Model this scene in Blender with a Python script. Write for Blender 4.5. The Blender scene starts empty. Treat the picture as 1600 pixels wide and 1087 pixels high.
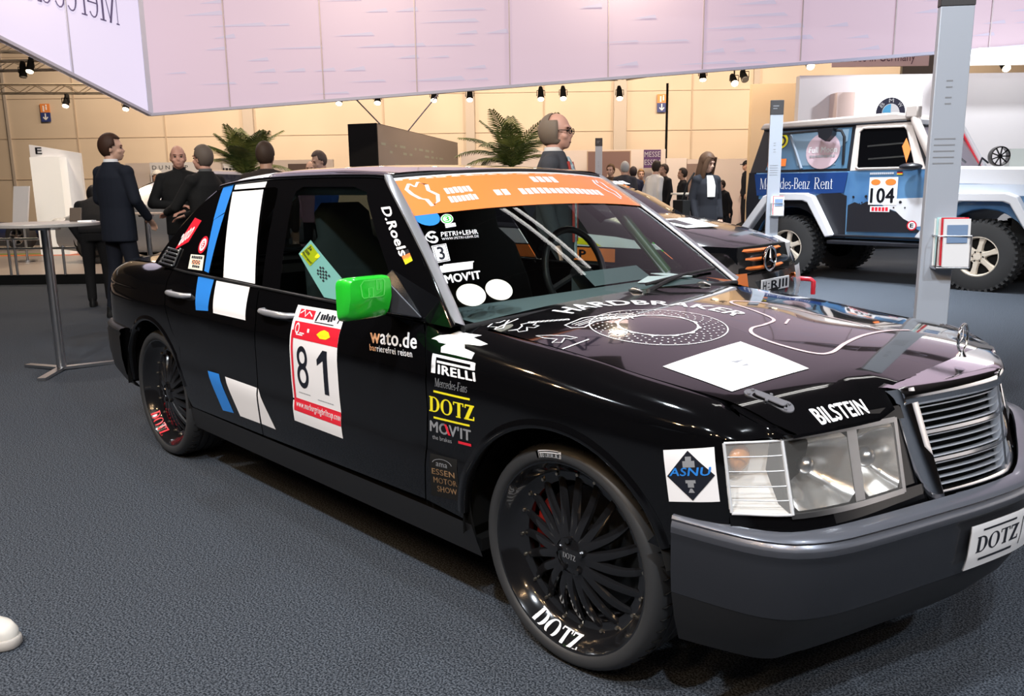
import bpy, bmesh, math, random
from math import pi, sin, cos, radians as R_
from mathutils import Vector, Matrix, geometry
SC = bpy.context.scene
COL = SC.collection
random.seed(7)

# ------------------------------------------------------------------ camera
CAM = Vector((1.40837, -2.34172, 1.30492))
FPX, YAW, PIT, ROLL = 1301.355, 2.37235566, -0.193954266, -0.0135794
F = Vector((cos(YAW), sin(YAW), 0)); RT = Vector((sin(YAW), -cos(YAW), 0))   # ground directions: away from the camera, to its right
_d = Vector((cos(YAW)*cos(PIT), sin(YAW)*cos(PIT), sin(PIT)))
_r = _d.cross(Vector((0, 0, 1))).normalized(); _u = _r.cross(_d)
_r2 = cos(ROLL)*_r+sin(ROLL)*_u; _u2 = -sin(ROLL)*_r+cos(ROLL)*_u
cd = bpy.data.cameras.new('camera'); cam = bpy.data.objects.new('camera', cd); COL.objects.link(cam)
cd.sensor_fit = 'HORIZONTAL'; cd.sensor_width = 36; cd.lens = 36*FPX/1600; cd.clip_start = .05; cd.clip_end = 200
m = Matrix.Identity(4)
for i in range(3): m[i][0], m[i][1], m[i][2], m[i][3] = _r2[i], _u2[i], -_d[i], CAM[i]
cam.matrix_world = m
SC.camera = cam

# ------------------------------------------------------------------ world, exposure, lamps
vs = SC.view_settings
vs.view_transform = 'Standard'; vs.look = 'None'; vs.gamma = 1; vs.use_curve_mapping = False; vs.exposure = 0
W = bpy.data.worlds.new('hall_air'); SC.world = W; W.use_nodes = True
bg = W.node_tree.nodes['Background']; bg.inputs[0].default_value = (.34, .30, .27, 1); bg.inputs[1].default_value = .22
def ground(d, l, z=0):                      # metres ahead of the camera, metres to its right, height
    v = CAM+F*d+RT*l; return Vector((v.x, v.y, z))
def lamp(name, loc, power, color, size, aim=None, spread=pi):
    L = bpy.data.lights.new(name, 'AREA'); L.energy = power; L.color = color; L.shape = 'DISK'; L.size = size; L.spread = spread
    o = bpy.data.objects.new(name, L); COL.objects.link(o); o.location = loc
    if aim is not None: o.rotation_euler = (Vector(aim)-Vector(loc)).to_track_quat('-Z', 'Y').to_euler()
    return o
COOL = (.86, .93, 1.0); WARM = (1.0, .77, .56); NEUT = (1.0, .9, .78)
for x, y, z, p, c, s in ((3.0, -4.1, 6.2, 290, COOL, .3), (.2, -4.3, 6.2, 300, COOL, .3), (-3.8, -4.2, 6.2, 105, COOL, .3), (5.4, -1.2, 6.0, 230, COOL, .3),
                         (2.0, .6, 6.2, 60, COOL, .3), (-2.2, .2, 6.4, 60, COOL, .3), (-6.0, -1.5, 6.2, 90, NEUT, .3)):
    lamp('hall_lamp', (x, y, z), p, c, .24, (x*.6-.2, y*.45, 0.3))
for x, y, z, p in ((2.6, -5.2, 4.6, 26), (.8, -6.4, 4.9, 26), (-1.8, -5.6, 4.6, 26), (4.4, -4.0, 4.6, 26), (-4.0, -4.6, 4.8, 40), (3.6, -2.2, 4.8, 24), (-3.4, -2.6, 4.4, 36), (1.2, -4.4, 4.2, 20), (-.6, -3.8, 4.2, 20)):
    lamp('spot_warm', (x, y, z), p, (1.0, .66, .36), .12, (x*.5-.6, y*.3, .4))        # the stand's small warm spots
for x, y, p in ((-3.2, 6.2, 190), (1.5, 6.6, 50), (-3.0, 7.9, 90)):        # over the cars behind, narrow beams
    lamp('car_lamp', (x, y, 5.6), p, COOL, .35, (x, y, 0), R_(72))
for l in (-13, -8, -3, 3, 8, 14):           # warm wash along the far hall wall
    lamp('wall_washer', ground(27, l, 7.2), 540, WARM, .6, ground(34, l*1.1, 3.2))
for d, l, p in ((12.5, -6.5, 170), (14, -2.5, 170), (15, 2.0, 170), (13.5, -9.5, 150), (18, 5, 200), (18.8, -7.5, 170), (18.8, -1, 170), (18.6, 3.6, 170)):
    lamp('stand_lamp', ground(d, l, 6.0), p, (1.0, .80, .58), .4, ground(d+1.5, l, .5))
lamp('reflect_wall_lamp', ground(3, 6.5, 5.4), 260, NEUT, .5, ground(3, 10.5, 1.4), R_(120))  # added lamp, lights the unseen wall that chrome and headlamps reflect
lamp('booth_lamp', ground(12.0, 9.0, 5.2), 190, (.95, .97, 1.0), .5, ground(14.5, 7.5, 2.0))
# ------------------------------------------------------------------ materials
def mat(name, col, rough=.5, metal=0, coat=0, emit=None, es=1, spec=.5, trans=0, alpha=1):
    m = bpy.data.materials.new(name); m.use_nodes = True; b = m.node_tree.nodes['Principled BSDF']
    b.inputs['Base Color'].default_value = (*col, 1); b.inputs['Roughness'].default_value = rough; b.inputs['Metallic'].default_value = metal
    b.inputs['Coat Weight'].default_value = coat; b.inputs['Coat Roughness'].default_value = .03; b.inputs['Specular IOR Level'].default_value = spec
    if emit: b.inputs['Emission Color'].default_value = (*emit, 1); b.inputs['Emission Strength'].default_value = es
    if trans: b.inputs['Transmission Weight'].default_value = trans
    m.diffuse_color = (*col, 1)
    return m
def noisy(m, c1, c2, scale, detail=4, bump=0, coord='Object', bscale=None, stretch=None):
    nt = m.node_tree; b = nt.nodes['Principled BSDF']
    tc = nt.nodes.new('ShaderNodeTexCoord'); n = nt.nodes.new('ShaderNodeTexNoise'); n.inputs['Scale'].default_value = scale; n.inputs['Detail'].default_value = detail
    src = tc.outputs[coord]
    if stretch:
        mp = nt.nodes.new('ShaderNodeMapping'); mp.inputs['Scale'].default_value = stretch; nt.links.new(src, mp.inputs[0]); src = mp.outputs[0]
    nt.links.new(src, n.inputs['Vector'])
    r = nt.nodes.new('ShaderNodeValToRGB'); r.color_ramp.elements[0].color = (*c1, 1); r.color_ramp.elements[1].color = (*c2, 1)
    r.color_ramp.elements[0].position = .35; r.color_ramp.elements[1].position = .65
    nt.links.new(n.outputs['Fac'], r.inputs[0]); nt.links.new(r.outputs[0], b.inputs['Base Color'])
    if bump:
        n2 = nt.nodes.new('ShaderNodeTexNoise'); n2.inputs['Scale'].default_value = bscale or scale; nt.links.new(src, n2.inputs['Vector'])
        bp = nt.nodes.new('ShaderNodeBump'); bp.inputs['Strength'].default_value = bump; bp.inputs['Distance'].default_value = .01
        nt.links.new(n2.outputs['Fac'], bp.inputs['Height']); nt.links.new(bp.outputs[0], b.inputs['Normal'])
    return m
def glassy(name, tint, ior=1.5, boost=1.0):
    m = bpy.data.materials.new(name); m.use_nodes = True; nt = m.node_tree; nt.nodes.clear()
    o = nt.nodes.new('ShaderNodeOutputMaterial'); mx = nt.nodes.new('ShaderNodeMixShader'); t = nt.nodes.new('ShaderNodeBsdfTransparent'); g = nt.nodes.new('ShaderNodeBsdfGlossy'); lw = nt.nodes.new('ShaderNodeLayerWeight'); pw = nt.nodes.new('ShaderNodeMath'); f = nt.nodes.new('ShaderNodeMath')
    t.inputs[0].default_value = (*tint, 1); g.inputs['Roughness'].default_value = .01; lw.inputs[0].default_value = .5; pw.operation = 'POWER'; pw.inputs[1].default_value = 5; f.operation = 'MULTIPLY_ADD'; f.inputs[1].default_value = .95; f.inputs[2].default_value = ((ior-1)/(ior+1))**2*boost
    nt.links.new(lw.outputs['Facing'], pw.inputs[0]); nt.links.new(pw.outputs[0], f.inputs[0])      # the same from both faces of a pane
    nt.links.new(f.outputs[0], mx.inputs[0]); nt.links.new(t.outputs[0], mx.inputs[1]); nt.links.new(g.outputs[0], mx.inputs[2]); nt.links.new(mx.outputs[0], o.inputs[0])
    return m
M = {}
def mm(k, *a, **kw): M[k] = mat(k, *a, **kw); return M[k]
mm('black_paint', (.0025, .0025, .003), .10, coat=1, spec=.08); mm('black_plastic', (.012, .012, .013), .45); mm('matt_black', (.008, .008, .008), .85, spec=.2)
mm('rim_black', (.008, .008, .009), .14, coat=.6); mm('rubber', (.032, .033, .035), .5); mm('tread', (.026, .026, .027), .7); mm('lit_edge_grey', (.15, .16, .19), .30, metal=.5, coat=.3)
mm('chrome', (.88, .88, .90), .09, metal=1); mm('steel', (.55, .55, .56), .28, metal=1); mm('alu', (.52, .53, .55), .32, metal=1); mm('trim_grey', (.46, .47, .50), .30, metal=.6)
mm('bumper_grey', (.024, .026, .032), .26, coat=.25, metal=.2); mm('slat_grey', (.42, .45, .50), .3, metal=.25)
mm('white_vinyl', (.86, .86, .88), .3); mm('blue_vinyl', (.03, .23, .72), .3); mm('red_vinyl', (.72, .02, .04), .3); mm('yellow_vinyl', (.90, .78, .02), .35)
mm('dark_ink', (.01, .012, .02), .4); mm('grey_ink', (.26, .27, .29), .4); mm('bronze_ink', (.30, .18, .09), .4); mm('orange_vinyl', (.95, .24, .06), .3); mm('peach_ink', (.80, .42, .22), .4)
mm('bright_vinyl', (.93, .93, .95), .22); mm('green_paint', (.02, .55, .03), .25, coat=.5); mm('green_line', (.12, .75, .12), .3); mm('pale_board', (.50, .78, .80), .35)
mm('cream_vinyl', (.86, .85, .72), .35); mm('paper', (.90, .90, .91), .6); mm('pink_line', (.80, .60, .62), .35)
mm('red_caliper', (.30, .012, .006), .35); mm('rivet', (.55, .48, .38), .3, metal=1); mm('disc_metal', (.05, .05, .05), .4, metal=.8)
mm('seat_cloth', (.016, .017, .019), .9); mm('dash', (.10, .13, .135), .7); mm('cage', (.22, .23, .23), .4); mm('cage_green', (.02, .06, .02), .35)
mm('skin', (.56, .30, .21), .5); mm('skin_pale', (.66, .40, .30), .5); mm('lens_clear', (.60, .61, .63), .15, spec=.6)
mm('reflector', (.72, .70, .67), .20, metal=.85); mm('lock_grey', (.13, .13, .145), .42); mm('amber', (.65, .27, .07), .25); mm('frost_back', (.80, .78, .74), .35)
M['glass'] = glassy('tinted_glass', (.58, .71, .67)); M['lamp_glass'] = glassy('lamp_glass', (.93, .93, .93)); M['screen_glass'] = glassy('windscreen_glass', (.82, .90, .88)); M['dark_glass'] = glassy('smoked_glass', (.16, .17, .18))

def frosty(name, tint, k):
    m = glassy(name, tint); nt = m.node_tree; o = [n for n in nt.nodes if n.type == 'OUTPUT_MATERIAL'][0]; src = o.inputs[0].links[0].from_socket
    d = nt.nodes.new('ShaderNodeBsdfDiffuse'); d.inputs[0].default_value = (.85, .84, .82, 1); mx = nt.nodes.new('ShaderNodeMixShader'); mx.inputs[0].default_value = k
    nt.links.new(src, mx.inputs[1]); nt.links.new(d.outputs[0], mx.inputs[2]); nt.links.new(mx.outputs[0], o.inputs[0]); return m
M['frost_glass'] = frosty('frosted_lens', (.95, .95, .95), .20); M['lamp_glass'] = frosty('lamp_lens_glass', (.95, .95, .95), .05)
# ------------------------------------------------------------------ mesh helpers
class MB:
    def __init__(s): s.v = []; s.f = []; s.mi = []; s.cur = 0
    def add(s, vs, fs, M_=None):
        b = len(s.v)
        for v in vs:
            v = Vector(v)
            s.v.append(M_ @ v if M_ else v)
        for f in fs: s.f.append([i+b for i in f]); s.mi.append(s.cur)
        return s
    def box(s, c, d, rot=None, M_=None):
        x, y, z = d[0]/2, d[1]/2, d[2]/2
        vs = [(i*x, j*y, k*z) for i in (-1, 1) for j in (-1, 1) for k in (-1, 1)]
        T = Matrix.Translation(c)
        if rot: T = T @ Matrix.Rotation(rot[2], 4, 'Z') @ Matrix.Rotation(rot[1], 4, 'Y') @ Matrix.Rotation(rot[0], 4, 'X')
        if M_: T = M_ @ T
        return s.add(vs, [(0, 1, 3, 2), (4, 6, 7, 5), (0, 4, 5, 1), (2, 3, 7, 6), (0, 2, 6, 4), (1, 5, 7, 3)], T)
    def bar(s, a, b, w, h, up=(0, 0, 1)):        # a rectangular bar from a to b
        a, b = Vector(a), Vector(b); z = (b-a); L = z.length; z.normalize(); x = Vector(up).cross(z)
        if x.length < 1e-4: x = Vector((1, 0, 0)).cross(z)
        x.normalize(); y = z.cross(x)
        T = Matrix([[x[i], y[i], z[i], ((a+b)/2)[i]] for i in range(3)]+[[0, 0, 0, 1]])
        return s.box((0, 0, 0), (w, h, L), None, T)
    def tube(s, pts, r, n=10, cap=True):
        pts = [Vector(p) for p in pts]; rs = r if isinstance(r, (list, tuple)) else [r]*len(pts)
        t0 = (pts[1]-pts[0]).normalized(); x = t0.orthogonal().normalized(); rings = []
        for i, p in enumerate(pts):
            t = (pts[min(i+1, len(pts)-1)]-pts[max(i-1, 0)]).normalized()
            x = (x-t*x.dot(t)).normalized(); y = t.cross(x)
            rings.append([p+(x*cos(2*pi*k/n)+y*sin(2*pi*k/n))*rs[i] for k in range(n)])
        return s.loft(rings, True, cap)
    def cyl(s, a, b, r0, r1=None, n=16, cap=True): return s.tube([a, b], [r0, r0 if r1 is None else r1], n, cap)
    def loft(s, rings, close=True, cap=False, M_=None):
        n = len(rings[0]); vs = [p for r in rings for p in r]; fs = []
        for i in range(len(rings)-1):
            for k in range(n if close else n-1):
                a, b = i*n+k, i*n+(k+1) % n; fs.append((a, b, b+n, a+n))
        if cap: fs.append(tuple(reversed(range(n)))); fs.append(tuple(range((len(rings)-1)*n, len(rings)*n)))
        return s.add(vs, fs, M_)
    def lathe(s, prof, n=48, M_=None, close=False):   # prof (r, y): turned about the y axis
        rings = [[(r*cos(2*pi*k/n), y, r*sin(2*pi*k/n)) for k in range(n)] for r, y in prof]
        if close: rings.append(rings[0])
        return s.loft(rings, True, False, M_)
    def ball(s, c, r, n=12, m_=8, M_=None):
        r = r if isinstance(r, (tuple, list)) else (r, r, r); c = Vector(c); vs = [c+Vector((0, 0, -r[2]))]
        for i in range(1, m_):
            a = -pi/2+pi*i/m_
            for k in range(n): vs.append(c+Vector((r[0]*cos(a)*cos(2*pi*k/n), r[1]*cos(a)*sin(2*pi*k/n), r[2]*sin(a))))
        vs.append(c+Vector((0, 0, r[2]))); fs = []
        for k in range(n): fs.append((0, 1+(k+1) % n, 1+k))
        for i in range(m_-2):
            for k in range(n): a = 1+i*n+k; b = 1+i*n+(k+1) % n; fs.append((a, b, b+n, a+n))
        l = len(vs)-1; o = 1+(m_-2)*n
        for k in range(n): fs.append((o+k, o+(k+1) % n, l))
        return s.add(vs, fs, M_)
    def prism(s, poly, a, b, fn):                  # polygon (p, q) swept between depths a and b through fn(p, q, depth)
        n = len(poly); vs = [fn(p, q, a) for p, q in poly]+[fn(p, q, b) for p, q in poly]
        tris = geometry.tessellate_polygon([[Vector((p, q, 0)) for p, q in poly]])
        fs = [tuple(t) for t in tris]+[tuple(reversed([i+n for i in t])) for t in tris]+[(i, (i+1) % n, (i+1) % n+n, i+n) for i in range(n)]
        return s.add(vs, fs)
    def build(s, name, mats, parent=None, smooth=30, bevel=0, weld=False):
        me = bpy.data.meshes.new(name); me.from_pydata([tuple(v) for v in s.v], [], s.f)
        if not isinstance(mats, (list, tuple)): mats = [mats]
        for x in mats: me.materials.append(x)
        if len(mats) > 1: me.polygons.foreach_set('material_index', s.mi)
        bm = bmesh.new(); bm.from_mesh(me)
        if weld: bmesh.ops.remove_doubles(bm, verts=bm.verts, dist=1e-5)
        bmesh.ops.recalc_face_normals(bm, faces=bm.faces)
        bm.to_mesh(me); bm.free()
        if smooth:
            me.shade_smooth(); me.set_sharp_from_angle(angle=R_(smooth))
        o = bpy.data.objects.new(name, me); COL.objects.link(o)
        if parent: o.parent = parent
        if bevel:
            b = o.modifiers.new('bevel', 'BEVEL'); b.width = bevel; b.segments = 2; b.limit_method = 'ANGLE'; b.angle_limit = R_(40)
        return o
def tag(o, label=None, cat=None, group=None, kind=None):
    for k, v in (('label', label), ('category', cat), ('group', group), ('kind', kind)):
        if v: o[k] = v
    return o
def thing(name, label, cat, loc=(0, 0, 0), rz=0, group=None):
    o = bpy.data.objects.new(name, None); COL.objects.link(o); o.location = loc; o.rotation_euler = (0, 0, rz); o.empty_display_size = .2
    return tag(o, label, cat, group)
def dup(root, loc=None, rz=None, label=None):
    r = root.copy(); COL.objects.link(r)
    if loc is not None: r.location = loc
    if rz is not None: r.rotation_euler = (0, 0, rz)
    if label: r['label'] = label
    for ch in list(root.children):
        c = ch.copy(); COL.objects.link(c); c.parent = r
        for g in list(ch.children):
            d = g.copy(); COL.objects.link(d); d.parent = c
    return r
def struct(o): o['kind'] = 'structure'; return o

# ---- flat drawings (2-D triangles) laid onto curved surfaces
def fill(polys):
    """polys: outline then holes, (u, v) points -> vertices, triangles"""
    pts = [p for q in polys for p in q]
    tri = geometry.tessellate_polygon([[Vector((a, b, 0)) for a, b in q] for q in polys])
    return pts, [tuple(t) for t in tri]
def text2d(body, bold=0, shear=0, res=3, spacing=1):
    if bold:                                                 # heavier strokes: the outline laid over itself, shifted
        v, f = text2d(body, 0, shear, res, spacing*1.06); return merge2d(*[([(a+dx, c+dy) for a, c in v], f) for dx, dy in ((-bold, 0), (bold, 0), (0, bold*.6), (0, -bold*.6))])
    cu = bpy.data.curves.new('t', 'FONT'); cu.body = body; cu.resolution_u = res; cu.shear = shear; cu.fill_mode = 'FRONT'; cu.space_character = spacing
    o = bpy.data.objects.new('t', cu); COL.objects.link(o)
    dg = bpy.context.evaluated_depsgraph_get(); me = o.evaluated_get(dg).to_mesh()
    v = [(p.co.x, p.co.y) for p in me.vertices]; f = [tuple(p.vertices) for p in me.polygons]
    o.evaluated_get(dg).to_mesh_clear(); bpy.data.objects.remove(o); bpy.data.curves.remove(cu)
    return v, f
def norm2d(vf, box=None):
    v, f = vf; xs = [p[0] for p in v]; ys = [p[1] for p in v]
    x0, x1, y0, y1 = box or (min(xs), max(xs), min(ys), max(ys))
    return [((p[0]-x0)/(x1-x0), (p[1]-y0)/(y1-y0)) for p in v], f
def merge2d(*l):
    V, Fc = [], []
    for v, f in l:
        b = len(V); V += list(v); Fc += [tuple(i+b for i in t) for t in f]
    return V, Fc
def place2d(vf, x0, y0, x1, y1):                # unit square -> rectangle
    v, f = vf; return [(x0+(x1-x0)*a, y0+(y1-y0)*b) for a, b in v], f
def ring2d(cx, cy, r0, r1, n=40, a0=0, a1=2*pi, ry=1):
    V, Fc = [], []
    for i in range(n+1):
        a = a0+(a1-a0)*i/n; V += [(cx+r0*cos(a), cy+r0*sin(a)*ry), (cx+r1*cos(a), cy+r1*sin(a)*ry)]
    for i in range(n): Fc.append((2*i, 2*i+1, 2*i+3, 2*i+2))
    return V, Fc
def disc2d(cx, cy, r, n=24, ry=1): return fill([[(cx+r*cos(2*pi*k/n), cy+r*sin(2*pi*k/n)*ry) for k in range(n)]])
def rect2d(x0, y0, x1, y1): return [(x0, y0), (x1, y0), (x1, y1), (x0, y1)], [(0, 1, 2, 3)]
def line2d(pts, w, closed=False):
    V, Fc = [], []; P = [Vector(p) for p in pts]; n = len(P)
    for i in range(n):
        a = P[(i-1) % n] if (closed or i > 0) else P[i]; b = P[(i+1) % n] if (closed or i < n-1) else P[i]
        t = (b-a); t = t.normalized() if t.length > 1e-9 else Vector((1, 0)); nn = Vector((-t.y, t.x))*w/2
        V += [tuple(P[i]+nn), tuple(P[i]-nn)]
    for i in range(n if closed else n-1):
        j = (i+1) % n; Fc.append((2*i, 2*i+1, 2*j+1, 2*j))
    return V, Fc
def sheet(name, vf, fm, mats, parent=None, cuts=(.08, .08), off=0, thick=0, mirror=False, both=False):
    """lay a flat (u, v) drawing onto the surface fm(u, v) -> (x, y, z); the surface's own normals are used for shading"""
    v, f = vf; me = bpy.data.meshes.new(name)
    bm = bmesh.new(); bv = [bm.verts.new((a, b, 0)) for a, b in v]
    for t in f:
        try: bm.faces.new([bv[i] for i in t])
        except ValueError: pass
    bmesh.ops.remove_doubles(bm, verts=bm.verts, dist=1e-6)
    for ax in (0, 1):
        if not cuts[ax]: continue
        lo = min(p[ax] for p in v); hi = max(p[ax] for p in v); n = int((hi-lo)/cuts[ax])+1
        for i in range(1, n):
            c = lo+(hi-lo)*i/n; co = (c, 0, 0) if ax == 0 else (0, c, 0); no = (1, 0, 0) if ax == 0 else (0, 1, 0)
            bmesh.ops.bisect_plane(bm, geom=bm.verts[:]+bm.edges[:]+bm.faces[:], plane_co=co, plane_no=no, dist=1e-6)
    bm.verts.ensure_lookup_table()
    uv = [(q.co.x, q.co.y) for q in bm.verts]; P, N = [], []
    for a, b in uv:
        e = 2e-3; p = Vector(fm(a, b)); du = Vector(fm(a+e, b))-Vector(fm(a-e, b)); dv = Vector(fm(a, b+e))-Vector(fm(a, b-e))
        n = du.cross(dv)
        n = n.normalized() if n.length > 1e-12 else Vector((0, 0, 1))
        P.append(p); N.append(n)
    s = sum((n.dot(p-Vector((-1.4, 0, .6))) for n, p in zip(N, P)))
    if s < 0: N = [-n for n in N]
    faces = [[q.index for q in fc.verts] for fc in bm.faces]; bm.free()
    for fc in faces:
        a, b, c = P[fc[0]], P[fc[1]], P[fc[2]]
        if (b-a).cross(c-a).dot(N[fc[0]]) < 0: fc.reverse()
    V = [p+n*off for p, n in zip(P, N)]; nv = len(V); NN = list(N); FF = list(faces)
    if thick:
        V += [p+n*(off-thick) for p, n in zip(P, N)]; NN += [-n for n in N]
        FF += [[i+nv for i in reversed(fc)] for fc in faces]
        cnt = {}
        for fc in faces:
            for i in range(len(fc)):
                e = (fc[i], fc[(i+1) % len(fc)]); cnt[e] = 1
        for (a, b) in [e for e in cnt if (e[1], e[0]) not in cnt]: FF.append([b, a, a+nv, b+nv])
    if both:
        k = len(V); V += [Vector((p.x, -p.y, p.z)) for p in V]; NN += [Vector((n.x, -n.y, n.z)) for n in NN]
        FF += [[i+k for i in reversed(fc)] for fc in FF]
    if mirror:
        V = [Vector((p.x, -p.y, p.z)) for p in V]; NN = [Vector((n.x, -n.y, n.z)) for n in NN]; FF = [list(reversed(fc)) for fc in FF]
    me.from_pydata([tuple(p) for p in V], [], FF)
    if not isinstance(mats, (list, tuple)): mats = [mats]
    for x in mats: me.materials.append(x)
    me.shade_smooth(); me.normals_split_custom_set_from_vertices([tuple(n) for n in NN])
    o = bpy.data.objects.new(name, me); COL.objects.link(o)
    if parent: o.parent = parent
    return o
def quadmap(vf, q):                             # unit square -> quad (tl, tr, br, bl) in surface coordinates
    tl, tr, br, bl = [Vector(c) for c in q]; v, f = vf
    return [tuple((bl*(1-a)+br*a)*(1-b)+(tl*(1-a)+tr*a)*b) for a, b in v], f
# ---- a small roman (serif) face for the lettering that needs one: strokes on a unit em
def _arc(cx, cy, rx, ry, a0, a1, w0, w1, n=14):
    V, Fc = [], []
    for i in range(n+1):
        a = R_(a0+(a1-a0)*i/n); k = abs(cos(a)); w = w1*(1-k)+w0*k
        V += [(cx+rx*cos(a), cy+ry*sin(a)), (cx+(rx-w)*cos(a), cy+(ry-w1)*sin(a))]
    for i in range(n): Fc.append((2*i, 2*i+1, 2*i+3, 2*i+2))
    return V, Fc
def serif(body, heavy=.13, thin=.035, gap=.05):
    H, T = heavy, thin; out = []; x = 0
    def bar(x0, y0, x1, y1): return rect2d(x0, y0, x1, y1)
    def dia(x0, y0, x1, y1, w): return [(x0, y0), (x0+w, y0), (x1+w, y1), (x1, y1)], [(0, 1, 2, 3)]
    for ch in body:
        p = []; w = .5; X = .66
        if ch == 'M': p = [bar(.06, 0, .06+T, 1), dia(.40, 0, .06, 1, H), dia(.40, 0, .74, 1, T*1.3), bar(.74, 0, .74+H, 1), bar(0, 0, .16, T), bar(.66, 0, .95, T), bar(0, 1-T, .14, 1), bar(.78, 1-T, .95, 1)]; w = .95
        elif ch == 'e': p = [_arc(.25, X/2, .25, X/2, 0, 320, H*.8, T), bar(.06, X*.5, .49, X*.5+T)]; w = .5
        elif ch == 'r': p = [bar(.06, 0, .06+H*.8, X), bar(0, 0, .26, T), _arc(.24, X-.16, .14, .16, 40, 180, T, T*1.6), disc2d(.33, X-.08, .05)]; w = .38
        elif ch == 'c': p = [_arc(.25, X/2, .25, X/2, 50, 315, H*.8, T), disc2d(.40, X-.12, .055)]; w = .46
        elif ch == 'd': p = [_arc(.25, X/2, .25, X/2, 0, 360, H*.8, T), bar(.42, 0, .42+H*.8, 1), bar(.34, 1-T, .5, 1), bar(.45, 0, .6, T)]; w = .6
        elif ch == 's': p = [_arc(.18, X*.74, .17, X*.26, 30, 270, H*.7, T*1.4), _arc(.18, X*.26, .18, X*.28, -150, 90, H*.7, T*1.4)]; w = .38
        elif ch == '-': p = [bar(.04, .28, .28, .28+H*.6)]; w = .32
        elif ch == 'B': p = [bar(.06, 0, .06+H, 1), bar(0, 0, .35, T), bar(0, 1-T, .33, 1), _arc(.32, .26, .28, .26, -90, 90, H, T), _arc(.30, .76, .24, .24, -90, 90, H, T), bar(.1, .5, .34, .5+T)]; w = .62
        elif ch == 'n': p = [bar(.06, 0, .06+H*.8, X), bar(0, 0, .22, T), bar(.36, 0, .36+H*.8, X*.7), bar(.3, 0, .53, T), _arc(.27, X*.66, .19, X*.34, 0, 180, H*.8, T)]; w = .55
        elif ch == 'z': p = [bar(.03, X-T, .42, X), bar(0, 0, .42, T), dia(0, 0, .30, X, H)]; w = .45
        elif ch == 'R': p = [bar(.06, 0, .06+H, 1), bar(0, 0, .28, T), bar(0, 1-T, .33, 1), _arc(.32, .75, .26, .25, -90, 90, H, T), bar(.1, .5, .34, .5+T), dia(.52, 0, .24, .5, H), bar(.5, 0, .72, T)]; w = .72
        elif ch == 't': p = [bar(.08, .04, .08+H*.8, .86), bar(0, X-T, .28, X), bar(.1, 0, .28, T)]; w = .3
        elif ch == 'F': p = [bar(.06, 0, .06+H, 1), bar(0, 0, .28, T), bar(0, 1-T, .5, 1), bar(.1, .5, .4, .5+T), bar(.47, .8, .5, 1)]; w = .54
        elif ch == 'a': p = [_arc(.2, .19, .2, .19, 0, 360, H*.6, T), bar(.32, 0, .32+H*.8, .5), _arc(.24, .46, .18, .2, 0, 150, H*.6, T)]; w = .48
        elif ch == 'D': p = [bar(.06, 0, .06+H, 1), bar(0, 0, .35, T), bar(0, 1-T, .35, 1), _arc(.32, .5, .44, .5, -90, 90, H, T)]; w = .8
        elif ch == 'O': p = [_arc(.42, .5, .42, .52, 0, 360, H, T, 28)]; w = .86
        elif ch == 'T': p = [bar(.30, 0, .30+H, 1), bar(.2, 0, .53, T), bar(0, 1-T, .72, 1), bar(0, .78, T, 1), bar(.72-T, .78, .72, 1)]; w = .74
        elif ch == 'Z': p = [bar(.03, 1-T*1.4, .66, 1), bar(0, 0, .68, T*1.4), dia(0, 0, .66-H*1.25, 1, H*1.25), bar(.03, .76, .03+T, 1), bar(.68-T, 0, .68, .26)]; w = .7
        q = merge2d(*p) if p else ([], [])
        out.append(([(a+x, b) for a, b in q[0]], q[1])); x += w+gap
    return merge2d(*out)
def dotz2d(bars=True):                          # wheel maker's word mark: four roman capitals between two rules
    t = norm2d(serif('DOTZ', .20, .075, .03))
    if not bars: return t
    return merge2d(place2d(t, 0, .22, 1, .78), rect2d(.10, .93, .90, 1), rect2d(.10, 0, .90, .07))
def pirelli2d():                                # tyre maker's mark: the P's long bowl over the other letters
    P = line2d([(.045, 0), (.045, .95)], .09), rect2d(0, .86, .97, 1), rect2d(.13, .58, .97, .70), rect2d(.90, .60, 1, .98), rect2d(.0, 0, .10, 1)
    return merge2d(*P, place2d(norm2d(text2d('IRELLI', .035)), .155, 0, 1, .50))
import math
def lerp(t,pts):
    if t<=pts[0][0]: a,b=pts[0],pts[1]
    elif t>=pts[-1][0]: a,b=pts[-2],pts[-1]
    else:
        for a,b in zip(pts,pts[1:]):
            if t<=b[0]: break
    k=(t-a[0])/(b[0]-a[0]); k=min(max(k,0),1)
    return a[1]+(b[1]-a[1])*k
def spl(t,pts):
    # monotone-ish cubic through points, clamped at the ends
    n=len(pts)
    if t<=pts[0][0]: return pts[0][1]+(t-pts[0][0])*(pts[1][1]-pts[0][1])/(pts[1][0]-pts[0][0])
    if t>=pts[-1][0]: return pts[-1][1]+(t-pts[-1][0])*(pts[-1][1]-pts[-2][1])/(pts[-1][0]-pts[-2][0])
    i=0
    while t>pts[i+1][0]: i+=1
    def slope(j):
        if j==0: return (pts[1][1]-pts[0][1])/(pts[1][0]-pts[0][0])
        if j==n-1: return (pts[-1][1]-pts[-2][1])/(pts[-1][0]-pts[-2][0])
        d0=(pts[j][1]-pts[j-1][1])/(pts[j][0]-pts[j-1][0]); d1=(pts[j+1][1]-pts[j][1])/(pts[j+1][0]-pts[j][0])
        return 0 if d0*d1<=0 else 2*d0*d1/(d0+d1)
    x0,y0=pts[i];x1,y1=pts[i+1];h=x1-x0;u=(t-x0)/h
    m0,m1=slope(i)*h,slope(i+1)*h
    return y0*(2*u**3-3*u*u+1)+m0*(u**3-2*u*u+u)+y1*(3*u*u-2*u**3)+m1*(u**3-u*u)
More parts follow.
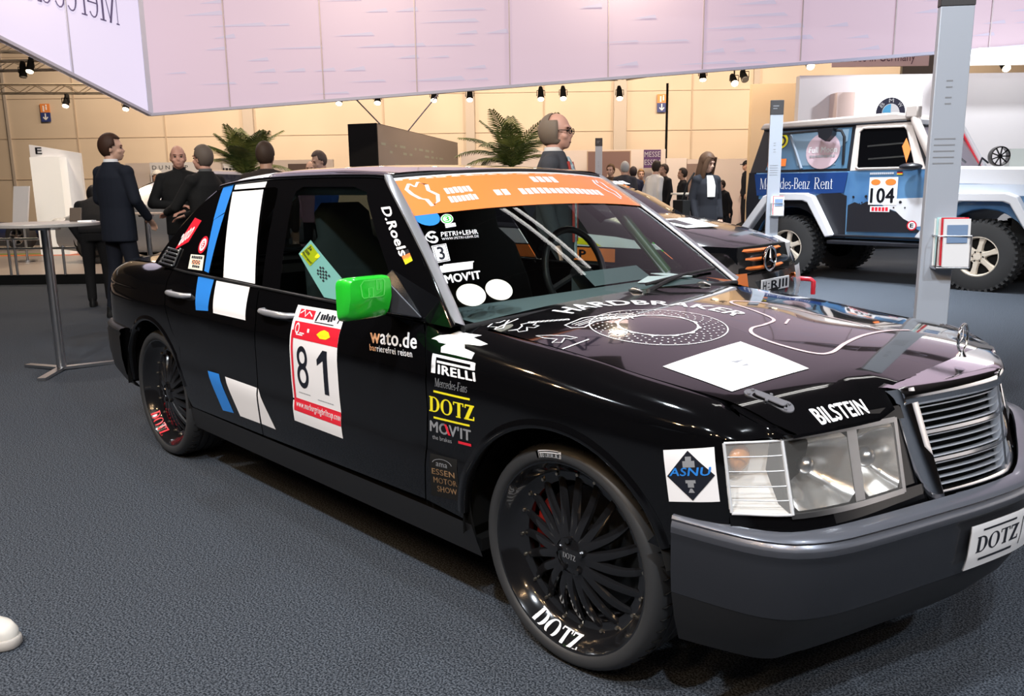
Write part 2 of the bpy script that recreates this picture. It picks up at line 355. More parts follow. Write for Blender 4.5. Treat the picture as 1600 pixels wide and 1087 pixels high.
PATH_X=[(-4.30,-3.60),(-3.95,-3.595),(-3.70,-3.57),(-3.55,-3.50),(-3.40,-3.385),(-3.2,-3.2),(-2.8,-2.8),(0,0),(.40,.40),(.47,.47),(.54,.527),(.62,.575),(.70,.61)]
PATH_Y=[(-4.30,0),(-3.95,.36),(-3.70,.595),(-3.55,.70),(-3.40,.765),(-3.2,.806),(-2.8,.838),(-2.2,.845),(-.1,.845),(.2,.838),(.40,.822),(.47,.806),(.54,.768),(.62,.705),(.70,.63)]
ZT=[(-3.6,.915),(-3.2,.938),(-2.65,.945),(-2.37,.937),(-1.45,.917),(-1.04,.909),(-.6,.899),(-.45,.889),(-.287,.876),(-.04,.857),(.17,.834),(.36,.817),(.47,.803),(.54,.788),(.62,.758)]
ZC=[(-3.6,.815),(-2.55,.81),(-1.66,.80),(-.6,.785),(-.31,.768),(0,.758),(.3,.75),(.6,.738)]
DT=[(-3.5,.16),(-2.9,.145),(-2.5,.085),(-2.3,.07),(-.62,.07),(-.40,.13),(-.2,.145),(.38,.145),(.47,.12),(.54,.075),(.62,.02)]
DP=[(.16,.075),(.20,.055),(.25,.040),(.32,.022),(.36,.015),(.42,.008),(.505,.001),(.525,.003),(.54,.005),(.62,.003),(.72,.004),(.77,.009),(.80,.016)]
def zc(s): return spl(s,ZC)
def zt(s): return spl(s,ZT)
def side(s,v):
    """right flank; s runs along the plan outline (s = x amidships), v 0..1 sill to crease, 1..2 crease to the top seam"""
    c=zc(s)
    if v<=1:
        z=.20+(c-.20)*v; q=.20+.60*v; d=spl(q,DP)
    else:
        t=min(v-1,1.0); T=zt(s); D=spl(s,DT)
        a=t*math.pi/2
        k=min(max((D-.07)/.075,0),1)       # 0: near flat belt, 1: rolled fender top
        zz=t*(1-k)+k*(math.sin(a)*.85+.15*t); dd=(t**1.25)*(1-k)+k*(1-math.cos(a))*1.0
        z=c+(T-c)*zz; d=.016+(D-.016)*dd
    e=1e-3
    dx=spl(s+e,PATH_X)-spl(s-e,PATH_X); dy=spl(s+e,PATH_Y)-spl(s-e,PATH_Y); L=math.hypot(dx,dy)
    # inward normal of the right flank (y negative)
    px,py=spl(s,PATH_X),-spl(s,PATH_Y)
    nx,ny=dy/L,dx/L
    if ny<0: nx,ny=-nx,-ny
    return (px+nx*d,py+ny*d,z)
def vz(s,z):
    c=zc(s)
    if z<=c: return (z-.20)/(c-.20)
    lo,hi=1.,2.
    for _ in range(40):
        m=(lo+hi)/2
        if side(s,m)[2]<z: lo=m
        else: hi=m
    return lo
def green(x,z):
    t=(z-.93)/.40
    return (x,-(.775-.5*(z-.93)+.010*4*t*(1-t)),z)
RZ=[(-2.45,1.300),(-2.28,1.345),(-2.05,1.376),(-1.75,1.391),(-1.45,1.391),(-1.2,1.381),(-1.0,1.364),(-.93,1.352)]
RE=[(-2.45,1.270),(-2.3,1.310),(-2.1,1.330),(-1.8,1.342),(-1.45,1.344),(-1.15,1.340),(-1.0,1.330),(-.93,1.318)]
def roof(x,w):
    a=w*math.pi/2; n=2/2.7
    q=math.copysign(abs(math.sin(a))**n,a); k=max(math.cos(a),0)**n
    ze=spl(x,RE); yw=-green(x,ze)[1]
    return (x,yw*q,ze+(spl(x,RZ)-ze)*k)
HE=[(-.6,.897),(-.45,.889),(-.287,.876),(-.04,.857),(.17,.834),(.36,.817),(.49,.802),(.56,.790),(.66,.768),(.8,.73)]
def hood(x,y):
    ze=spl(x,HE); k=abs(y)/.70
    cr=.032+.030*min(max((x+.4)/1.1,0),1)
    z=ze+cr*(1-min(k,1.3)**2)
    xe=.70-.13*k**2-.0*k          # leading edge in plan
    f=x-(xe-.17)
    if f>0: z-=max(z-.757,0)*min(f/.17,1.1)**2.6*min(max((abs(y)-.30)/.10,0),1)
    return (x,y,z)
def wind(u,v):
    """windscreen, u -1 right .. 1 left, v 0 cowl .. 1 roof"""
    bx,by,bz=-.420-.018*u*u,.757*u,.905-.015*u*u
    tx,ty,tz=-.955-.075*u*u,.570*u,1.356-.022*u*u
    b=.022*4*v*(1-v)*(1-.4*u*u)
    return (bx+(tx-bx)*v+b*.55,by+(ty-by)*v,bz+(tz-bz)*v+b*.83)
def rearw(u,v):
    bx,by,bz=-2.84+.13*u*u,.70*u,.955
    tx,ty,tz=-2.37+.05*u*u,.565*u,1.325-.030*u*u
    b=.03*4*v*(1-v)
    return (bx+(tx-bx)*v-b*.6,by+(ty-by)*v,bz+(tz-bz)*v+b*.8)
def trunk(x,y):
    ze=spl(x,[(-3.6,.905),(-3.4,.925),(-3.2,.938),(-2.65,.945),(-2.4,.94)])
    k=abs(y)/.70
    z=ze+.030*(1-k*k)
    if x<-3.42: z-=1.3*(x+3.42)**2
    return (x,y,z)

NT=[(.468,-.797,.745),(.550,-.690,.745),(.614,-.53,.745),(.669,-.364,.745),(.695,-.28,.745)]
NB=[(.495,-.797,.585),(.597,-.712,.585),(.665,-.566,.585),(.71,-.385,.585),(.735,-.28,.585)]
def nose(t,z):
    """front face round the lamps: t 0 flank .. 1 blinker/headlamp joint .. 3 headlamp inner end"""
    k=(.745-z)/.16
    q=[spl(t,[(i,NT[i][j]) for i in range(5)])*(1-k)+spl(t,[(i,NB[i][j]) for i in range(5)])*k for j in range(2)]
    return (q[0],q[1],z)
def grille(u,w):
    c=1-abs(u)**1.5
    return (.735-.082*w+(.078+.034*w)*c, u*(.300+.036*w), .549+.252*w+.012*c*w)
BX=[(0,.885),(.07,.877),(.2,.848),(.40,.790),(.55,.745),(.70,.690),(.82,.630),(.93,.56),(1.03,.47),(1.15,.368)]
BY=[(0,0),(.07,.07),(.2,.2),(.40,.40),(.55,.55),(.70,.70),(.82,.775),(.93,.808),(1.03,.824),(1.15,.835)]
BO=[(0,-.052),(.03,-.050),(.06,-.012),(.08,-.003),(.10,-.009),(.12,-.003),(.15,.001),(.20,.001),(.26,-.004),(.30,-.003),(.50,-.008),(.62,-.020),(.80,-.060),(1,-.115)]
BZ=[(0,.548),(.03,.558),(.06,.556),(.08,.549),(.10,.543),(.12,.537),(.15,.530),(.20,.516),(.26,.505),(.30,.49),(.50,.42),(.62,.365),(.80,.29),(1,.225)]
def bump(s,w):
    """front bumper: s 0 at the middle .. 1.15 at the wheel, w 0 top .. 1 bottom"""
    a=abs(s); e=1e-3
    dx=spl(a+e,BX)-spl(a-e,BX); dy=spl(a+e,BY)-spl(a-e,BY); L=math.hypot(dx,dy); o=lerp(w,BO)*(1 if a<.7 else max(1-(a-.7)*1.2,.45))
    x=spl(a,BX)+o*dy/L; y=spl(a,BY)-o*dx/L
    return (x,-y if s>=0 else y,lerp(w,BZ))
# ------------------------------------------------------------------ wheel (axle along y, outer face towards -y, centre at 0,0,0)
def make_wheel(parent, name='wheel', R=.315, red=False, lettering=True):
    b = MB()
    b.lathe([(.272, .002), (.274, -.004), (.270, -.008), (.262, -.006), (.256, .004), (.250, .018), (.238, .038), (.226, .050), (.216, .054), (.200, .056), (.196, .070), (.205, .10), (.225, .19), (.27, .205)], 72)
    b.cyl((0, .018, 0), (0, .09, 0), .066, .075, 32); b.lathe([(0, .010), (.03, .010), (.036, .014), (.06, .018), (.068, .030)], 40)
    for k in range(10):                                     # ten pairs of curved blades
        for sgn in (-1, 1):
            a0 = 2*pi*k/10+.10+sgn*.085; rings = []
            for i in range(9):
                t = i/8; r = .052+(.212-.052)*t; a = a0+sgn*.045*sin(t*pi*.9)+sgn*.055*t+.10*t*t
                y = .014+.010*t+.030*t**2.2; w = .0165-.0045*t; h = .026-.010*t
                c = Vector((cos(a)*r, y, sin(a)*r)); tx = Vector((-sin(a), 0, cos(a)))
                rings.append([c+tx*w*cos(q)+Vector((0, 1, 0))*(h*.5*(1+abs(sin(q))**.6*math.copysign(1, sin(q)))) for q in [2*pi*j/8 for j in range(8)]])
            b.loft(rings, True, True)
    w = b.build(name, M['rim_black'], parent, 40)
    t = MB(); prof = [(.262, .000), (.270, -.012), (.279, -.016), (.292, -.016), (.301, -.010), (.308, .000), (R-.002, .014), (R, .030)]
    for g in (.055, .095, .135, .17): prof += [(R, g-.006), (R-.007, g-.004), (R-.007, g+.004), (R, g+.006)]
    prof += [(R-.002, .20), (.305, .218), (.285, .226), (.265, .214), (.255, .19), (.255, .01), (.262, .0)]
    t.lathe(prof, 96); t.cur = 1
    for k in range(54):                                     # shoulder sipes
        a = 2*pi*k/54
        for y0, y1, rr in ((.002, .046, 0), (.172, .212, .5)):
            p = [Vector((cos(a+q)*(R-.006+.0066*(j in (1, 2))-(.0065 if j in (0,) else 0)), y, sin(a+q)*(R-.006+.0066*(j in (1, 2))-(.0065 if j in (0,) else 0)))) for j, (q, y) in enumerate(((0, y0), (.006, y0+.012), (.012, y1-.006), (.02, y1)))]
            for q0, q1 in zip(p, p[1:]): t.bar(q0, q1, .0016, .004, (cos(a), 0, sin(a)))
    ty = t.build('tyre', [M['rubber'], M['matt_black']], w, 50)
    d = MB(); d.lathe([(.06, .10), (.175, .10), (.175, .125), (.06, .125)], 48, close=True); d.build('brake_disc', M['disc_metal'], w, 30)
    c = MB()
    pts = [(.10, 2.55), (.185, 2.50), (.190, 2.8), (.190, 3.15), (.185, 3.5), (.10, 3.45)]
    c.prism([(r*cos(a), r*sin(a)) for r, a in pts], .078, .150, lambda p, q, y: (p, y, q)); c.build('brake_caliper', M['red_caliper'], w, 30, .006)
    for nm, m_, spec in (('rivet', M['rivet'], [(2*pi*k/10+.20+s_*.14, .220, .046, .056, .0045, .0055) for k in range(10) for s_ in (-1, 1)]), ('wheel_bolt', M['rim_black'], [(2*pi*k/5+.4, .046, .004, .024, .008, .010) for k in range(5)])):
        first = None
        for a, rr, y0, y1, r0, r1 in spec:
            if first is None: b = MB(); b.cyl((0, y0, 0), (0, y1, 0), r0, r1, 8); first = o = b.build(nm, m_, w, 40)
            else: o = first.copy(); COL.objects.link(o); o.parent = w
            o.location = (cos(a)*rr, 0, sin(a)*rr)
    if lettering:
        lipf = lambda a, r: (cos(a)*r, .0455-(r-.228)*1.52 if r < .256 else .004-(r-.256)*1.2, sin(a)*r)
        # letters stand with their heads towards the hub
        A0, A1 = (R_(-121), R_(-82)) if not red else (R_(-146), R_(-112))
        o = sheet('rim_lettering', quadmap(dotz2d(False), ((A0, .232), (A1, .232), (A1, .263), (A0, .263))), lipf, M['bright_vinyl'] if not red else M['red_vinyl'], w, (.08, .01), 0)
        fix_out(o, -1, .0018)
        if not red:
            sw = lambda a, r: (cos(a)*r, -.0168 if r > .279 else -.0168+(.279-r)*.5, sin(a)*r)
            o = sheet('tyre_lettering', quadmap(pirelli2d(), ((R_(109), .3005), (R_(91), .3005), (R_(91), .2805), (R_(109), .2805))), sw, M['bright_vinyl'], w, (.05, .01), 0)
            fix_out(o, -1, .0006)
            o = sheet('centre_cap_lettering', quadmap(norm2d(serif('DOTZ', .16, .06, .03)), ((-.023, .008), (.023, .008), (.023, -.008), (-.023, -.008))), lambda a, c_: (a, .0095, c_), M['grey_ink'], w, (0, 0), 0)
            fix_out(o, -1, .0004)
    return w
def fix_out(o, sy, d):                                      # lift a drawing off a wheel face
    me = o.data
    for v in me.vertices: v.co.y += sy*d
# ------------------------------------------------------------------ the black saloon race car
car = thing('saloon_car', 'black four-door saloon race car number 81 with orange windscreen banner, in the foreground', 'car')
BP = M['black_paint']
def az(s, z): return (s, vz(s, z))
def arch_pts(cx, a0, a1, r=.374, cz=.312, n=26):
    return [az(cx+r*cos(R_(a0+(a1-a0)*i/n)), cz+r*sin(R_(a0+(a1-a0)*i/n))) for i in range(n+1)]
vb = lambda s: vz(s, .325)
fr_edge = [(-.598, 2.0), (-.565, 1.6), (-.528, 1.1), (-.508, .765), (-.52, .55), (-.55, .25)]
bp_edge = [(-1.640, 2.0), (-1.61, 1.5), (-1.585, 1.05), (-1.58, .75), (-1.588, .42), (-1.60, .22)]
rr_edge = [(-2.50, 2.0), (-2.49, 1.5), (-2.455, .95), (-2.385, .77), (-2.285, .64), (-2.225, .5), (-2.19, .36), (-2.18, .22)]
sh = lambda l, d: [(s+d, v) for s, v in l]
# body shell: wings, quarters, sills, roof, pillars, nose and tail skins
fender = sh(fr_edge, .003)[::-1]+[(-.4, 2), (-.2, 2), (.1, 2), (.38, 2), (.47, 2), (.54, 2), (.62, 2), (.62, vz(.62, .748)), (.54, vz(.54, .748)), (.472, vz(.472, .748)), (.486, vz(.486, .665)), (.497, vz(.497, .583)), (.497, vz(.497, .50))]+[az(.30, .47)]+arch_pts(0, 24, 177)[0:]
def shell(name, vf, fm, cuts, off=0, thick=0, both=True, m=None):
    if both: sheet(name, vf, fm, m or BP, car, cuts, off, thick, mirror=True)
    return sheet(name, vf, fm, m or BP, car, cuts, off, thick)
q_out = [(-2.503, 2), (-2.493, 1.5), (-2.458, .95), (-2.388, .77), (-2.315, .67)]+arch_pts(-2.665, 22, 178)[0:]+[az(-3.10, .325), az(-3.4, .40), (-3.55, vz(-3.5, .45)), (-4.30, vz(-3.5, .45)), (-4.30, 1.75), (-3.6, 1.9), (-3.4, 2), (-3.0, 2), (-2.7, 2)]
shell('front_wing', fill([fender]), side, (.05, .08))
shell('rear_quarter', fill([q_out]), side, (.06, .08))
shell('sill', fill([[(-2.32, .02), (-.33, .02), (-.345, vb(-.4)-.01), (-1.6, vb(-1.6)-.01), (-2.305, vb(-2.2)-.01)]]), side, (.2, .1), -.002, m=M['black_plastic'])
# dark inner skin behind the shut lines, wheel wells, underbody
inner = [(-2.30, .05), (-.36, .05), (-.36, .9), (-.2, 1.3), (-.2, 1.98), (-2.6, 1.98), (-2.6, 1.4), (-2.3, .7)]
shell('inner_panel', fill([inner]), side, (.15, .1), -.022, m=M['matt_black'])
b = MB()
for cx in (0, -2.665):
    for sy in (-1, 1):
        rings = [[(cx+r*cos(R_(a)), sy*y, .312+r*sin(R_(a))) for a in range(16 if cx > -1 else 0, 185, 6)] for r, y in ((.371, .832), (.388, .80), (.40, .55), (.30, .53), (.02, .52))]
        b.loft(rings, False)
b.box((-1.33, 0, .22), (1.9, 1.5, .04)); b.box((-3.22, 0, .36), (.35, 1.3, .10)); b.box((.40, 0, .30), (.30, 1.06, .06))
b.build('underbody', M['matt_black'], car, 30)
for cx, a0, a1 in ((0, 24, 174), (-2.665, 16, 178)):        # rolled arch lips
    for sy in (1, -1):
        rings = []; b = MB()
        for i in range(33):
            a = R_(a0+(a1-a0)*i/32); row = []
            for r, o in ((.396, .0005), (.390, .002), (.384, .004), (.377, .0055), (.372, .004), (.369, -.002), (.368, -.03)):
                x, z = cx+r*cos(a), .312+r*sin(a); q = side(x, vz(x, max(z, .21))); row.append((q[0], (q[1]-o)*sy, z))
            rings.append(row)
        b.loft(rings, False); b.build('wheel_arch_lip', BP, car, 80)
def qx(w): return roof(-1.5, w)[1]/roof(-1.5, 1)[1]
ws_ = [-1+i/20 for i in range(41)]
shell('roof', fill([[(-.957-.075*qx(w)**2, w) for w in ws_]+[(-2.372+.05*qx(w)**2, w) for w in reversed(ws_)]]), roof, (.06, .05), both=False)
def wz(z):                                                  # windscreen edge at height z
    lo, hi = 0., 1.
    for _ in range(30):
        k = (lo+hi)/2
        if wind(1, k)[2] < z: lo = k
        else: hi = k
    return wind(-1, lo), lo
def rzz(z):
    lo, hi = 0., 1.
    for _ in range(30):
        k = (lo+hi)/2
        if rearw(1, k)[2] < z: lo = k
        else: hi = k
    return rearw(-1, lo)
zsA = [.893, .93, .98, 1.04, 1.10, 1.16, 1.22, 1.27, 1.31, 1.334]
frontA = [(wz(z)[0][0]-.012, z) for z in zsA]
zsC = [1.290, 1.25, 1.19, 1.13, 1.07, 1.01, .955]
rearC = [(rzz(z)[0]+.004, z) for z in zsC]
topl = [(x, spl(x, RE)) for x in (-1.10, -1.3, -1.5, -1.7, -1.9, -2.1, -2.25)]
belt = [(x, spl(x, ZT)-.002) for x in (-2.6, -2.3, -2.0, -1.7, -1.4, -1.1, -.8, -.6)]
winF = [(-1.475, .924), (-1.1, .917), (-.74, .908), (-.715, .935), (-1.095, 1.252), (-1.125, 1.285), (-1.22, 1.304), (-1.58, 1.306), (-1.618, 1.290), (-1.62, 1.26)]
winR = [(-1.615, .926), (-1.755, 1.27), (-1.775, 1.300), (-1.81, 1.308), (-2.13, 1.300), (-2.175, 1.278), (-2.178, 1.25), (-2.095, .938)]
shell('window_surround', fill([frontA+topl+rearC+belt, winF, winR]), green, (.06, .06), 0, 0)
for sy in (1, -1):                                          # pillar corners down to the glass
    b = MB()
    def arc3(A, B, o):                                      # a quarter-round from A to B bulging towards o
        A, B, o = Vector(A), Vector(B), Vector(o); mid = (A+B)/2+o
        return [tuple(Vector(((1-t)**2*A+2*t*(1-t)*mid+t*t*B))*1) for t in (0, .2, .4, .6, .8, 1)]
    ra = [[(x, y*sy, z) for x, y, z in arc3(green(xa, z), wz(z)[0], (.016, -.012, .012))] for xa, z in frontA]
    b.loft(ra, False); b.build('windscreen_pillar', BP, car, 80, weld=True); b = MB()
    rc = [[(x, y*sy, z) for x, y, z in arc3(green(xa, z), rzz(z), (-.016, -.014, .012))] for xa, z in rearC]
    b.loft(rc, False)
    # cowl corner between pillar foot and wing
    b.loft([[tuple((Vector(side(s, 2))*Vector((1, 1, 1)))[i]*(sy if i == 1 else 1) for i in range(3)) for s in (-.62, -.55, -.48, -.42, -.38)],
            [(x, -y*sy, z) for x, y, z in ((-.60, .705, .90), (-.52, .70, .898), (-.45, .70, .894), (-.42, .70, .892), (-.38, .70, .888))]], False)
    b.build('rear_pillar', BP, car, 80, weld=True)
for sy in (1, -1):                                          # aluminium windscreen trim up each pillar
    rings = []; b = MB()
    for i in range(22):
        v = i/21*1.0; p = Vector(wind(-1, v)); q = Vector(wind(-.97, v)); out = Vector(green(p.x-.012, max(p.z, .9)))
        inn = (p+(q-p).normalized()*.010); o2 = p+(out-p).normalized()*.026; up = Vector((.55, -.25, .8)).normalized()
        rings.append([(c.x, c.y*sy, c.z) for c in (inn, inn+up*.008, p+up*.013, o2+up*.015, o2+up*.004)])
    b.loft(rings, False); b.build('windscreen_trim', M['trim_grey'], car, 60)
for sy in (1, -1):
    b = MB(); b.tube([(x, green(x, spl(x, RE))[1]*sy*1.003, spl(x, RE)+.002) for x in [-1.04-.06*i for i in range(22)]], .008, 8); b.build('drip_rail', BP, car, 60)
nz = lambda t0, t1, z0, z1: [(t0+(t1-t0)*i/10, z0) for i in range(11)]+[(t1-(t1-t0)*i/10, z1) for i in range(11)]
shell('nose_panel', merge2d(fill([nz(0, 4, .50, .586)]), fill([nz(.9, 4, .744, .775)])), nose, (.25, .05), -.002)
shell('nose_panel', fill([nz(3.02, 4, .58, .75)]), nose, (.25, .05), -.012)
b = MB(); b.box((.52, 0, .66), (.04, 1.3, .24)); b.build('front_bulkhead', M['matt_black'], car)
# doors
sideZ = lambda s, z: side(s, vz(s, z))
def decal(name, vf, q, fm, m, parent, off=.0012, cuts=(.05, .05), label=None):
    if fm is side and min(c[1] for c in q) < 1 < max(c[1] for c in q):      # across the crease: measure heights in metres
        q = [(c[0], side(*c)[2]) for c in q]; fm = sideZ; cuts = (.05, .012)
    o = sheet(name, quadmap(vf, q), fm, m, parent, cuts, off)
    if label: o['label'] = label
    return o
SQ = rect2d(0, 0, 1, 1)
rb = random.Random(3)
def blur_word(x0, x1, y0, y1, n):                           # lettering too soft to read in the photograph
    return merge2d(*[rect2d(x0+(x1-x0)*i/n, y0+rb.uniform(0, .02), x0+(x1-x0)*(i+.78)/n, y1-rb.uniform(0, .02)) for i in range(n)])
fd = sh(fr_edge, -.003)+sh(bp_edge, .003)[::-1]; rd = sh(bp_edge, -.003)+[(-2.296, vb(-2.29))]+arch_pts(-2.665, 4, 22, n=6)+[(-2.312, .655)]+sh(rr_edge, .003)[:4][::-1]
doorF = sheet('front_door', fill([fd]), side, BP, car, (.06, .08), 0); doorR = sheet('rear_door', fill([rd]), side, BP, car, (.06, .08), 0)
doorFl = sheet('front_door', fill([fd]), side, BP, car, (.06, .08), 0, mirror=True); doorRl = sheet('rear_door', fill([rd]), side, BP, car, (.06, .08), 0, mirror=True)
def handle(par, s0, s1, sy):
    b = MB(); zz = .842; p0, p1 = Vector(side(s0, vz(s0, zz))), Vector(side(s1, vz(s1, zz)))
    b.tube([p0+Vector((0, .004, 0)), p0+Vector((.018, -.022, 0)), p0+(p1-p0)*.3+Vector((0, -.030, 0)), p0+(p1-p0)*.7+Vector((0, -.030, 0)), p1+Vector((-.018, -.022, 0)), p1+Vector((0, .004, 0))], [.010, .012, .013, .013, .012, .010], 10)
    b.v = [Vector((v.x, v.y*sy, v.z)) for v in b.v]
    o = b.build('door_handle', M['trim_grey'], par, 60); o['label'] = 'grey pull handle'
for par, s0, s1, sy in ((doorF, -1.545, -1.32, 1), (doorR, -2.415, -2.20, 1), (doorFl, -1.545, -1.32, -1), (doorRl, -2.415, -2.20, -1)): handle(par, s0, s1, sy)
for sy in (1, -1):                                          # belt line strip under the side glass
    b = MB(); b.tube([(x, (side(x, 2)[1]-.004)*sy, spl(x, ZT)) for x in [-.64-.09*i for i in range(22)]], .006, 6); b.build('belt_moulding', M['black_plastic'], car, 60)
# stripes and number plate stickers on the right flank
decal('blue_stripe', SQ, ((-2.187, 1.93), (-2.033, 1.955), (-2.0, .985), (-2.117, .97)), side, M['blue_vinyl'], doorR, label='blue stripe above the crease')
decal('white_stripe', SQ, ((-2.007, 1.92), (-1.711, 1.935), (-1.665, .985), (-1.95, .98)), side, M['white_vinyl'], doorR, label='white stripe above the crease')
decal('blue_stripe', SQ, ((-2.031, .55), (-1.925, .555), (-1.83, .30), (-1.935, .285)), side, M['blue_vinyl'], doorR, label='blue stripe below the crease')
decal('white_stripe', SQ, ((-1.867, .552), (-1.592, .551), (-1.602, .302), (-1.773, .297)), side, M['white_vinyl'], doorR, label='white stripe below the crease')
decal('white_stripe', fill([[(0, 1), (.0, 0), (1, 0)]]), ((-1.581, .551), (-1.476, .551), (-1.476, .304), (-1.588, .304)), side, M['white_vinyl'], doorF, label='corner of the white stripe')
pq = ((-1.315, 1.72), (-1.004, 1.78), (-.985, .425), (-1.31, .425))
decal('start_number_sheet', SQ, pq, side, M['white_vinyl'], doorF, .0015, label='white start number sheet')
def pin(*r): return place2d(*r)
def on_plate(nm, vf, m, k=1): decal(nm, vf, pq, side, m, doorF, .0016+.0006*k)
on_plate('red_band', merge2d(rect2d(.06, .735, 1, .875), rect2d(.06, .10, 1, .215), rect2d(.03, .10, .075, .80)), M['red_vinyl'])
on_plate('sticker_print', merge2d(rect2d(.10, .905, .42, .975)), M['red_vinyl']); on_plate('sticker_print', merge2d(fill([[(.46, .90), (.49, .90), (.53, .975), (.50, .975)]]), fill([[(.90, .91), (.92, .91), (.96, .975), (.94, .975)]]), blur_word(.56, .86, .91, .97, 6), rect2d(.46, .888, .85, .895)), M['dark_ink'], 2)
on_plate('sticker_print', merge2d(line2d([(.12, .94), (.2, .97), (.24, .92), (.3, .96), (.38, .93)], .012), ring2d(.14, .82, .03, .045, 16), rect2d(.2, .78, .30, .79), rect2d(.13, .765, .27, .775), rect2d(.36, .80, .40, .83)), M['white_vinyl'], 2)
on_plate('sticker_print', fill([[(.56, .80), (.63, .83), (.70, .845), (.79, .835), (.84, .80), (.76, .775), (.64, .772)]]), M['yellow_vinyl'], 2)
on_plate('start_number', merge2d(ring2d(.27, .585, .060, .112, 36, 0, 2*pi, .86), ring2d(.27, .425, .068, .122, 36, 0, 2*pi, .86), rect2d(.71, .325, .80, .685), fill([[(.71, .685), (.585, .60), (.585, .55), (.71, .60)]])), M['dark_ink'])
on_plate('sticker_print', merge2d(*[rect2d(x, .27, x+.012, .278) for x in [.15+.018*i for i in range(14)]], *[rect2d(x, .255, x+.012, .263) for x in [.55+.018*i for i in range(18)]]), M['grey_ink'])
on_plate('sticker_print', pin(norm2d(text2d('www.marburgringbriltcup.com', .01)), .08, .125, .99, .195), M['white_vinyl'], 2)
def split2d(vf, cut):                                       # the first letters and the rest, as two drawings
    v, f = vf; c = lambda t: sum(v[i][0] for i in t)/len(t); return (v, [t for t in f if c(t) < cut]), (v, [t for t in f if c(t) >= cut])
for tx_, bold_, cut, q in (('wato.de', .022, .20, ((-.843, 1.53), (-.603, 1.655), (-.582, 1.27), (-.818, 1.15))), ('barrierefrei reisen', .006, .155, ((-.822, 1.12), (-.603, 1.22), (-.592, 1.05), (-.813, .99)))):
    a_, b_ = split2d(norm2d(text2d(tx_, bold_)), cut)
    decal('lettering', a_, q, side, M['peach_ink'], doorF); decal('lettering', b_, q, side, M['bright_vinyl'], doorF)
# wing stickers
pir = pirelli2d()
decal('sticker', pir, ((-.505, 1.25), (-.315, 1.28), (-.300, .99), (-.495, .965)), side, M['bright_vinyl'], car, label='white tyre maker lettering')
boar = merge2d(fill([[(.0, .55), (.12, .72), (.30, .80), (.40, 1.0), (.58, .92), (.80, .95), (.70, .78), (1.0, .62), (.90, .50), (.62, .46), (.66, .30), (.86, .22), (.84, .0), (.24, .02), (.22, .22), (.30, .36), (.16, .40), (.10, .5)]]))
decal('sticker', boar, ((-.545, 1.80), (-.325, 1.86), (-.300, 1.33), (-.525, 1.28)), side, M['bright_vinyl'], car, label='white splashed emblem')
decal('lettering', norm2d(serif('Mercedes-Fans', .10, .04)), ((-.474, .945), (-.331, .968), (-.331, .925), (-.472, .903)), side, M['grey_ink'], car)
decal('sticker', dotz2d(), ((-.498, .878), (-.296, .905), (-.297, .760), (-.500, .728)), side, M['yellow_vinyl'], car, label='yellow wheel maker lettering')
decal('sticker', merge2d(pin(norm2d(text2d("MOV'IT", .03)), 0, .30, 1, 1)), ((-.498, .717), (-.312, .743), (-.312, .655), (-.502, .627)), side, M['grey_ink'], car, label='grey brake maker lettering')
decal('sticker', merge2d(fill([[(.36, .95), (.42, .95), (.52, .34), (.46, .34)]]), rect2d(.70, .0, 1, .16)), ((-.498, .717), (-.312, .743), (-.312, .655), (-.502, .627)), side, M['red_vinyl'], car, .0018)
decal('lettering', norm2d(text2d('the brakes')), ((-.490, .64), (-.40, .655), (-.40, .632), (-.490, .617)), side, M['grey_ink'], car)
decal('sticker', SQ, ((-.500, .535), (-.378, .555), (-.372, .33), (-.516, .29)), side, M['matt_black'], car, .0008, label='dark show sticker')
decal('lettering', merge2d(*[pin(norm2d(text2d(t, .012)), x, y, x+w, y+.15) for t, x, y, w in (('ESSEN', .05, .52, .86), ('MOTOR', .10, .30, .86), ('SHOW', .22, .08, .7))]), ((-.497, .53), (-.380, .552), (-.374, .345), (-.512, .305)), side, M['bronze_ink'], car, .0016)
decal('lettering', merge2d(pin(norm2d(text2d('ama', .01)), .22, .74, .66, .84), ring2d(.45, .80, .36, .385, 24, .15, pi-.15, .35)), ((-.497, .53), (-.380, .552), (-.374, .345), (-.512, .305)), side, M['grey_ink'], car, .0016)
aq = ((.335, .916), (.455, .975), (.475, .755), (.355, .701))
decal('sticker', SQ, aq, side, M['white_vinyl'], car, .0015, label='square white sticker with a black diamond')
decal('sticker_print', merge2d(fill([[(.03, .5), (.5, .03), (.97, .5), (.5, .97)]])), aq, side, M['dark_ink'], car, .0022)
decal('sticker_print', merge2d(rect2d(.38, .66, .62, .78), rect2d(.44, .78, .56, .86), rect2d(.40, .36, .60, .42), rect2d(.44, .28, .56, .36), fill([[(.44, .18), (.56, .18), (.52, .26), (.48, .26)]])), aq, side, M['grey_ink'], car, .0026)
decal('sticker_print', pin(norm2d(text2d('ASNU', .02, .2)), .08, .50, .92, .66), aq, side, M['blue_vinyl'], car, .0030)
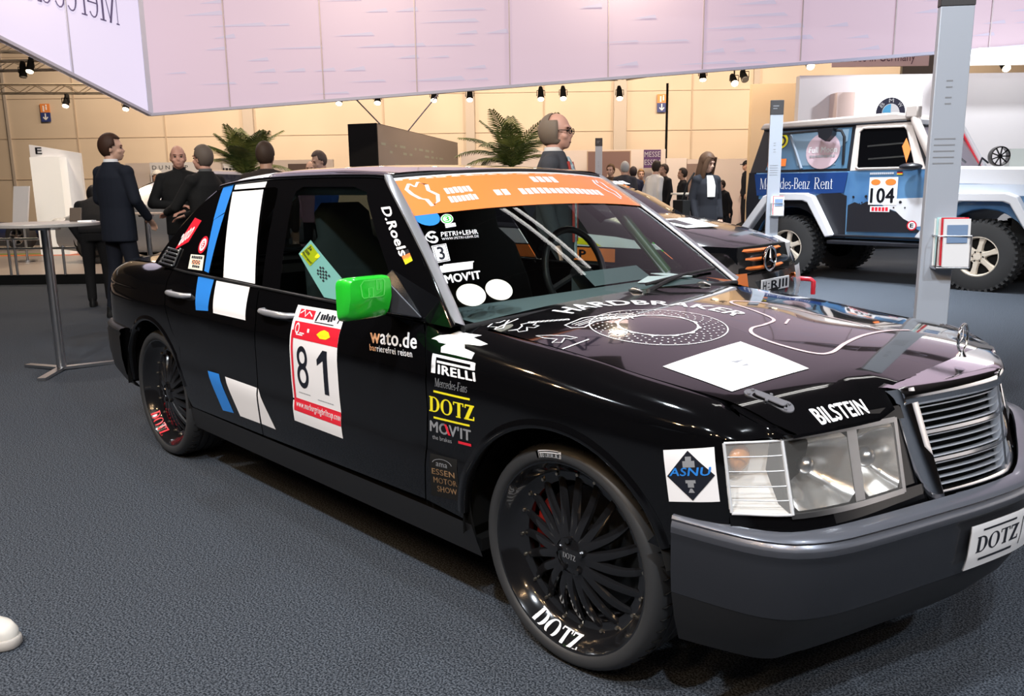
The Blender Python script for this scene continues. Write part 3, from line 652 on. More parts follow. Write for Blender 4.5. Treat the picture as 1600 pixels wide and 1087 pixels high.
# greenhouse stickers
gp = lambda nm, vf, q, m, par=car, off=.0012, label=None: decal(nm, vf, q, green, m, par, off, (.05, .05), label)
gp('blue_stripe', fill([[(0, .72), (.05, 1), (.95, 1), (1, .72), (1, 0), (0, 0)]]), ((-2.285, 1.322), (-2.185, 1.322), (-2.155, 1.20), (-2.235, 1.165)), M['blue_vinyl'], label='blue stripe over the rear pillar')
gp('blue_stripe', SQ, ((-2.232, 1.165), (-2.153, 1.195), (-2.102, .945), (-2.150, .950)), M['blue_vinyl'], label='blue stripe on the rear pillar')
gp('white_stripe', SQ, ((-2.17, 1.318), (-1.892, 1.330), (-1.888, 1.306), (-2.16, 1.298)), M['white_vinyl'], label='white stripe over the door frame')
sheet('white_stripe', fill([[(-2.17, -1), (-1.892, -1), (-1.89, -.68), (-2.15, -.68)]]), roof, M['white_vinyl'], car, (.05, .05), .0015)['label'] = 'white stripe on the roof edge'
gp('sticker', SQ, ((-2.435, 1.172), (-2.352, 1.160), (-2.404, 1.064), (-2.52, 1.026)), M['red_vinyl'], label='red sticker with white script')
gp('sticker_print', norm2d(text2d('auto', .03, .25)), ((-2.50, 1.100), (-2.385, 1.145), (-2.410, 1.085), (-2.500, 1.040)), M['bright_vinyl'], off=.002)
gp('sticker', disc2d(.5, .5, .5), ((-2.285, 1.095), (-2.205, 1.095), (-2.205, 1.02), (-2.285, 1.02)), M['red_vinyl'], label='round red switch sticker')
gp('sticker_print', ring2d(.5, .5, .22, .36, 24), ((-2.285, 1.095), (-2.205, 1.095), (-2.205, 1.02), (-2.285, 1.02)), M['bright_vinyl'], off=.002)
gp('sticker_print', pin(norm2d(text2d('E', .03)), .38, .34, .62, .66), ((-2.285, 1.095), (-2.205, 1.095), (-2.205, 1.02), (-2.285, 1.02)), M['bright_vinyl'], off=.002)
cq = ((-2.335, 1.012), (-2.197, 1.014), (-2.170, .950), (-2.318, .950))
gp('sticker', SQ, cq, M['cream_vinyl'], label='cream sticker with chequered flags')
gp('sticker_print', merge2d(blur_word(.12, .92, .72, .92, 6), blur_word(.28, .8, .12, .3, 4), *[rect2d(.2+.1*i, .36+.1*j, .28+.1*i, .44+.1*j) for i in range(6) for j in range(3) if (i+j) % 2]), cq, M['dark_ink'], off=.002)
gp('sticker_print', merge2d(*[rect2d(.2+.1*i, .36+.1*j, .28+.1*i, .44+.1*j) for i in range(6) for j in range(3) if (i+j+1) % 2]), cq, M['orange_vinyl'], off=.002)
gp('lettering', norm2d(text2d('D.Roels', .03)), ((-.948, 1.236), (-.752, 1.088), (-.795, 1.078), (-1.000, 1.232)), M['bright_vinyl'])
gp('flag_sticker', rect2d(0, 0, .34, 1), ((-.765, 1.104), (-.722, 1.070), (-.752, 1.056), (-.803, 1.092)), M['dark_ink'], label='small black red gold flag'); gp('flag_sticker', rect2d(.34, 0, .68, 1), ((-.765, 1.104), (-.722, 1.070), (-.752, 1.056), (-.803, 1.092)), M['orange_vinyl']); gp('flag_sticker', rect2d(.6, 0, 1, 1), ((-.765, 1.104), (-.722, 1.070), (-.752, 1.056), (-.803, 1.092)), M['yellow_vinyl'])
# air outlet on the rear pillar foot
b = MB()
for i in range(5):
    z = .962+.017*i
    b.bar(tuple(Vector(green(-2.635+i*.012, z))+Vector((-.004, -.007, 0))), tuple(Vector(green(-2.475+i*.004, z-.008))+Vector((0, -.007, 0))), .010, .008)
for (xa, xb) in ((-2.64, -2.585), (-2.47, -2.455)):
    b.bar(tuple(Vector(green(xa, .955))+Vector((0, -.006, 0))), tuple(Vector(green(xb, 1.035))+Vector((0, -.006, 0))), .010, .008)
b.build('air_vent', M['steel'], car, 30, .002)['label'] = 'slatted metal air outlet'
# glass
for sy in (False, True):
    g = sheet('side_window', fill([winF]), green, M['glass'], car, (.1, .1), -.004, 0, mirror=sy)
    g2 = sheet('side_window', fill([winR]), green, M['dark_glass'], car, (.1, .1), -.004, 0, mirror=sy)
    if not sy: gF, gR = g, g2
decal('white_stripe', SQ, ((-2.165, 1.288), (-1.892, 1.297), (-1.674, .930), (-1.955, .936)), green, M['white_vinyl'], gR, .001, label='white stripe over the rear door glass')
o = sheet('window_sticker', fill([[(-1.379, 1.112), (-1.430, 1.060), (-1.170, .922), (-.99, .918), (-1.075, .985)]]), green, M['pale_board'], gF, (.05, .05), -.006); o['label'] = 'pale blue sticker strip inside the front door glass'
yq = ((-1.365, 1.098), (-1.275, 1.058), (-1.320, 1.020), (-1.415, 1.060))
decal('sticker_print', SQ, yq, green, M['yellow_vinyl'], gF, -.0045); decal('sticker_print', merge2d(pin(norm2d(text2d('Ja', .03)), .05, .62, .35, .92), pin(norm2d(text2d('zum', .02)), .05, .36, .45, .56), pin(norm2d(text2d('Motorsport!', .02)), .05, .08, .95, .30)), yq, green, M['dark_ink'], gF, -.0035)
decal('sticker_print', merge2d(*[rect2d(.0+.17*i, .2*j, .15+.17*i, .18+.2*j) for i in range(6) for j in range(5) if (i+j) % 2]), ((-1.245, 1.030), (-1.165, .995), (-1.20, .972), (-1.27, 1.003)), green, M['dark_ink'], gF, -.0035)
wsp = [(-1+i/12, 0) for i in range(25)]+[(1-i/12, 1) for i in range(25)]
wsg = sheet('windscreen', fill([wsp]), wind, M['screen_glass'], car, (.1, .08), -.003)
rwg = sheet('rear_window', fill([wsp]), rearw, M['dark_glass'], car, (.1, .1), -.003)
for sf, vv_, r_ in ((wind, 1, .009), (wind, -.004, .011), (rearw, 1, .008), (rearw, 0, .010)):
    b = MB(); b.tube([sf(-1+i/15, vv_) for i in range(31)], r_, 8); b.build('window_seal', M['black_plastic'], car, 60)
ux = lambda q: tuple((u*(.715-.150*v_)/(.757-.187*v_)+.022, v_) for u, v_ in q)
wd = lambda nm, vf, q, m, off=.0012, label=None: decal(nm, vf, q if nm.startswith('windscreen_b') or nm == 'banner_print' else ux(q), wind, m, wsg, off, (.06, .04), label)
bnq = ((-1.0, .975), (1.0, .975), (1.0, .685), (-1.0, .685))
def arch_b(vf):                                             # the banner's lower edge bows upward in the middle
    v, f = vf; return [(a, 1-(1-b)*(1-.13*(1-(2*a-1)**2))) for a, b in v], f
ban = arch_b(fill([[(i/20, 1) for i in range(21)]+[(1-i/20, 0) for i in range(21)]]))
wd('windscreen_banner', ban, bnq, M['orange_vinyl'], label='orange banner across the windscreen top')
mapo = [(.0, .75), (.12, .95), (.22, .80), (.34, .98), (.50, .85), (.46, .62), (.60, .42), (.52, .18), (.34, .05), (.30, .30), (.18, .36), (.06, .55)]
def ban_line(x0, x1, flip=False):
    p = [(x0+(x1-x0)*a, .12+.76*b) for a, b in mapo]
    return line2d(p, .012, True)
wd('windscreen_bright_reflection', rect2d(0, 0, 1, 1), ((-1.0, .998), (1.0, .998), (1.0, .965), (-1.0, .965)), M['bright_vinyl'], label='reflection painted white above the orange banner')  # white strip paints in a lamp's reflection along the screen top
wd('banner_print', arch_b(merge2d(ban_line(.03, .17), ban_line(.86, .99), blur_word(.145, .24, .42, .62, 6), blur_word(.14, .24, .16, .36, 7), blur_word(.51, .64, .62, .86, 4), blur_word(.31, .37, .22, .44, 2), blur_word(.41, .82, .20, .42, 15))), bnq, M['bright_vinyl'], .0022)
wd('sticker', disc2d(.5, .5, .5), ((-1.035, .735), (-.885, .735), (-.885, .605), (-1.035, .605)), M['blue_vinyl'], .0008, 'blue disc sticker')
g3q = ((-.895, .672), (-.785, .675), (-.815, .580), (-.925, .575))
wd('sticker', merge2d(disc2d(.5, .62, .36), rect2d(.3, 0, .9, .26)), g3q, M['bright_vinyl'], label='round green and white number 3 sticker'); wd('sticker_print', merge2d(ring2d(.5, .62, .24, .31, 24), pin(norm2d(text2d('3', .03)), .38, .44, .62, .80)), g3q, M['green_paint'], .002)
sq_ = ((-1.030, .563), (-.945, .563), (-.965, .490), (-1.045, .495))
wd('sticker', merge2d(ring2d(.5, .72, .18, .36, 20, .5, 4.8), ring2d(.5, .30, .18, .36, 20, -2.6, 1.6), ring2d(.5, .5, .42, .5, 24, 2.2, 4.4)), sq_, M['bright_vinyl'], label='white swirl sticker')
wd('lettering', norm2d(text2d('PETRI+LEHR', .02)), ((-.935, .553), (-.712, .541), (-.722, .511), (-.948, .523)), M['bright_vinyl']); wd('lettering', norm2d(text2d('WWW.PETRI-LEHR.DE', .01)), ((-.950, .515), (-.727, .503), (-.733, .487), (-.955, .499)), M['bright_vinyl'])
q3 = ((-1.031, .473), (-.943, .476), (-.972, .368), (-1.052, .366))
wd('sticker', SQ, q3, M['bright_vinyl'], label='white square sticker with a 3'); wd('sticker_print', merge2d(pin(norm2d(text2d('3', .03)), .28, .12, .72, .88), line2d([(.08, .05), (.92, .05), (.92, .95), (.08, .95)], .05, True)), q3, M['dark_ink'], .002)
wd('sticker', merge2d(rect2d(0, 0, .97, .86), rect2d(.1, .86, 1, 1)), ((-1.041, .352), (-.846, .344), (-.871, .300), (-1.058, .305)), M['bright_vinyl'], label='white bar sticker')
wd('lettering', norm2d(text2d("MOV'IT", .035)), ((-1.049, .292), (-.842, .285), (-.859, .236), (-1.056, .240)), M['bright_vinyl'])
wd('sticker', disc2d(.5, .5, .5, 28), ((-1.030, .222), (-.875, .218), (-.885, .094), (-1.045, .098)), M['cream_vinyl'], label='pale oval sticker at the screen corner'); wd('sticker', disc2d(.5, .5, .5, 28), ((-.865, .222), (-.715, .218), (-.725, .098), (-.878, .102)), M['cream_vinyl'], label='pale oval sticker beside the other')
# ---- bonnet, boot lid
NK = [-.69+.046*i for i in range(31)]
hx_rear = lambda y: -.448-.022*(y/.7)**2
edge_f = lambda y: .70-.13*(abs(y)/.70)**2
h_out = [(hx_rear(y), y) for y in NK]+[(.2, .698), (.40, .698), (.47, .697), (.53, .692)]+[(edge_f(y), y) for y in (.67, .6, .5, .42, .365)]+[(.635, .345), (.652, .24), (.668, .12), (.672, 0), (.668, -.12), (.652, -.24), (.635, -.345)]+[(edge_f(y), y) for y in (-.365, -.42, -.5, -.6, -.67)]+[(.53, -.692), (.47, -.697), (.40, -.698), (.2, -.698)]
bon = sheet('bonnet', fill([h_out]), hood, BP, car, (.025, .03), 0)
for sy in (1, -1):                                          # rolled front lip of the bonnet, and the joint beside it
    b = MB(); b.loft([[tuple(side(s, 2)[i]*(-sy if i == 1 else 1) for i in range(3)) for s in (.10, .38, .47, .50, .54, .58, .62)], [(x, y*sy, hood(x, y)[2]-.004) for x, y in ((.10, .694), (.38, .694), (.46, .693), (.50, .689), (.535, .688), (.56, .684), (edge_f(.675)-.004, .675))]], False); b.build('wing_edge', BP, car, 80)
    b = MB(); b.loft([[(x, y*sy, z) for x, y, z in (hood(edge_f(y), y), (edge_f(y)+.004, y, hood(edge_f(y), y)[2]-.006), (edge_f(y)-.012, y, hood(edge_f(y), y)[2]-.012))] for y in (.685, .6, .5, .42, .365)], False); b.build('bonnet_lip', BP, bon, 80)
hd = lambda nm, vf, q, m, off=.0012, label=None, par=None: decal(nm, vf, q, hood, m, par or bon, off, (.015, .02), label)
# chart of hood drawings: plain (x, y) metres
hraw = lambda nm, vf, m, off=.0012, label=None, par=None: tag(sheet(nm, vf, hood, m, par or bon, (.05, .05), off), label)
dc, dr = (-.045, -.330), .205
def rot2(vf, a, c):
    v, f = vf; return [(c[0]+p*cos(a)-q*sin(a), c[1]+p*sin(a)+q*cos(a)) for p, q in v], f
bits = [ring2d(*dc, dr-.004, dr, 60), ring2d(*dc, .115, .121, 50)]
for k in range(12):                                          # scalloped inner edge and drilled rows of the brake disc
    a = 2*pi*k/12; bits.append(ring2d(dc[0]+.112*cos(a), dc[1]+.112*sin(a), .010, .016, 12, a-1.5, a+1.5))
for k in range(30):
    for j in range(5):
        a = 2*pi*k/30+.09*j; r = .137+.0135*j
        bits.append(disc2d(dc[0]+r*cos(a), dc[1]+r*sin(a), .0032, 8))
hraw('brake_disc_drawing', merge2d(*bits), M['bright_vinyl'], label='white line drawing of a drilled brake disc')
vt, ft = norm2d(text2d('HARDBRAKER', .03))                    # lettering bent round the disc's far side
arcv = []
for p_, q_ in vt:
    a = R_(194)-R_(122)*p_; r = dr+.080+.078*q_
    arcv.append((dc[0]+r*cos(a+.0), dc[1]+r*sin(a)))
hraw('bonnet_lettering', (arcv, ft), M['bright_vinyl'], label='white arched capitals round the disc')
cal = [(-.245, -.52), (-.262, -.42), (-.235, -.34), (-.19, -.27), (-.15, -.29), (-.19, -.36), (-.205, -.43), (-.185, -.50), (-.21, -.53)]
hraw('caliper_drawing', merge2d(line2d(cal, .006, True), line2d([(-.235, -.5), (-.24, -.42), (-.215, -.35), (-.175, -.28)], .004), line2d([(-.222, -.5), (-.225, -.42), (-.2, -.36), (-.165, -.29)], .004), line2d([(-.21, -.5), (-.213, -.43), (-.19, -.37)], .004)), M['bright_vinyl'])
hraw('bonnet_lettering', rot2(place2d(norm2d(text2d('MOVIT', .04)), 0, 0, .11, .035), R_(50), (-.205, -.40)), M['bright_vinyl'], .0016)
hand = [(-.405, -.685), (-.385, -.668), (-.37, -.69), (-.36, -.665), (-.395, -.62), (-.412, -.590), (-.418, -.60), (-.412, -.63), (-.425, -.645)]
arm = [(-.33, -.672), (-.32, -.64), (-.335, -.61), (-.35, -.60), (-.345, -.575), (-.325, -.56), (-.318, -.58), (-.30, -.575), (-.295, -.60), (-.315, -.61), (-.29, -.635), (-.30, -.66), (-.315, -.65)]
chain = [ring2d(-.345+.0075*i, -.565+.0125*i, .004, .0085, 10) for i in range(9)]
leg = [(-.235, -.655), (-.205, -.625), (-.165, -.60), (-.13, -.595), (-.135, -.615), (-.155, -.62), (-.135, -.655), (-.155, -.672), (-.165, -.64), (-.20, -.655)]
hraw('hand_drawing', merge2d(line2d(hand, .005, True), line2d([(-.375, -.685), (-.402, -.560)], .005), line2d(arm, .005, True), *chain, line2d(leg, .005, True), line2d([(-.095, -.695), (-.095, -.585)], .006)), M['bright_vinyl'], label='white line drawing of hands pulling a chain')
def smooth2(p, n=8):
    P = [Vector(q) for q in p]; out = []
    for i in range(len(P)-1):
        a, b_, c, d = P[max(i-1, 0)], P[i], P[i+1], P[min(i+2, len(P)-1)]
        for k in range(n):
            t = k/n; out.append(.5*((2*b_)+(c-a)*t+(2*a-5*b_+4*c-d)*t*t+(3*b_-a-3*c+d)*t**3))
    return [tuple(q) for q in out]+[tuple(P[-1])]
trk = smooth2([(-.02, .27), (-.10, .20), (-.075, .135), (.05, .075), (.145, .01), (.165, -.08), (.165, -.153), (.205, -.215), (.30, -.262), (.41, -.275), (.445, -.235), (.43, -.12), (.42, .02), (.43, .16), (.46, .26)])
hraw('race_track_drawing', merge2d(line2d(trk, .011), line2d(smooth2([(-.03, .25), (.10, .25), (.25, .22), (.40, .16)]), .006), line2d([(.17, .06), (.20, -.02)], .008)), M['pink_line'], label='pale outline of a race track')
pap = ((.222, -.312), (.466, -.398), (.403, -.652), (.184, -.622))
hd('white_panel_sticker', SQ, pap, M['paper'], .0015, 'blank bright white square sheet')
hd('sticker_print', merge2d(fill([[(.40, .52), (.45, .66), (.47, .54)]]), fill([[(.56, .52), (.60, .58), (.55, .60)]]), *[ring2d(.40+.05*i, .44-.05*j, .008, .012, 8) for i in range(5) for j in range(3)]), pap, M['slat_grey'], .0022)
blq = ((.556, -.580), (.606, -.418), (.638, -.434), (.597, -.592))
hd('bonnet_lettering', norm2d(text2d('BILSTEIN', .035)), blq, M['bright_vinyl'], .0032, 'white shock absorber maker lettering on the bonnet lip')
def pin_lock(x, y, rz):
    w_ = MB(); pl = [(.040*t+.019*cos(a), .019*sin(a)) for t, a in [(1, R_(q)) for q in range(-90, 91, 15)]+[(-1, R_(q)) for q in range(90, 271, 15)]]
    def fn(p, q, d):
        c, s = cos(rz), sin(rz); X, Y = x+p*c-q*s, y+p*s+q*c; h = hood(X, Y); return (X, Y, h[2]+d)
    w_.prism(pl, 0, .003, fn); w_.prism([(p*.62+.004, q*.55) for p, q in pl], .003, .006, fn)
    for px_, py_ in ((.044, .012), (.044, -.012), (-.044, .012), (-.044, -.012), (0, .015), (0, -.015)):
        w_.prism([(px_+.004*cos(R_(a)), py_+.004*sin(R_(a))) for a in range(0, 360, 60)], .002, .0055, fn)
    w_.build('bonnet_lock', M['lock_grey'], bon, 40, .001)
pin_lock(.482, -.622, R_(8)); pin_lock(.482, .622, R_(-8))
for y0 in (.06, .50):                                       # washer nozzles
    b = MB(); h = Vector(hood(-.425, y0)); b.tube([h+Vector((-.03, 0, .001)), h+Vector((-.005, .0, .008)), h+Vector((.03, 0, .002))], [.006, .010, .004], 8)
    b.build('washer_jet', M['steel'], bon, 50)
tr_out = [(-2.72+.10*(y/.7)**2-.12*(1-(y/.7)**2), y) for y in NK]+[(-3.0, .70), (-3.40, .66), (-3.54, .55), (-3.575, .3), (-3.58, 0), (-3.575, -.3), (-3.54, -.55), (-3.40, -.66), (-3.0, -.70)]
sheet('boot_lid', fill([tr_out]), trunk, BP, car, (.06, .06), 0)
# ---- lamps
def lamp_unit(sy):
    mir = sy < 0
    tr = lambda p: (p[0], p[1]*sy*1, p[2])
    h = MB(); back = lambda t, z, d: tuple(Vector(nose(t, z))+Vector((-d, .35*d, 0)))
    # bowl behind the headlamp glass, fog lamp bowl, dark divider
    def bowl(t0, t1, d, c=None):
        n = 10; rings = []
        for i in range(7):
            k = i/6; q = 1-k*.93; row = []
            for j in range(20):
                a = 2*pi*j/20; u = max(-1, min(1, 1.35*cos(a)))*q; v = max(-1, min(1, 1.35*sin(a)))*q
                row.append(tr(back((t0+t1)/2+(t1-t0)/2*u, .665+.074*v, .006+d*(1-(1-k)**2))))
            rings.append(row)
        h.loft(rings, True, False)
    bowl(1.06, 2.12, .10); bowl(2.28, 2.98, .085)
    hl = h.build('headlamp', M['reflector'], car, 60)
    hl['label'] = 'clear headlamp unit'
    b = MB(); rows = [[tr(back(t, z, .004)) for z in (.588, .742)] for t in (2.12, 2.2, 2.28)]; b.loft(rows, False)
    b.ball(tr(back(1.6, .665, .05)), (.020, .020, .020), 12, 8); b.ball(tr(back(2.63, .655, .05)), .024, 12, 8); b.build('lamp_bulb', M['steel'], hl, 60)
    b = MB()
    for t0, t1 in ((1.02, 1.03), (2.99, 3.02)):
        b.loft([[tr(back(t, z, -.002)) for z in (.580, .75)] for t in (t0-.03, t1+.03)], False)
    for z0, z1 in ((.578, .590), (.740, .752)): b.loft([[tr(back(t, z, -.002)) for z in (z0, z1)] for t in [1+.2*i for i in range(11)]], False)
    b.build('headlamp_frame', M['steel'], hl, 50)
    out = [(1.0+.2*i, .588) for i in range(11)]+[(3.0-.2*i, .743) for i in range(11)]
    g = sheet('headlamp_glass', fill([out]), nose, M['lamp_glass'], hl, (.2, .05), .006, 0, mirror=mir)
    # indicator
    b = MB()
    rings = [[tr(back(.05+.92*i/8, z, d)) for z, d in ((.590, 0), (.60, .03), (.665, .055), (.73, .03), (.741, 0))] for i in range(9)]
    b.loft(rings, False); il = b.build('indicator_lamp', M['frost_back'], car, 60); il['label'] = 'clear indicator with horizontal ribs'
    out = [(.02+.1*i, .588) for i in range(10)]+[(.98, .588), (.98, .743)]+[(.92-.1*i, .743) for i in range(10)]
    sheet('indicator_glass', fill([out]), nose, M['frost_glass'], il, (.15, .05), .004, 0, mirror=mir)
    b = MB()
    for z in (.618, .648, .680, .712): b.tube([tr(back(.05+.23*i, z, -.004)) for i in range(5)], .0016, 6)
    b.tube([tr(back(t, z, -.004)) for t, z in [(.02, .59)]+[(.02, .743)]], .0035, 6)
    b.tube([tr(back(t, .743, -.004)) for t in (.02, .25, .5, .75, 1.0)], .003, 6); b.tube([tr(back(t, .588, -.004)) for t in (.02, .25, .5, .75, 1.0)], .0035, 6); b.tube([tr(back(1.0, z, -.005)) for z in (.588, .743)], .0045, 6)
    b.build('indicator_ribs', M['lens_clear'], il, 60)
    b = MB(); b.ball(tr(back(.42, .70, .03)), (.02, .035, .03), 12, 8); b.build('indicator_bulb', M['amber'], il, 60)
lamp_unit(1); lamp_unit(-1)
# ---- radiator grille
GR = MB(); GO = lambda u, w, o: tuple(Vector(grille(u, w))+Vector((o, 0, o*.3)))
us = [-1+i/12 for i in range(25)]
def capb(u):
    y = grille(u, 1.03)[1]*1.03; x = .674-.037*min(1, (y/.345)**2)-.022; h = hood(x, y); return (x, y, h[2]-.001)
GR.loft([[GO(u, .86, -.010), GO(u, .86, .010), GO(u, .90, .020), GO(u, .97, .022), GO(u, 1.03, .012), tuple(Vector(GO(u, 1.06, -.012))), capb(u)] for u in us], False)
GR.loft([[GO(u, .06, -.01), GO(u, .06, .010), GO(u, .03, .014), GO(u, -.01, .008), GO(u, -.02, -.02)] for u in us], False)
for s in (1, -1):
    ws2 = [-.02+.99*i/10 for i in range(11)]
    GR.loft([[GO(s*u, w, o) for u, o in ((.875, -.012), (.875, .010), (.90, .018), (.985, .016), (1.02, .0), (1.02, -.07))] for w in ws2+[1.03]], False)
gri = GR.build('radiator_grille', M['chrome'], car, 60); gri['label'] = 'chrome framed radiator grille'
b = MB(); b.loft([[GO(u, w, -.035) for w in (-.02, .5, 1.03)] for u in us], False); b.build('grille_backing', M['matt_black'], gri)
us2 = [-.88+1.76*i/16 for i in range(17)]
for k in range(12):
    w = .095+.067*k
    b = MB(); b.loft([[GO(u, w-.007, .002), GO(u, w-.009, -.020), GO(u, w+.004, -.022), GO(u, w+.005, .002)] for u in us2], True, True)
    b.build('grille_slat', M['slat_grey'], gri, 40)
for w in (.33, .597):
    b = MB(); b.loft([[GO(u, w-.016, .008), GO(u, w-.016, -.012), GO(u, w+.016, -.012), GO(u, w+.016, .008)] for u in us2], True, True); b.build('grille_bar', M['chrome'], gri, 40)
b = MB(); b.loft([[GO(-.028, w, .012), GO(-.028, w, -.01), GO(.028, w, -.01), GO(.028, w, .012)] for w in (.06, .3, .6, .87)], True, True); b.build('grille_centre_bar', M['chrome'], gri, 40)
def star(mb, c, r, t, M_=None):                             # three-pointed star in a ring, drawn in the local y-z plane
    c = Vector(c)
    tr_ = lambda v: (M_ @ (c+Vector(v))) if M_ else c+Vector(v)
    mb.tube([tr_((0, r*cos(2*pi*i/32), r*sin(2*pi*i/32))) for i in range(33)], t, 8, False)
    for k in range(3):
        a = pi/2+2*pi*k/3; tip = Vector((0, cos(a), sin(a)))*r; n = Vector((0, -sin(a), cos(a)))
        q = [Vector((t*.9, 0, 0)), n*r*.16+tip*.12, tip, -n*r*.16+tip*.12, Vector((-t*.9, 0, 0))]
        mb.add([tr_(v) for v in q], [(0, 1, 2), (0, 2, 3), (4, 2, 1), (4, 3, 2)])
b = MB(); star(b, (.69, 0, .895), .036, .0032); b.tube([(.69, 0, .845), (.69, 0, .862)], [.014, .005], 10); b.build('bonnet_star', M['chrome'], car, 50)['label'] = 'chrome star ornament standing above the grille'
b = MB(); q = Vector(grille(0, .97)); T = Matrix.Translation(q+Vector((.026, 0, .004))) @ Matrix.Rotation(R_(-90+18), 4, 'Z').inverted() ; b.ball(tuple(q+Vector((.020, 0, .002))), (.006, .024, .022), 16, 10); b.build('grille_emblem', M['chrome'], gri, 60)
# ---- bumpers and number plate
S2 = [-1.15+.05*i for i in range(47)]
WW = [p for p, _ in BO]
b = MB(); b.loft([[bump(s, w) for w in WW if .15 <= w <= .62] for s in S2], False)
fb = b.build('front_bumper', M['bumper_grey'], car, 50, weld=False); fb['label'] = 'dark grey plastic front bumper, light on its top edge painted lighter'
b = MB(); b.loft([[bump(s, w) for w in WW if w <= .20] for s in S2], False); b.build('bumper_strip', M['lit_edge_grey'], fb, 50)  # reflected light on the top edge, put into a lighter grey
b = MB(); b.loft([[bump(s, w) for w in (.60, .64, .72, .80, .9, 1)] for s in S2], False); b.build('front_apron', M['black_plastic'], car, 50)
plq = ((.284, .28), (-.236, .28), (-.236, .575), (.284, .575))
npl = sheet('number_plate', quadmap(SQ, plq), bump, M['white_vinyl'], fb, (.04, .05), .016, .004); npl['label'] = 'white number plate with the wheel maker lettering'
sheet('plate_lettering', quadmap(place2d(dotz2d(), .05, .14, .375, .90), plq), bump, M['dark_ink'], npl, (.05, .1), .0168)
sheet('plate_lettering', quadmap(merge2d(rect2d(.405, .16, .412, .84), rect2d(.58, .35, .62, .66), place2d(dotz2d(), .66, .14, .96, .9)), plq), bump, M['dark_ink'], npl, (.05, .1), .0168)
RBX = lambda s: (spl(s, PATH_X), -spl(s, PATH_Y))
b = MB()
for sy in (1, -1):
    rows = []
    for s in [-3.04, -3.1, -3.2, -3.3, -3.4, -3.5, -3.58, -3.66, -3.75, -3.9, -4.1, -4.31]:
        e = .01; x, y = RBX(s); x2, y2 = RBX(s-e); x1, y1 = RBX(s+e); d = Vector((x2-x1, y2-y1)).normalized(); n = Vector((d.y, -d.x))
        if n.dot(Vector((x+2.6, y))) < 0: n = -n
        rows.append([(x+n.x*o, (y+n.y*o)*sy, z) for o, z in ((-.01, .605), (.018, .60), (.026, .59), (.02, .575), (.028, .56), (.026, .45), (.012, .36), (-.03, .29), (-.08, .26))])
    b.loft(rows, False)
rbm = b.build('rear_bumper', M['black_plastic'], car, 50)
for sy in (False, True):
    tl = [(-3.44-.02*i, vz(-3.44, .63)) for i in range(17)]+[(-3.76+.02*i, vz(-3.44, .79)) for i in range(17)]
    sheet('tail_lamp', fill([tl]), side, mat('tail_red%d' % sy, (.25, .01, .01), .15, coat=1), car, (.05, .1), .004, mirror=sy)
b = MB(); b.tube([(-3.50, -.52, .765), (-3.60, -.50, .765), (-3.64, -.50, .765)], .018, 10); b.build('tow_eye', M['bright_vinyl'], car, 50)
# ---- door mirrors
def mirror(sy, par):
    b = MB(); rings = []
    # cover: rounded block, faceted along the lower half
    for x, k in ((-.705, .93), (-.70, .985), (-.66, 1.0), (-.640, .96), (-.630, .86), (-.628, .6), (-.628, .0)):
        y0, y1, z0, z1 = -.858, -1.02, .912, 1.045; cy, cz = (y0+y1)/2, (z0+z1)/2+.004*(x+.66)/.04; ry, rz = (y1-y0)/2*k, (z1-z0)/2*k; row = []
        for j in range(32):
            a = 2*pi*j/32; cs, sn = cos(a), sin(a); p = 2/7.
            yy, zz = math.copysign(abs(cs)**p, cs), math.copysign(abs(sn)**p, sn)
            dx = -.030*max(0, -zz-.12)**1 - .020*max(0, -yy*-1-.5)
            row.append((x+(dx*k if x > -.69 else 0), (cy+ry*yy)*sy, cz+rz*zz))
        rings.append(row)
    b.loft(rings, True, True); hs = b.build('side_mirror', M['green_paint'], par, 35); hs['label'] = 'bright green door mirror cover'
    b = MB(); b.box((-.706, -.938*sy, .978), (.004, .135, .11)); b.build('mirror_glass', M['chrome'], hs)
    lf = lambda u, v: (-.6265, (-.895-.085*(1-u))*sy, .985+.05*v)
    lg = merge2d(line2d([(.05, .1), (.0, .75), (.12, 1), (.95, 1), (1, .85), (.95, .05), (.85, 0), (.1, 0)], .035, True), line2d([(.32, 0), (.32, .55), (.5, .55), (.5, 0)], .035), line2d([(.66, 1), (.66, .4), (.82, .4), (.82, .8)], .035))
    sheet('mirror_logo', lg, lf, M['green_line'], hs, (0, 0), .001)
    b = MB(); A, B_, C_ = (-.815, 1.040), (-.585, .905), (-.76, .903)
    g = lambda q, o: Vector(green(*q))+Vector((0, -o, 0))
    vs_ = [g(A, 0), g(B_, 0), g(C_, 0), Vector((-.675, -.862, 1.035)), Vector((-.645, -.862, .925)), Vector((-.705, -.862, .925))]
    vs_ = [Vector((v.x, v.y*sy, v.z)) for v in vs_]
    b.add(vs_, [(0, 1, 3), (1, 4, 3), (1, 2, 4), (2, 5, 4), (2, 0, 5), (0, 3, 5), (3, 4, 5), (0, 2, 1)]); b.build('mirror_base', M['trim_grey'] if False else M['bumper_grey'], hs, 0, .004)
mirror(1, doorF)
# ---- wipers
def wiper(y0, y1, x1):
    b = MB(); pv = Vector(wind(y0/.757, .0))+Vector((.006, 0, .012)); tip = Vector(wind(y1/.757, .075))+Vector((.008, 0, .016)); md = (pv+tip)/2+Vector((.006, 0, .008))
    b.tube([pv+Vector((0, 0, -.02)), pv, md, (md+tip)/2, tip], [.012, .010, .007, .005, .005], 8)
    a0 = Vector(wind(y1/.757+.32, .10))+Vector((.006, 0, .010)); a1 = Vector(wind(y1/.757-.40, .045))+Vector((.006, 0, .010))
    b.tube([a0, (a0+a1)/2+Vector((.006, 0, .006)), a1], .006, 6)
    b.build('windscreen_wiper', M['black_plastic'], car, 50)
wiper(.12, .44, 0)
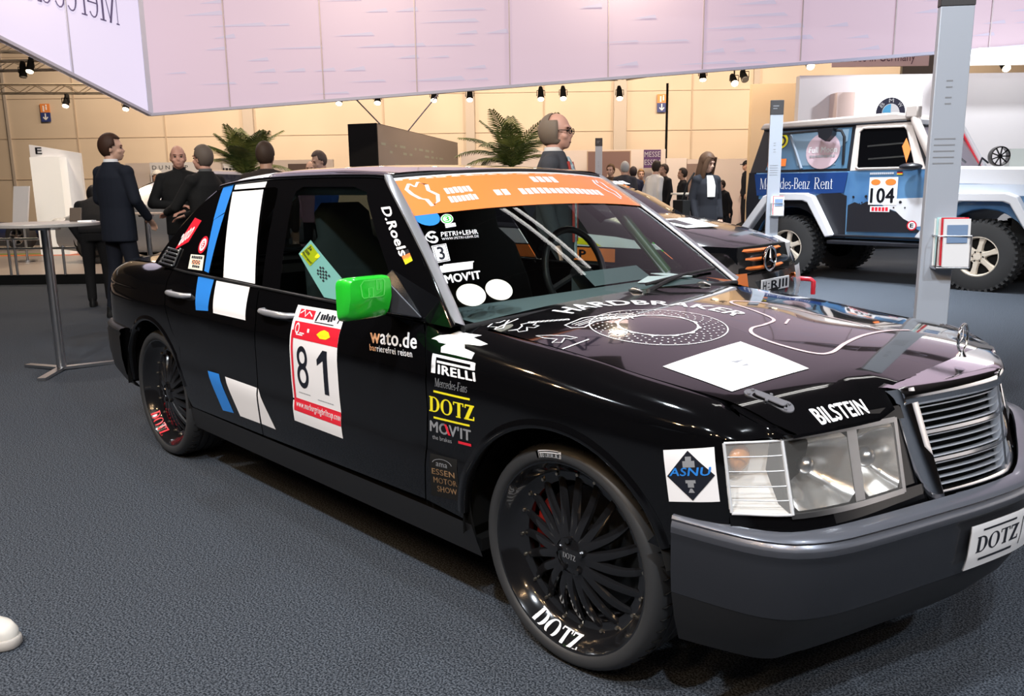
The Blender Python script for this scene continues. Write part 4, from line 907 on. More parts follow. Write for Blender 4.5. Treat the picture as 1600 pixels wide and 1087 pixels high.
# ---- cabin
b = MB()
b.loft([[(-.36, y, .875), (-.42, y, .898-.01*(y/.68)**2), (-.62, y, .915-.01*(y/.68)**2), (-.74, y, .895), (-.80, y, .82), (-.78, y, .60)] for y in [-.68+.136*i for i in range(11)]], False, False); 
b.loft([[(-.72, .18, .905), (-.72, .56, .905)], [(-.80, .19, .955), (-.80, .55, .955)], [(-.86, .20, .93), (-.86, .54, .93)], [(-.87, .21, .80), (-.87, .53, .80)]], False)
b.build('dashboard', M['dash'], car, 40)
for pts in (((-.60, .30), (-.52, .38), (-.60, .60), (-.70, .50)), ((-.62, .56), (-.56, .62), (-.72, .66), (-.76, .60))):
    b = MB(); b.prism([(x, y) for x, y in pts], .9165, .919, lambda p, q, d: (p, q, d)); b.build('dashboard_paper', M['paper'], car, 0)
b = MB(); b.box((-1.7, 0, .34), (2.0, 1.5, .04)); b.box((-2.6, 0, .66), (.9, 1.2, .50)); b.box((-1.6, 0, .40), (1.6, .26, .12)); b.box((-2.78, 0, .92), (.40, 1.25, .02)); b.build('cabin_floor', M['matt_black'], car)
b = MB(); b.tube([(-.99+.055*cos(a)*.0-.05*sin(a), .37+.185*cos(a), .93+.18*sin(a)) for a in [2*pi*i/32 for i in range(33)]], .015, 8, False)
for a in (R_(200), R_(-20), R_(270)): b.bar((-.97, .37, .93), (-.99-.05*sin(a), .37+.18*cos(a), .93+.175*sin(a)), .03, .012)
b.cyl((-.99, .37, .93), (-.82, .37, .88), .035, .04); b.build('steering_wheel', M['black_plastic'], car, 50)
def seat(y):
    b = MB()
    def ring(x, z, w, d, n=16): return [(x+d*cos(2*pi*k/n)*.5, y+w*math.copysign(abs(sin(2*pi*k/n))**.6, sin(2*pi*k/n)), z) for k in range(n)]
    b.loft([ring(-1.42, .48, .24, .16), ring(-1.47, .62, .25, .15), ring(-1.54, .85, .25, .13), ring(-1.60, 1.02, .22, .12), ring(-1.63, 1.10, .13, .11), ring(-1.65, 1.20, .13, .10), ring(-1.66, 1.24, .09, .06)], True, True)
    b.loft([[(x, y+w*k, z) for k, z in ((-1, .44), (-1, .54), (-.7, .50), (.7, .50), (1, .54), (1, .44))] for x, w in ((-1.45, .23), (-1.2, .25), (-1.0, .23))], False)
    b.build('race_seat', M['seat_cloth'], car, 50)
seat(.37); seat(-.37)
b = MB(); rr = .019
for sy in (1, -1):
    b.tube([(-1.80, .66*sy, .40), (-1.80, .655*sy, .90), (-1.78, .56*sy, 1.24), (-1.78, .50*sy, 1.29), (-1.78, 0, 1.305)], rr, 8)
    b.tube([(-.70, .66*sy, .5), (-.72, .66*sy, .92), (-.98, .545*sy, 1.26), (-1.10, .53*sy, 1.29), (-1.78, .53*sy, 1.29)], rr, 8)
    b.tube([(-1.80, .54*sy, 1.26), (-2.6, .5*sy, .80)], rr, 8)
b.tube([(-1.80, -.60, .62), (-1.79, .50, 1.26)], rr, 8); b.tube([(-1.80, -.62, .78), (-1.80, .62, .78)], rr, 8)
b.build('roll_cage', M['cage'], car, 60)
b = MB(); b.tube([(-.97, .553, 1.245), (-.72, .665, .92)], .024, 8); b.build('cage_front_leg', M['cage_green'], car, 60)['label'] = 'dark green cage leg at the far windscreen pillar'
# ---- wheels
w1 = make_wheel(car); w1.location = (0, -.783, .315)
w2 = make_wheel(car, red=True); w2.location = (-2.665, -.790, .315)
for x in (0, -2.665):
    c = w1.copy(); COL.objects.link(c); c.location = (x, .783, .315); c.rotation_euler = (0, 0, pi)
    for ch in w1.children:
        if 'lettering' in ch.name: continue
        k = ch.copy(); COL.objects.link(k); k.parent = c
# ------------------------------------------------------------------ the hall
def ray_(px, py): return (_d+_r2*((px-800)/FPX)-_u2*((py-543.5)/FPX))
def at(px, py, d): r = ray_(px, py); return CAM+r*(d/r.dot(F))
def onz(px, py, z=0): r = ray_(px, py); return CAM+r*((z-CAM.z)/r.z)
def lat(px, py, d): q = at(px, py, d)-CAM; return q.dot(RT), q.z+CAM.z     # metres to the right, height
BG = YAW-pi/2
fl = noisy(mat('carpet', (.05, .06, .075), .93, spec=.12), (.012, .0155, .021), (.092, .104, .124), 170, 8, 0)
fl.node_tree.nodes['Color Ramp'].color_ramp.elements[0].position = .42; fl.node_tree.nodes['Color Ramp'].color_ramp.elements[1].position = .61
b = MB(); q = [ground(-14, -34), ground(-14, 34), ground(34.4, 34), ground(34.4, -34)]
b.add([tuple(p)for p in q]+[(p.x, p.y, -.05) for p in q], [(0, 1, 2, 3), (7, 6, 5, 4), (0, 4, 5, 1), (1, 5, 6, 2), (2, 6, 7, 3), (3, 7, 4, 0)]); struct(b.build('floor', fl, None, 0))
tan = noisy(mat('wall_panels', (.60, .50, .40), .75), (.57, .48, .38), (.63, .54, .43), .35, 2)
def bgbox(mb, l0, l1, z0, z1, d0, d1):
    v = [ground(d, l, z) for d in (d0, d1) for l in (l0, l1) for z in (z0, z1)]
    return mb.add(v, [(0, 1, 3, 2), (4, 6, 7, 5), (0, 4, 5, 1), (2, 3, 7, 6), (0, 2, 6, 4), (1, 5, 7, 3)])
b = MB(); bgbox(b, -34, 34, 0, 9, 34, 34.3); struct(b.build('wall_back', tan, None, 0))
dkw = mat('hall_dark', (.10, .09, .085), .9)
for nm, a in (('wall_left', (-34, -33.7, 0, 9, -14, 34)), ('wall_right', (33.7, 34, 0, 9, -14, 34)), ('wall_front', (-34, 34, 0, 9, -14.3, -14))):
    b = MB(); bgbox(b, *a); struct(b.build(nm, dkw, None, 0))
b = MB(); bgbox(b, -34, 34, 9, 9.2, -14, 34.3); struct(b.build('ceiling', dkw, None, 0))
seam = mat('wall_seam', (.47, .38, .29), .8); post = mat('wall_post', (.46, .41, .36), .6)
n = 0
for z in (1.75, 3.33, 4.84, 6.4):
    n += 1; b = MB(); bgbox(b, -34, 34, z-.012, z+.012, 33.97, 34); struct(b.build('trim_%d' % n, seam, None, 0))
for px, w in ((14, .10), (258, .05), (390, .40), (735, .34), (968, .50), (1178, .22), (120, .05), (600, .05), (850, .05), (1080, .05)):
    l, z = lat(px, 200, 34); n += 1; b = MB(); bgbox(b, l-w/2, l+w/2, 0, 9, 34-min(w, .25)*.7, 34); struct(b.build('trim_%d' % n, post if w > .06 else seam, None, 0))
# ---- exit signs on the far wall
for px, py, lab in ((71, 176, 'orange and blue sign with a white arrow high on the far wall, at left'), (1034, 161, 'orange and blue sign with a white arrow on the far wall, beside a cable')):
    l, z = lat(px, py, 33.9); t = thing('exit_sign', lab, 'sign', ground(33.9, l, z), BG, 'wall signs with arrows')
    b = MB(); b.box((0, 0, .17), (.36, .05, .33)); b.build('sign_panel', mat('sign_orange', (.75, .26, .07), .5), t)
    b = MB(); b.box((0, 0, -.17), (.36, .05, .35)); b.build('sign_panel', mat('sign_blue', (.03, .05, .20), .5), t)
    b = MB(); b.box((0, -.03, -.13), (.04, .01, .2)); b.bar((-.09, -.03, -.17), (.0, -.03, -.27), .04, .01, (0, 1, 0)); b.bar((.09, -.03, -.17), (.0, -.03, -.27), .04, .01, (0, 1, 0))
    b.box((-.05, -.03, .15), (.05, .01, .22)); b.box((.06, -.03, .17), (.05, .01, .14)); b.ball((.06, -.03, .27), .03, 8, 6); b.build('sign_symbols', M['white_vinyl'], t)
# ---- the luminous canopy hung over the stand: two long fabric walls that meet at a corner
FD, TOPZ = 16.0, 5.5
def onplane(px, py, P0, n): r = ray_(px, py); return CAM+r*((P0-CAM).dot(n)/r.dot(n))
cn = at(235, 181, FD); nf_ = (F+RT*.03).normalized(); df_ = Vector((-nf_.y, nf_.x, 0))
if df_.dot(RT) < 0: df_ = -df_
dl_ = -(F*1301+RT*207).normalized(); nl_ = Vector((-dl_.y, dl_.x, 0))
if nl_.dot(RT) > 0: nl_ = -nl_
ri = onplane(1600, 74, cn, nf_); le = onplane(0, 62, cn, nl_)
ri = cn+(ri-cn)*1.35; le = cn+(le-cn)*1.9
cp = thing('hanging_canopy', 'long glowing lilac fabric canopy hung overhead with mirrored lettering at its left end', 'canopy', cn)
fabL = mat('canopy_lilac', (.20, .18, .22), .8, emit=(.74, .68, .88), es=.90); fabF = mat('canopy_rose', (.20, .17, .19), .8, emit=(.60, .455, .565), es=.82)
def wall_panel(A, B, m, nrm, th=.06):
    v = [A-cn, B-cn, Vector((B.x-cn.x, B.y-cn.y, TOPZ-cn.z)), Vector((A.x-cn.x, A.y-cn.y, TOPZ-cn.z))]; b = MB(); v = v+[p+nrm*th for p in v]
    b.add(v, [(0, 1, 2, 3), (4, 7, 6, 5), (0, 4, 5, 1), (1, 5, 6, 2), (2, 6, 7, 3), (3, 7, 4, 0)]); return b.build('canopy_panel', m, cp, 0)
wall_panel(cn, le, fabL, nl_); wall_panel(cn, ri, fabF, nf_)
rail = mat('canopy_rail', (.40, .42, .56), .4)
def tier(A, B, m, nrm, z0, z1):                             # unseen upper tier, added for the paint and glass to reflect
    v = [Vector((p.x-cn.x, p.y-cn.y, z-cn.z)) for p, z in ((A, z0), (B, z0), (B, z1), (A, z1))]; b = MB(); v = v+[p+nrm*.06 for p in v]
    b.add(v, [(0, 1, 2, 3), (4, 7, 6, 5), (0, 4, 5, 1), (1, 5, 6, 2), (2, 6, 7, 3), (3, 7, 4, 0)]); return b.build('canopy_added_tier', m, cp, 0)
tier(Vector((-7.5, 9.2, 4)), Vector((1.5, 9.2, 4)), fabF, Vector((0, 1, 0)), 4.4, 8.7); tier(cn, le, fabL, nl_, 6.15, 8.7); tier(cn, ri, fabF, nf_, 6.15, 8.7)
for e in (le, ri):
    b = MB(); b.bar((0, 0, .02), e-cn+Vector((0, 0, .02)), .09, .05); b.build('canopy_edge_rail', rail, cp, 0)
b = MB(); b.bar((0, 0, 0), (0, 0, TOPZ-cn.z), .09, .09); b.build('canopy_corner_rail', rail, cp, 0)
sm_ = mat('canopy_seam', (.42, .37, .40), .5)
for px, py in ((360, 167), (507, 156), (652, 145), (797, 134), (950, 121), (1097, 108), (1250, 95), (1395, 86), (1544, 78)):
    q = onplane(px, py, cn, nf_)-cn-nf_*.01; b = MB(); b.bar(q, (q.x, q.y, TOPZ-cn.z), .035, .02, df_); b.build('canopy_seam', sm_, cp, 0)
q = onplane(113, 117, cn, nl_)-cn-nl_*.01; b = MB(); b.bar(q, (q.x, q.y, TOPZ-cn.z), .03, .03, dl_); b.build('canopy_seam', rail, cp, 0)
rc_ = random.Random(5); mk = MB(); LF = (ri-cn).dot(df_); rise = (ri.z-cn.z)/LF
for row in range(20):                                       # printed wedge marks in level rows
    z = .14+.20*row; s = .2+rc_.random()*.8
    while s < LF:
        if z > s*rise+.10 and rc_.random() < (.30 if s < LF*.45 else .42):
            w = rc_.choice((.42, .42, .42, .75, 1.1)); h = rc_.choice((.035, .06, .075))
            mk.add([df_*s-nf_*.012+Vector((0, 0, z)), df_*(s+w)-nf_*.012+Vector((0, 0, z)), df_*(s+w*.93)-nf_*.012+Vector((0, 0, z+h))], [(0, 1, 2)])
        s += .55
tag(mk.build('canopy_marks', mat('canopy_mark', (.20, .20, .26), .8, emit=(.44, .38, .48), es=.9), cp, 0), kind='stuff')
# mirrored lettering on the left wall: printed on the far side, read from behind
L0_, L1_ = onplane(186, 40, cn, nl_), onplane(63, 4, cn, nl_); hgt = (L1_-L0_).dot(dl_)/3.5
v, f = serif('Mercedes-Benz', .10, .035, .05); b = MB(); s0 = (L0_-cn).dot(dl_)
b.add([dl_*(s0+p*hgt)-nl_*.014+Vector((0, 0, L0_.z-cn.z+q_*hgt*1.25)) for p, q_ in v], f); b.build('canopy_lettering', mat('canopy_ink', (.10, .09, .22), .6), cp, 0)
for z_, h_, s_, k_ in ((6.7, 1.25, 9.0, .0), (6.7, 1.25, 1.0, .0)):                     # the same name on the added upper tier, for its reflection
    b = MB(); b.add([df_*(s_+(6.3-p)*h_*.9)-nf_*.014+Vector((0, 0, z_-cn.z+q_*h_)) for p, q_ in v], f); b.build('canopy_lettering', bpy.data.materials['canopy_ink'], cp, 0)
# ---- lighting trusses and their spotlights
def truss(lab, A, B, w=.26):
    A, B = Vector(A), Vector(B); t = thing('lighting_truss', lab, 'truss', A, 0, 'lighting trusses'); D = B-A; L = D.length; dn = D.normalized(); sd = dn.cross(Vector((0, 0, 1))).normalized()*w/2; up = Vector((0, 0, w))
    for o in (sd, -sd, sd+up, -sd+up):
        b = MB(); b.tube([o, o+D], .025, 6); b.build('truss_chord', M['alu_warm'], t, 40)
    b = MB(); k = max(2, int(L/.45))
    for i in range(k):
        p0, p1 = D*(i/k), D*((i+1)/k)
        for o in (sd, -sd): b.cyl(p0+o+(up if i % 2 else up*0), p1+o+(up*0 if i % 2 else up), .012, n=5, cap=False)
        b.cyl(p0+sd*(1 if i % 2 else -1), p1-sd*(1 if i % 2 else -1), .012, n=5, cap=False)
    b.build('truss_lacing', M['alu_warm'], t, 40)
    return t
mm('alu_warm', (.72, .62, .48), .45, metal=.1)
truss('truss bar seen below the canopy end, highest at left', at(-60, 80, 23), at(150, 83, 23)); truss('truss bar crossing above the left wall sign, second from top', at(-60, 112, 25), at(130, 108, 25)); truss('truss bar above the left wall sign, lowest at left', at(-60, 146, 27), at(240, 146, 27))
truss('level truss ending at the black cable, behind the long canopy', at(520, 138, 25), at(966, 124, 25)); truss('short angled truss rising to the right of the black cable', at(975, 124, 24.8), at(1260, 80, 21.5))
b = MB(); A_, B_ = at(1043, 130, 25), at(1039, 246, 25); b.tube([A_, (A_.x, A_.y, .4)], .035, 6); tag(b.build('hanging_cable', M['matt_black'], None, 40), 'black cable hanging from the truss down past the wall sign', 'cable')
lens_on = mat('lamp_lens', (1, .9, .75), .3, emit=(1, .80, .52), es=14); lens_off = mat('lamp_lens_dim', (.3, .28, .25), .3)
def spot(px, py, d, lab, on=True, tilt=.5, sc=1.0, turn=0):
    p = at(px, py, d); t = thing('spotlight', lab, 'spotlight', p, BG+turn, 'truss spotlights')
    dirv = Vector((0, -sin(tilt), -cos(tilt))); r = .10*sc
    b = MB(); b.cyl(tuple(-dirv*.20*sc), tuple(dirv*.10*sc), r*.75, r, 14); b.cyl(tuple(-dirv*.30*sc), tuple(-dirv*.20*sc), r*.5, r*.75, 12); b.build('lamp_housing', M['matt_black'], t, 40)
    b = MB(); b.cyl(tuple(dirv*.095*sc), tuple(dirv*.125*sc), r*.92, r*.80, 14); b.build('lamp_lens', lens_on if on else lens_off, t, 40)
    b = MB(); b.tube([(-r*1.15, 0, 0), (-r*1.15, 0, .15*sc), (r*1.15, 0, .15*sc), (r*1.15, 0, 0)], .012, 6); b.cyl((0, 0, .15*sc), (0, 0, .27*sc), .02, n=6); b.build('lamp_yoke', M['matt_black'], t, 40)
for a in ((47, 106, 23, 'spotlight at the left truss, nearest the canopy edge', True, .4), (36, 114, 23.2, 'dark unlit spotlight at the left edge of the trusses', False, .1), (103, 161, 26.5, 'lit spotlight hanging above and right of the left wall sign'), (197, 166, 26.5, 'lit spotlight just under the canopy corner at left'),
          (530, 157, 25, 'lit spotlight under the canopy, left of the wire stays'), (590, 156, 25, 'lit spotlight under the canopy, over the dark hanging box'), (678, 152, 25, 'lit spotlight under the canopy, right of the wire stays'), (734, 151, 25, 'lit spotlight above the wall post beside the palm'),
          (845, 150, 25, 'lit spotlight directly above the person in glasses, left of a pair'), (880, 149, 25, 'lit spotlight directly above the person in glasses, right of a pair'), (968, 149, 25, 'lit spotlight in front of the broad wall post'), (1098, 119, 24, 'small spotlight on the rising truss', True, .3), (1147, 127, 23, 'lit spotlight at the right end of the rising truss', True, .9), (1163, 121, 22.8, 'dark spotlight at the right end of the rising truss', False, .9),
          (1265, 100, 20, 'white spotlight left of the hanging country sign', True, .9), (1420, 104, 20, 'white spotlight below the hanging country sign', True, .9), (1570, 103, 20, 'white spotlight at right, below the bright ceiling strip', True, .9)):
    spot(a[0], a[1], a[2], a[3], *(a[4:]))
# ---- glowing tubes added out of view, for the windscreen to reflect
tube_on = mat('tube_glow', (1, 1, 1), .4, emit=(1, .97, .92), es=9)
for nm, A, B, offs in (('added pair of glowing tubes over the black saloon, for its reflections', (-1.42, 2.7, 5), (.17, 4.27, 5), (0, .22)),):
    A, B = Vector(A), Vector(B); t = thing('reflection_tubes', nm, 'lamp', A); dn = (B-A).normalized(); sd = Vector((-dn.y, dn.x, 0))
    for o_ in offs:
        b = MB(); b.cyl(sd*o_, B-A+sd*o_, .022, n=10); b.build('tube', tube_on, t, 40)
        b = MB(); b.bar(sd*o_+Vector((0, 0, .05)), B-A+sd*o_+Vector((0, 0, .05)), .10, .03); b.build('lamp_tray', M['steel'], t, 0)
    for k in (.1, .9): b = MB(); b.cyl((B-A)*k+Vector((0, 0, .06)), (B-A)*k+Vector((0, 0, 3.95)), .006, n=5); b.build('suspension_wire', M['steel'], t, 40)
# ---- dark box hung on wires
A_, B_, C_ = at(543, 193, 16.8), at(588, 192, 16.6), at(715, 222, 24.7)
t = thing('hanging_box', 'long dark box sign hung on two wires above the roof, black end facing us', 'sign', (B_.x, B_.y, 1.30))
o = Vector((B_.x, B_.y, 1.30)); e1 = Vector((A_.x-B_.x, A_.y-B_.y, 0)); e2 = Vector((C_.x-B_.x, C_.y-B_.y, 0)); H_ = B_.z-1.30
b = MB(); v = [Vector((0, 0, 0)), e1, e1+e2, e2]; b.add([Vector((p.x, p.y, z)) for z in (0, H_) for p in v], [(3, 2, 1, 0), (4, 5, 6, 7), (0, 1, 5, 4), (1, 2, 6, 5), (2, 3, 7, 6), (3, 0, 4, 7)])
b.build('box_shell', M['matt_black'], t, 0)
nn = Vector((e2.y, -e2.x, 0)).normalized()
if nn.dot(CAM-o) < 0: nn = -nn
b = MB(); b.add([nn*.006+e2*a+Vector((0, 0, z)) for a, z in ((.004, .01), (.996, .01), (.996, H_-.01), (.004, H_-.01))], [(0, 1, 2, 3)]); b.build('sign_face', mat('box_face', (.27, .22, .20), .5), t, 0)
mk = MB(); r5 = random.Random(9)
for z, a0 in ((.80, .03), (.66, .04), (.40, .15), (.30, .1)):
    a = a0
    while a < .72:
        w = r5.uniform(.02, .06)
        if r5.random() < .55: mk.add([nn*.010+e2*x+Vector((0, 0, z+k)) for x, k in ((a, 0), (a+w, 0), (a+w, .05), (a, .05))], [(0, 1, 2, 3)])
        a += w+.03
tag(mk.build('faint_print', mat('faint_print', (.36, .38, .32), .6), t, 0), kind='stuff')
for p0, p1 in ((at(594, 194, 16.8), at(530, 128, 17.6)), (at(638, 204, 19.0), at(700, 128, 18.6))):
    b = MB(); b.tube([p0-o, p1-o], .014, 5); b.build('suspension_wire', M['steel'], t, 40)
# ---- information pillars with brochure racks
cap_m = mat('pillar_cap', (.045, .043, .045), .5); blade = mat('pillar_blade', (.43, .47, .54), .42, metal=.1)
def pillar(d, l, rz, lab):
    t = thing('information_pillar', lab, 'pillar', ground(d, l, 0), rz, 'information pillars')
    b = MB(); b.box((0, 0, 1.065), (.158, .045, 2.13)); b.box((0, .02, .012), (.36, .30, .024)); b.build('blade', blade, t, 30, .004)
    b = MB(); b.box((0, 0, 2.22), (.162, .050, .18)); b.build('cap', cap_m, t, 30, .003)
    b = MB(); b.v = []; v, f = norm2d(text2d('Infopoint') if False else blur_word(0, 1, 0, 1, 7)); b.add([(-.05+.07*p, -.0265, 2.23+.014*q) for p, q in v], f); b.add([(-.05+.05*p, -.0265, 2.20+.012*q) for p, q in v], f); b.build('cap_print', M['grey_ink'], t, 0)
    b = MB()
    for z in (1.78, 1.75, 1.70, 1.67, 1.50, 1.47, 1.44, 1.41, 1.38): b.box((-.01, -.0235, z), (.10 if z < 1.55 else .03, .001, .006))
    b.build('printed_text', M['grey_ink'], t, 0)
    b = MB()
    for z in (.86, 1.02): b.tube([(-.03, -.022, z), (-.03, -.10, z), (.13, -.10, z), (.13, -.022, z)], .004, 6)
    for x in (-.03, .13): b.tube([(x, -.10, .86), (x, -.10, 1.02)], .004, 6)
    b.box((.05, -.062, .855), (.16, .08, .006)); b.build('brochure_rack', M['steel'], t, 40)
    for k in range(5):
        b = MB(); b.box((.05+.006*(k-2), -.034-.014*k, .985+.006*(k % 2)), (.13, .010, .24), (R_(-4), 0, R_(2*(k-2)))); b.build('brochure', [M['paper'], M['pale_board'], M['paper'], M['red_vinyl'], M['white_vinyl']][k], t, 0)
    b = MB(); b.box((.062, -.0965, 1.03), (.10, .002, .09), (R_(-4), 0, R_(4))); b.build('brochure_print', mat('brochure_blue', (.20, .30, .48), .4), t, 0); b = MB(); b.box((.062, -.094, .945), (.10, .002, .05), (R_(-4), 0, R_(4))); b.build('brochure_print', M['red_vinyl'], t, 0)
    return t
pillar(4.32, 2.20, BG-R_(8), 'tall grey information pillar beyond the bonnet of the black saloon, nearest of three')
pillar(11.0, 3.42, BG-R_(8), 'grey information pillar with dark cap in front of the tail of the blue off-road car')
pillar(19.5, 2.04, BG, 'small far grey pillar with dark cap right of the person in glasses')
# ---- partition walls with posters
pw = mat('partition', (.80, .70, .63), .7); pk = mat('poster_dark', (.13, .09, .08), .6)
def part_wall(lab, px0, px1, pyt, d, m=None):
    l0, z0 = lat(px0, pyt, d); l1, z1 = lat(px1, pyt, d); b = MB(); bgbox(b, l0, l1, 0, (z0+z1)/2, d, d+.12); return tag(b.build('display_wall', m or pw, None, 0), lab, 'partition wall')
part_wall('pale display wall behind the bald person at left', 195, 345, 254, 22); part_wall('pale display wall in the distance behind the palm', 346, 520, 250, 22.5); part_wall('pale display wall behind the person in glasses', 720, 1040, 235, 21.8); part_wall('pale plain display panel left of the long-haired person', 1041, 1073, 247, 21); part_wall('pale display wall behind the long-haired person', 1074, 1190, 248, 23)
def poster(lab, px0, py0, px1, py1, d, m, name='poster', cat='poster'):
    l0, z1 = lat(px0, py0, d); l1, z0 = lat(px1, py1, d); t = thing(name, lab, cat, ground(d, (l0+l1)/2, z0), BG); b = MB(); b.box((0, 0, (z1-z0)/2), (l1-l0, .03, z1-z0)); b.build('panel', m, t, 0); return t, l1-l0, z1-z0
def put(t, vf, x0, z0, w, h, m, nm='print', y=-.018):
    v, f = norm2d(vf); b = MB(); b.add([(x0+w*p, y, z0+h*q) for p, q in v], f); return b.build(nm, m, t, 0)
t, w, h = poster('white poster with a spaced black heading over a dark photograph, behind the bald person', 234, 254, 330, 330, 21.8, M['paper']); put(t, text2d('D U N L O P'), -w*.46, h*.86, w*.62, h*.08, M['dark_ink'], 'lettering'); put(t, SQ, -w*.48, h*.2, w*.9, h*.58, pk); put(t, disc2d(.5, .5, .5), -w*.26, h*.36, w*.22, h*.34, M['white_vinyl'], y=-.022)
t, w, h = poster('pale poster with dark lettering half hidden by the left palm', 338, 256, 384, 300, 22.2, M['paper']); put(t, blur_word(0, 1, 0, 1, 5), -w*.3, h*.75, w*.6, h*.1, M['dark_ink']); put(t, ring2d(.5, .5, .3, .5, 16), -w*.2, h*.45, w*.4, h*.26, M['dark_ink'])
t, w, h = poster('brown poster right of the left palm, behind the person in blue', 450, 256, 486, 300, 22.2, pk)
t, w, h = poster('brown photograph board tilted on the wall right of the person in glasses', 917, 236, 985, 300, 21.4, mat('poster_brown', (.22, .13, .11), .6)); put(t, disc2d(.5, .5, .5, 12), -w*.05, h*.1, w*.35, h*.5, mat('poster_figure', (.55, .42, .33), .7)); put(t, line2d([(0, 0), (1, 0), (1, 1), (0, 1)], .03, True), -w*.5, 0, w, h, mat('poster_rim', (.55, .40, .28), .6))
t, w, h = poster('purple sign with two lines of white capitals hanging on the pale wall', 1006, 234, 1032, 262, 21.4, mat('sign_purple', (.10, .04, .14), .5), 'fair_sign', 'sign'); put(t, text2d('MESSE', .01), -w*.46, h*.60, w*.92, h*.30, M['white_vinyl'], 'lettering'); put(t, text2d('ESSEN', .01), -w*.46, h*.16, w*.92, h*.30, M['white_vinyl'], 'lettering')
t, w, h = poster('brown notice board left of the person in a cap', 1071, 256, 1092, 300, 22.6, mat('poster_brown2', (.28, .20, .17), .6))
# ---- white stand behind the off-road car, with a round emblem on a light box
bw = mat('booth_white', (.78, .76, .78), .6)
def bg_thing(name, lab, cat, l0, l1, z0, z1, d0, d1, m, **k): b = MB(); bgbox(b, l0, l1, z0, z1, d0, d1); return tag(b.build(name, m, None, 0), lab, cat, **k)
l0, z = lat(1250, 118, 16); l1 = 16
bg_thing('stand_wall', 'white exhibition stand wall behind the blue off-road car', 'stand wall', l0, l1, .45, z, 16, 16.2, bw); bg_thing('stand_plinth', 'dark plinth under the white stand wall, behind the off-road car', 'plinth', l0, l1, 0, .45, 16, 16.2, M['matt_black'])
l0, z = lat(1176, 131, 19); l1, _z = lat(1262, 131, 19); bg_thing('stand_wall', 'cream stand wall left of the white stand, behind the off-road car', 'stand wall', l0, l1, 0, z, 19, 19.2, mat('booth_cream', (.80, .62, .40), .7))
l0, z1 = lat(1306, 145, 15.7); l1, z0 = lat(1341, 200, 15.7); bg_thing('pink_plinth', 'pinkish box on the white stand left of the light box', 'stand', l0, l1, 0, z1, 15.62, 15.98, mat('booth_pink', (.68, .56, .54), .6))
l0, z1 = lat(1345, 128, 15.3); l1, z0 = lat(1439, 178, 15.3)
t = thing('light_box', 'glowing white light box with a round black, white and blue emblem', 'sign', ground(15.3, (l0+l1)/2, 0), BG); b = MB(); b.box((0, .1, z1-.55), (l1-l0, .2, 1.1)); b.build('lit_panel', mat('lit_white', (.9, .9, .9), .5, emit=(1, 1, 1), es=1.3), t, 0)
lc, zc_ = lat(1391, 176, 15.3); x0 = lc-(l0+l1)/2; Rr = .26
def emb(vf, m, y, nm='emblem'):
    v, f = vf; b = MB(); b.add([(x0+p*Rr, y, zc_+q*Rr) for p, q in v], f); return b.build(nm, m, t, 0)
emb(ring2d(0, 0, .60, 1, 40), mat('emblem_black', (.02, .02, .05), .4), -.012); emb(disc2d(0, 0, .60, 32), M['white_vinyl'], -.010)
for a in (0, 2): emb(fill([[(0, 0)]+[(.56*cos(R_(90+90*a+9*k)), .56*sin(R_(90+90*a+9*k))) for k in range(11)]]), mat('emblem_blue', (.12, .50, .85), .4), -.014)
for ch, a in (('B', 140), ('M', 90), ('W', 40)):
    v, f = norm2d(text2d(ch, .02)); ca, sa = cos(R_(a-90)), sin(R_(a-90))
    emb(([(.80*cos(R_(a))+(p-.5)*.34*ca-(q-.5)*.26*sa, .80*sin(R_(a))+(p-.5)*.34*sa+(q-.5)*.26*ca) for p, q in v], f), M['white_vinyl'], -.016, 'emblem_letter')
l0, z1 = lat(1300, 80, 17.5); l1, z0 = lat(1450, 103, 17.5)
t = thing('hanging_sign', 'pale hanging sign reading Made in Germany half hidden by the canopy', 'sign', ground(17.5, (l0+l1)/2, z0), BG); b = MB(); b.box((0, 0, .45), (l1-l0, .05, .9)); b.build('panel', mat('sign_pale', (.66, .52, .48), .6), t, 0)
put(t, text2d('Made in Germany'), -.5*(l1-l0)+.28, .035, (l1-l0)-.56, .25, mat('sign_ink', (.12, .06, .08), .6), 'lettering', -.03)
for px in (1310, 1440):
    l, z = lat(px, 60, 17.5); b = MB(); b.tube([(l-(l0+l1)/2, 0, .9), (l-(l0+l1)/2, 0, 4.6)], .01, 5); b.build('sign_wire', M['steel'], t, 40)
l0, z1 = lat(1516, 79, 15.2); l1, z0 = lat(1700, 95, 15.2); bg_thing('light_strip', 'bright white overhead strip at the upper right edge', 'light', l0, l1, z0, z1, 14.9, 15.6, mat('strip_light', (1, 1, 1), .5, emit=(1, 1, 1), es=2.2))
l0, z1 = lat(1412, 80, 18.5); l1, z0 = lat(1512, 122, 18.5); bg_thing('dark_panel', 'dark grey panel above the white stand beside the near pillar', 'panel', l0, l1, 2.9, z1+.4, 18.5, 18.6, mat('panel_dark', (.13, .12, .10), .7))
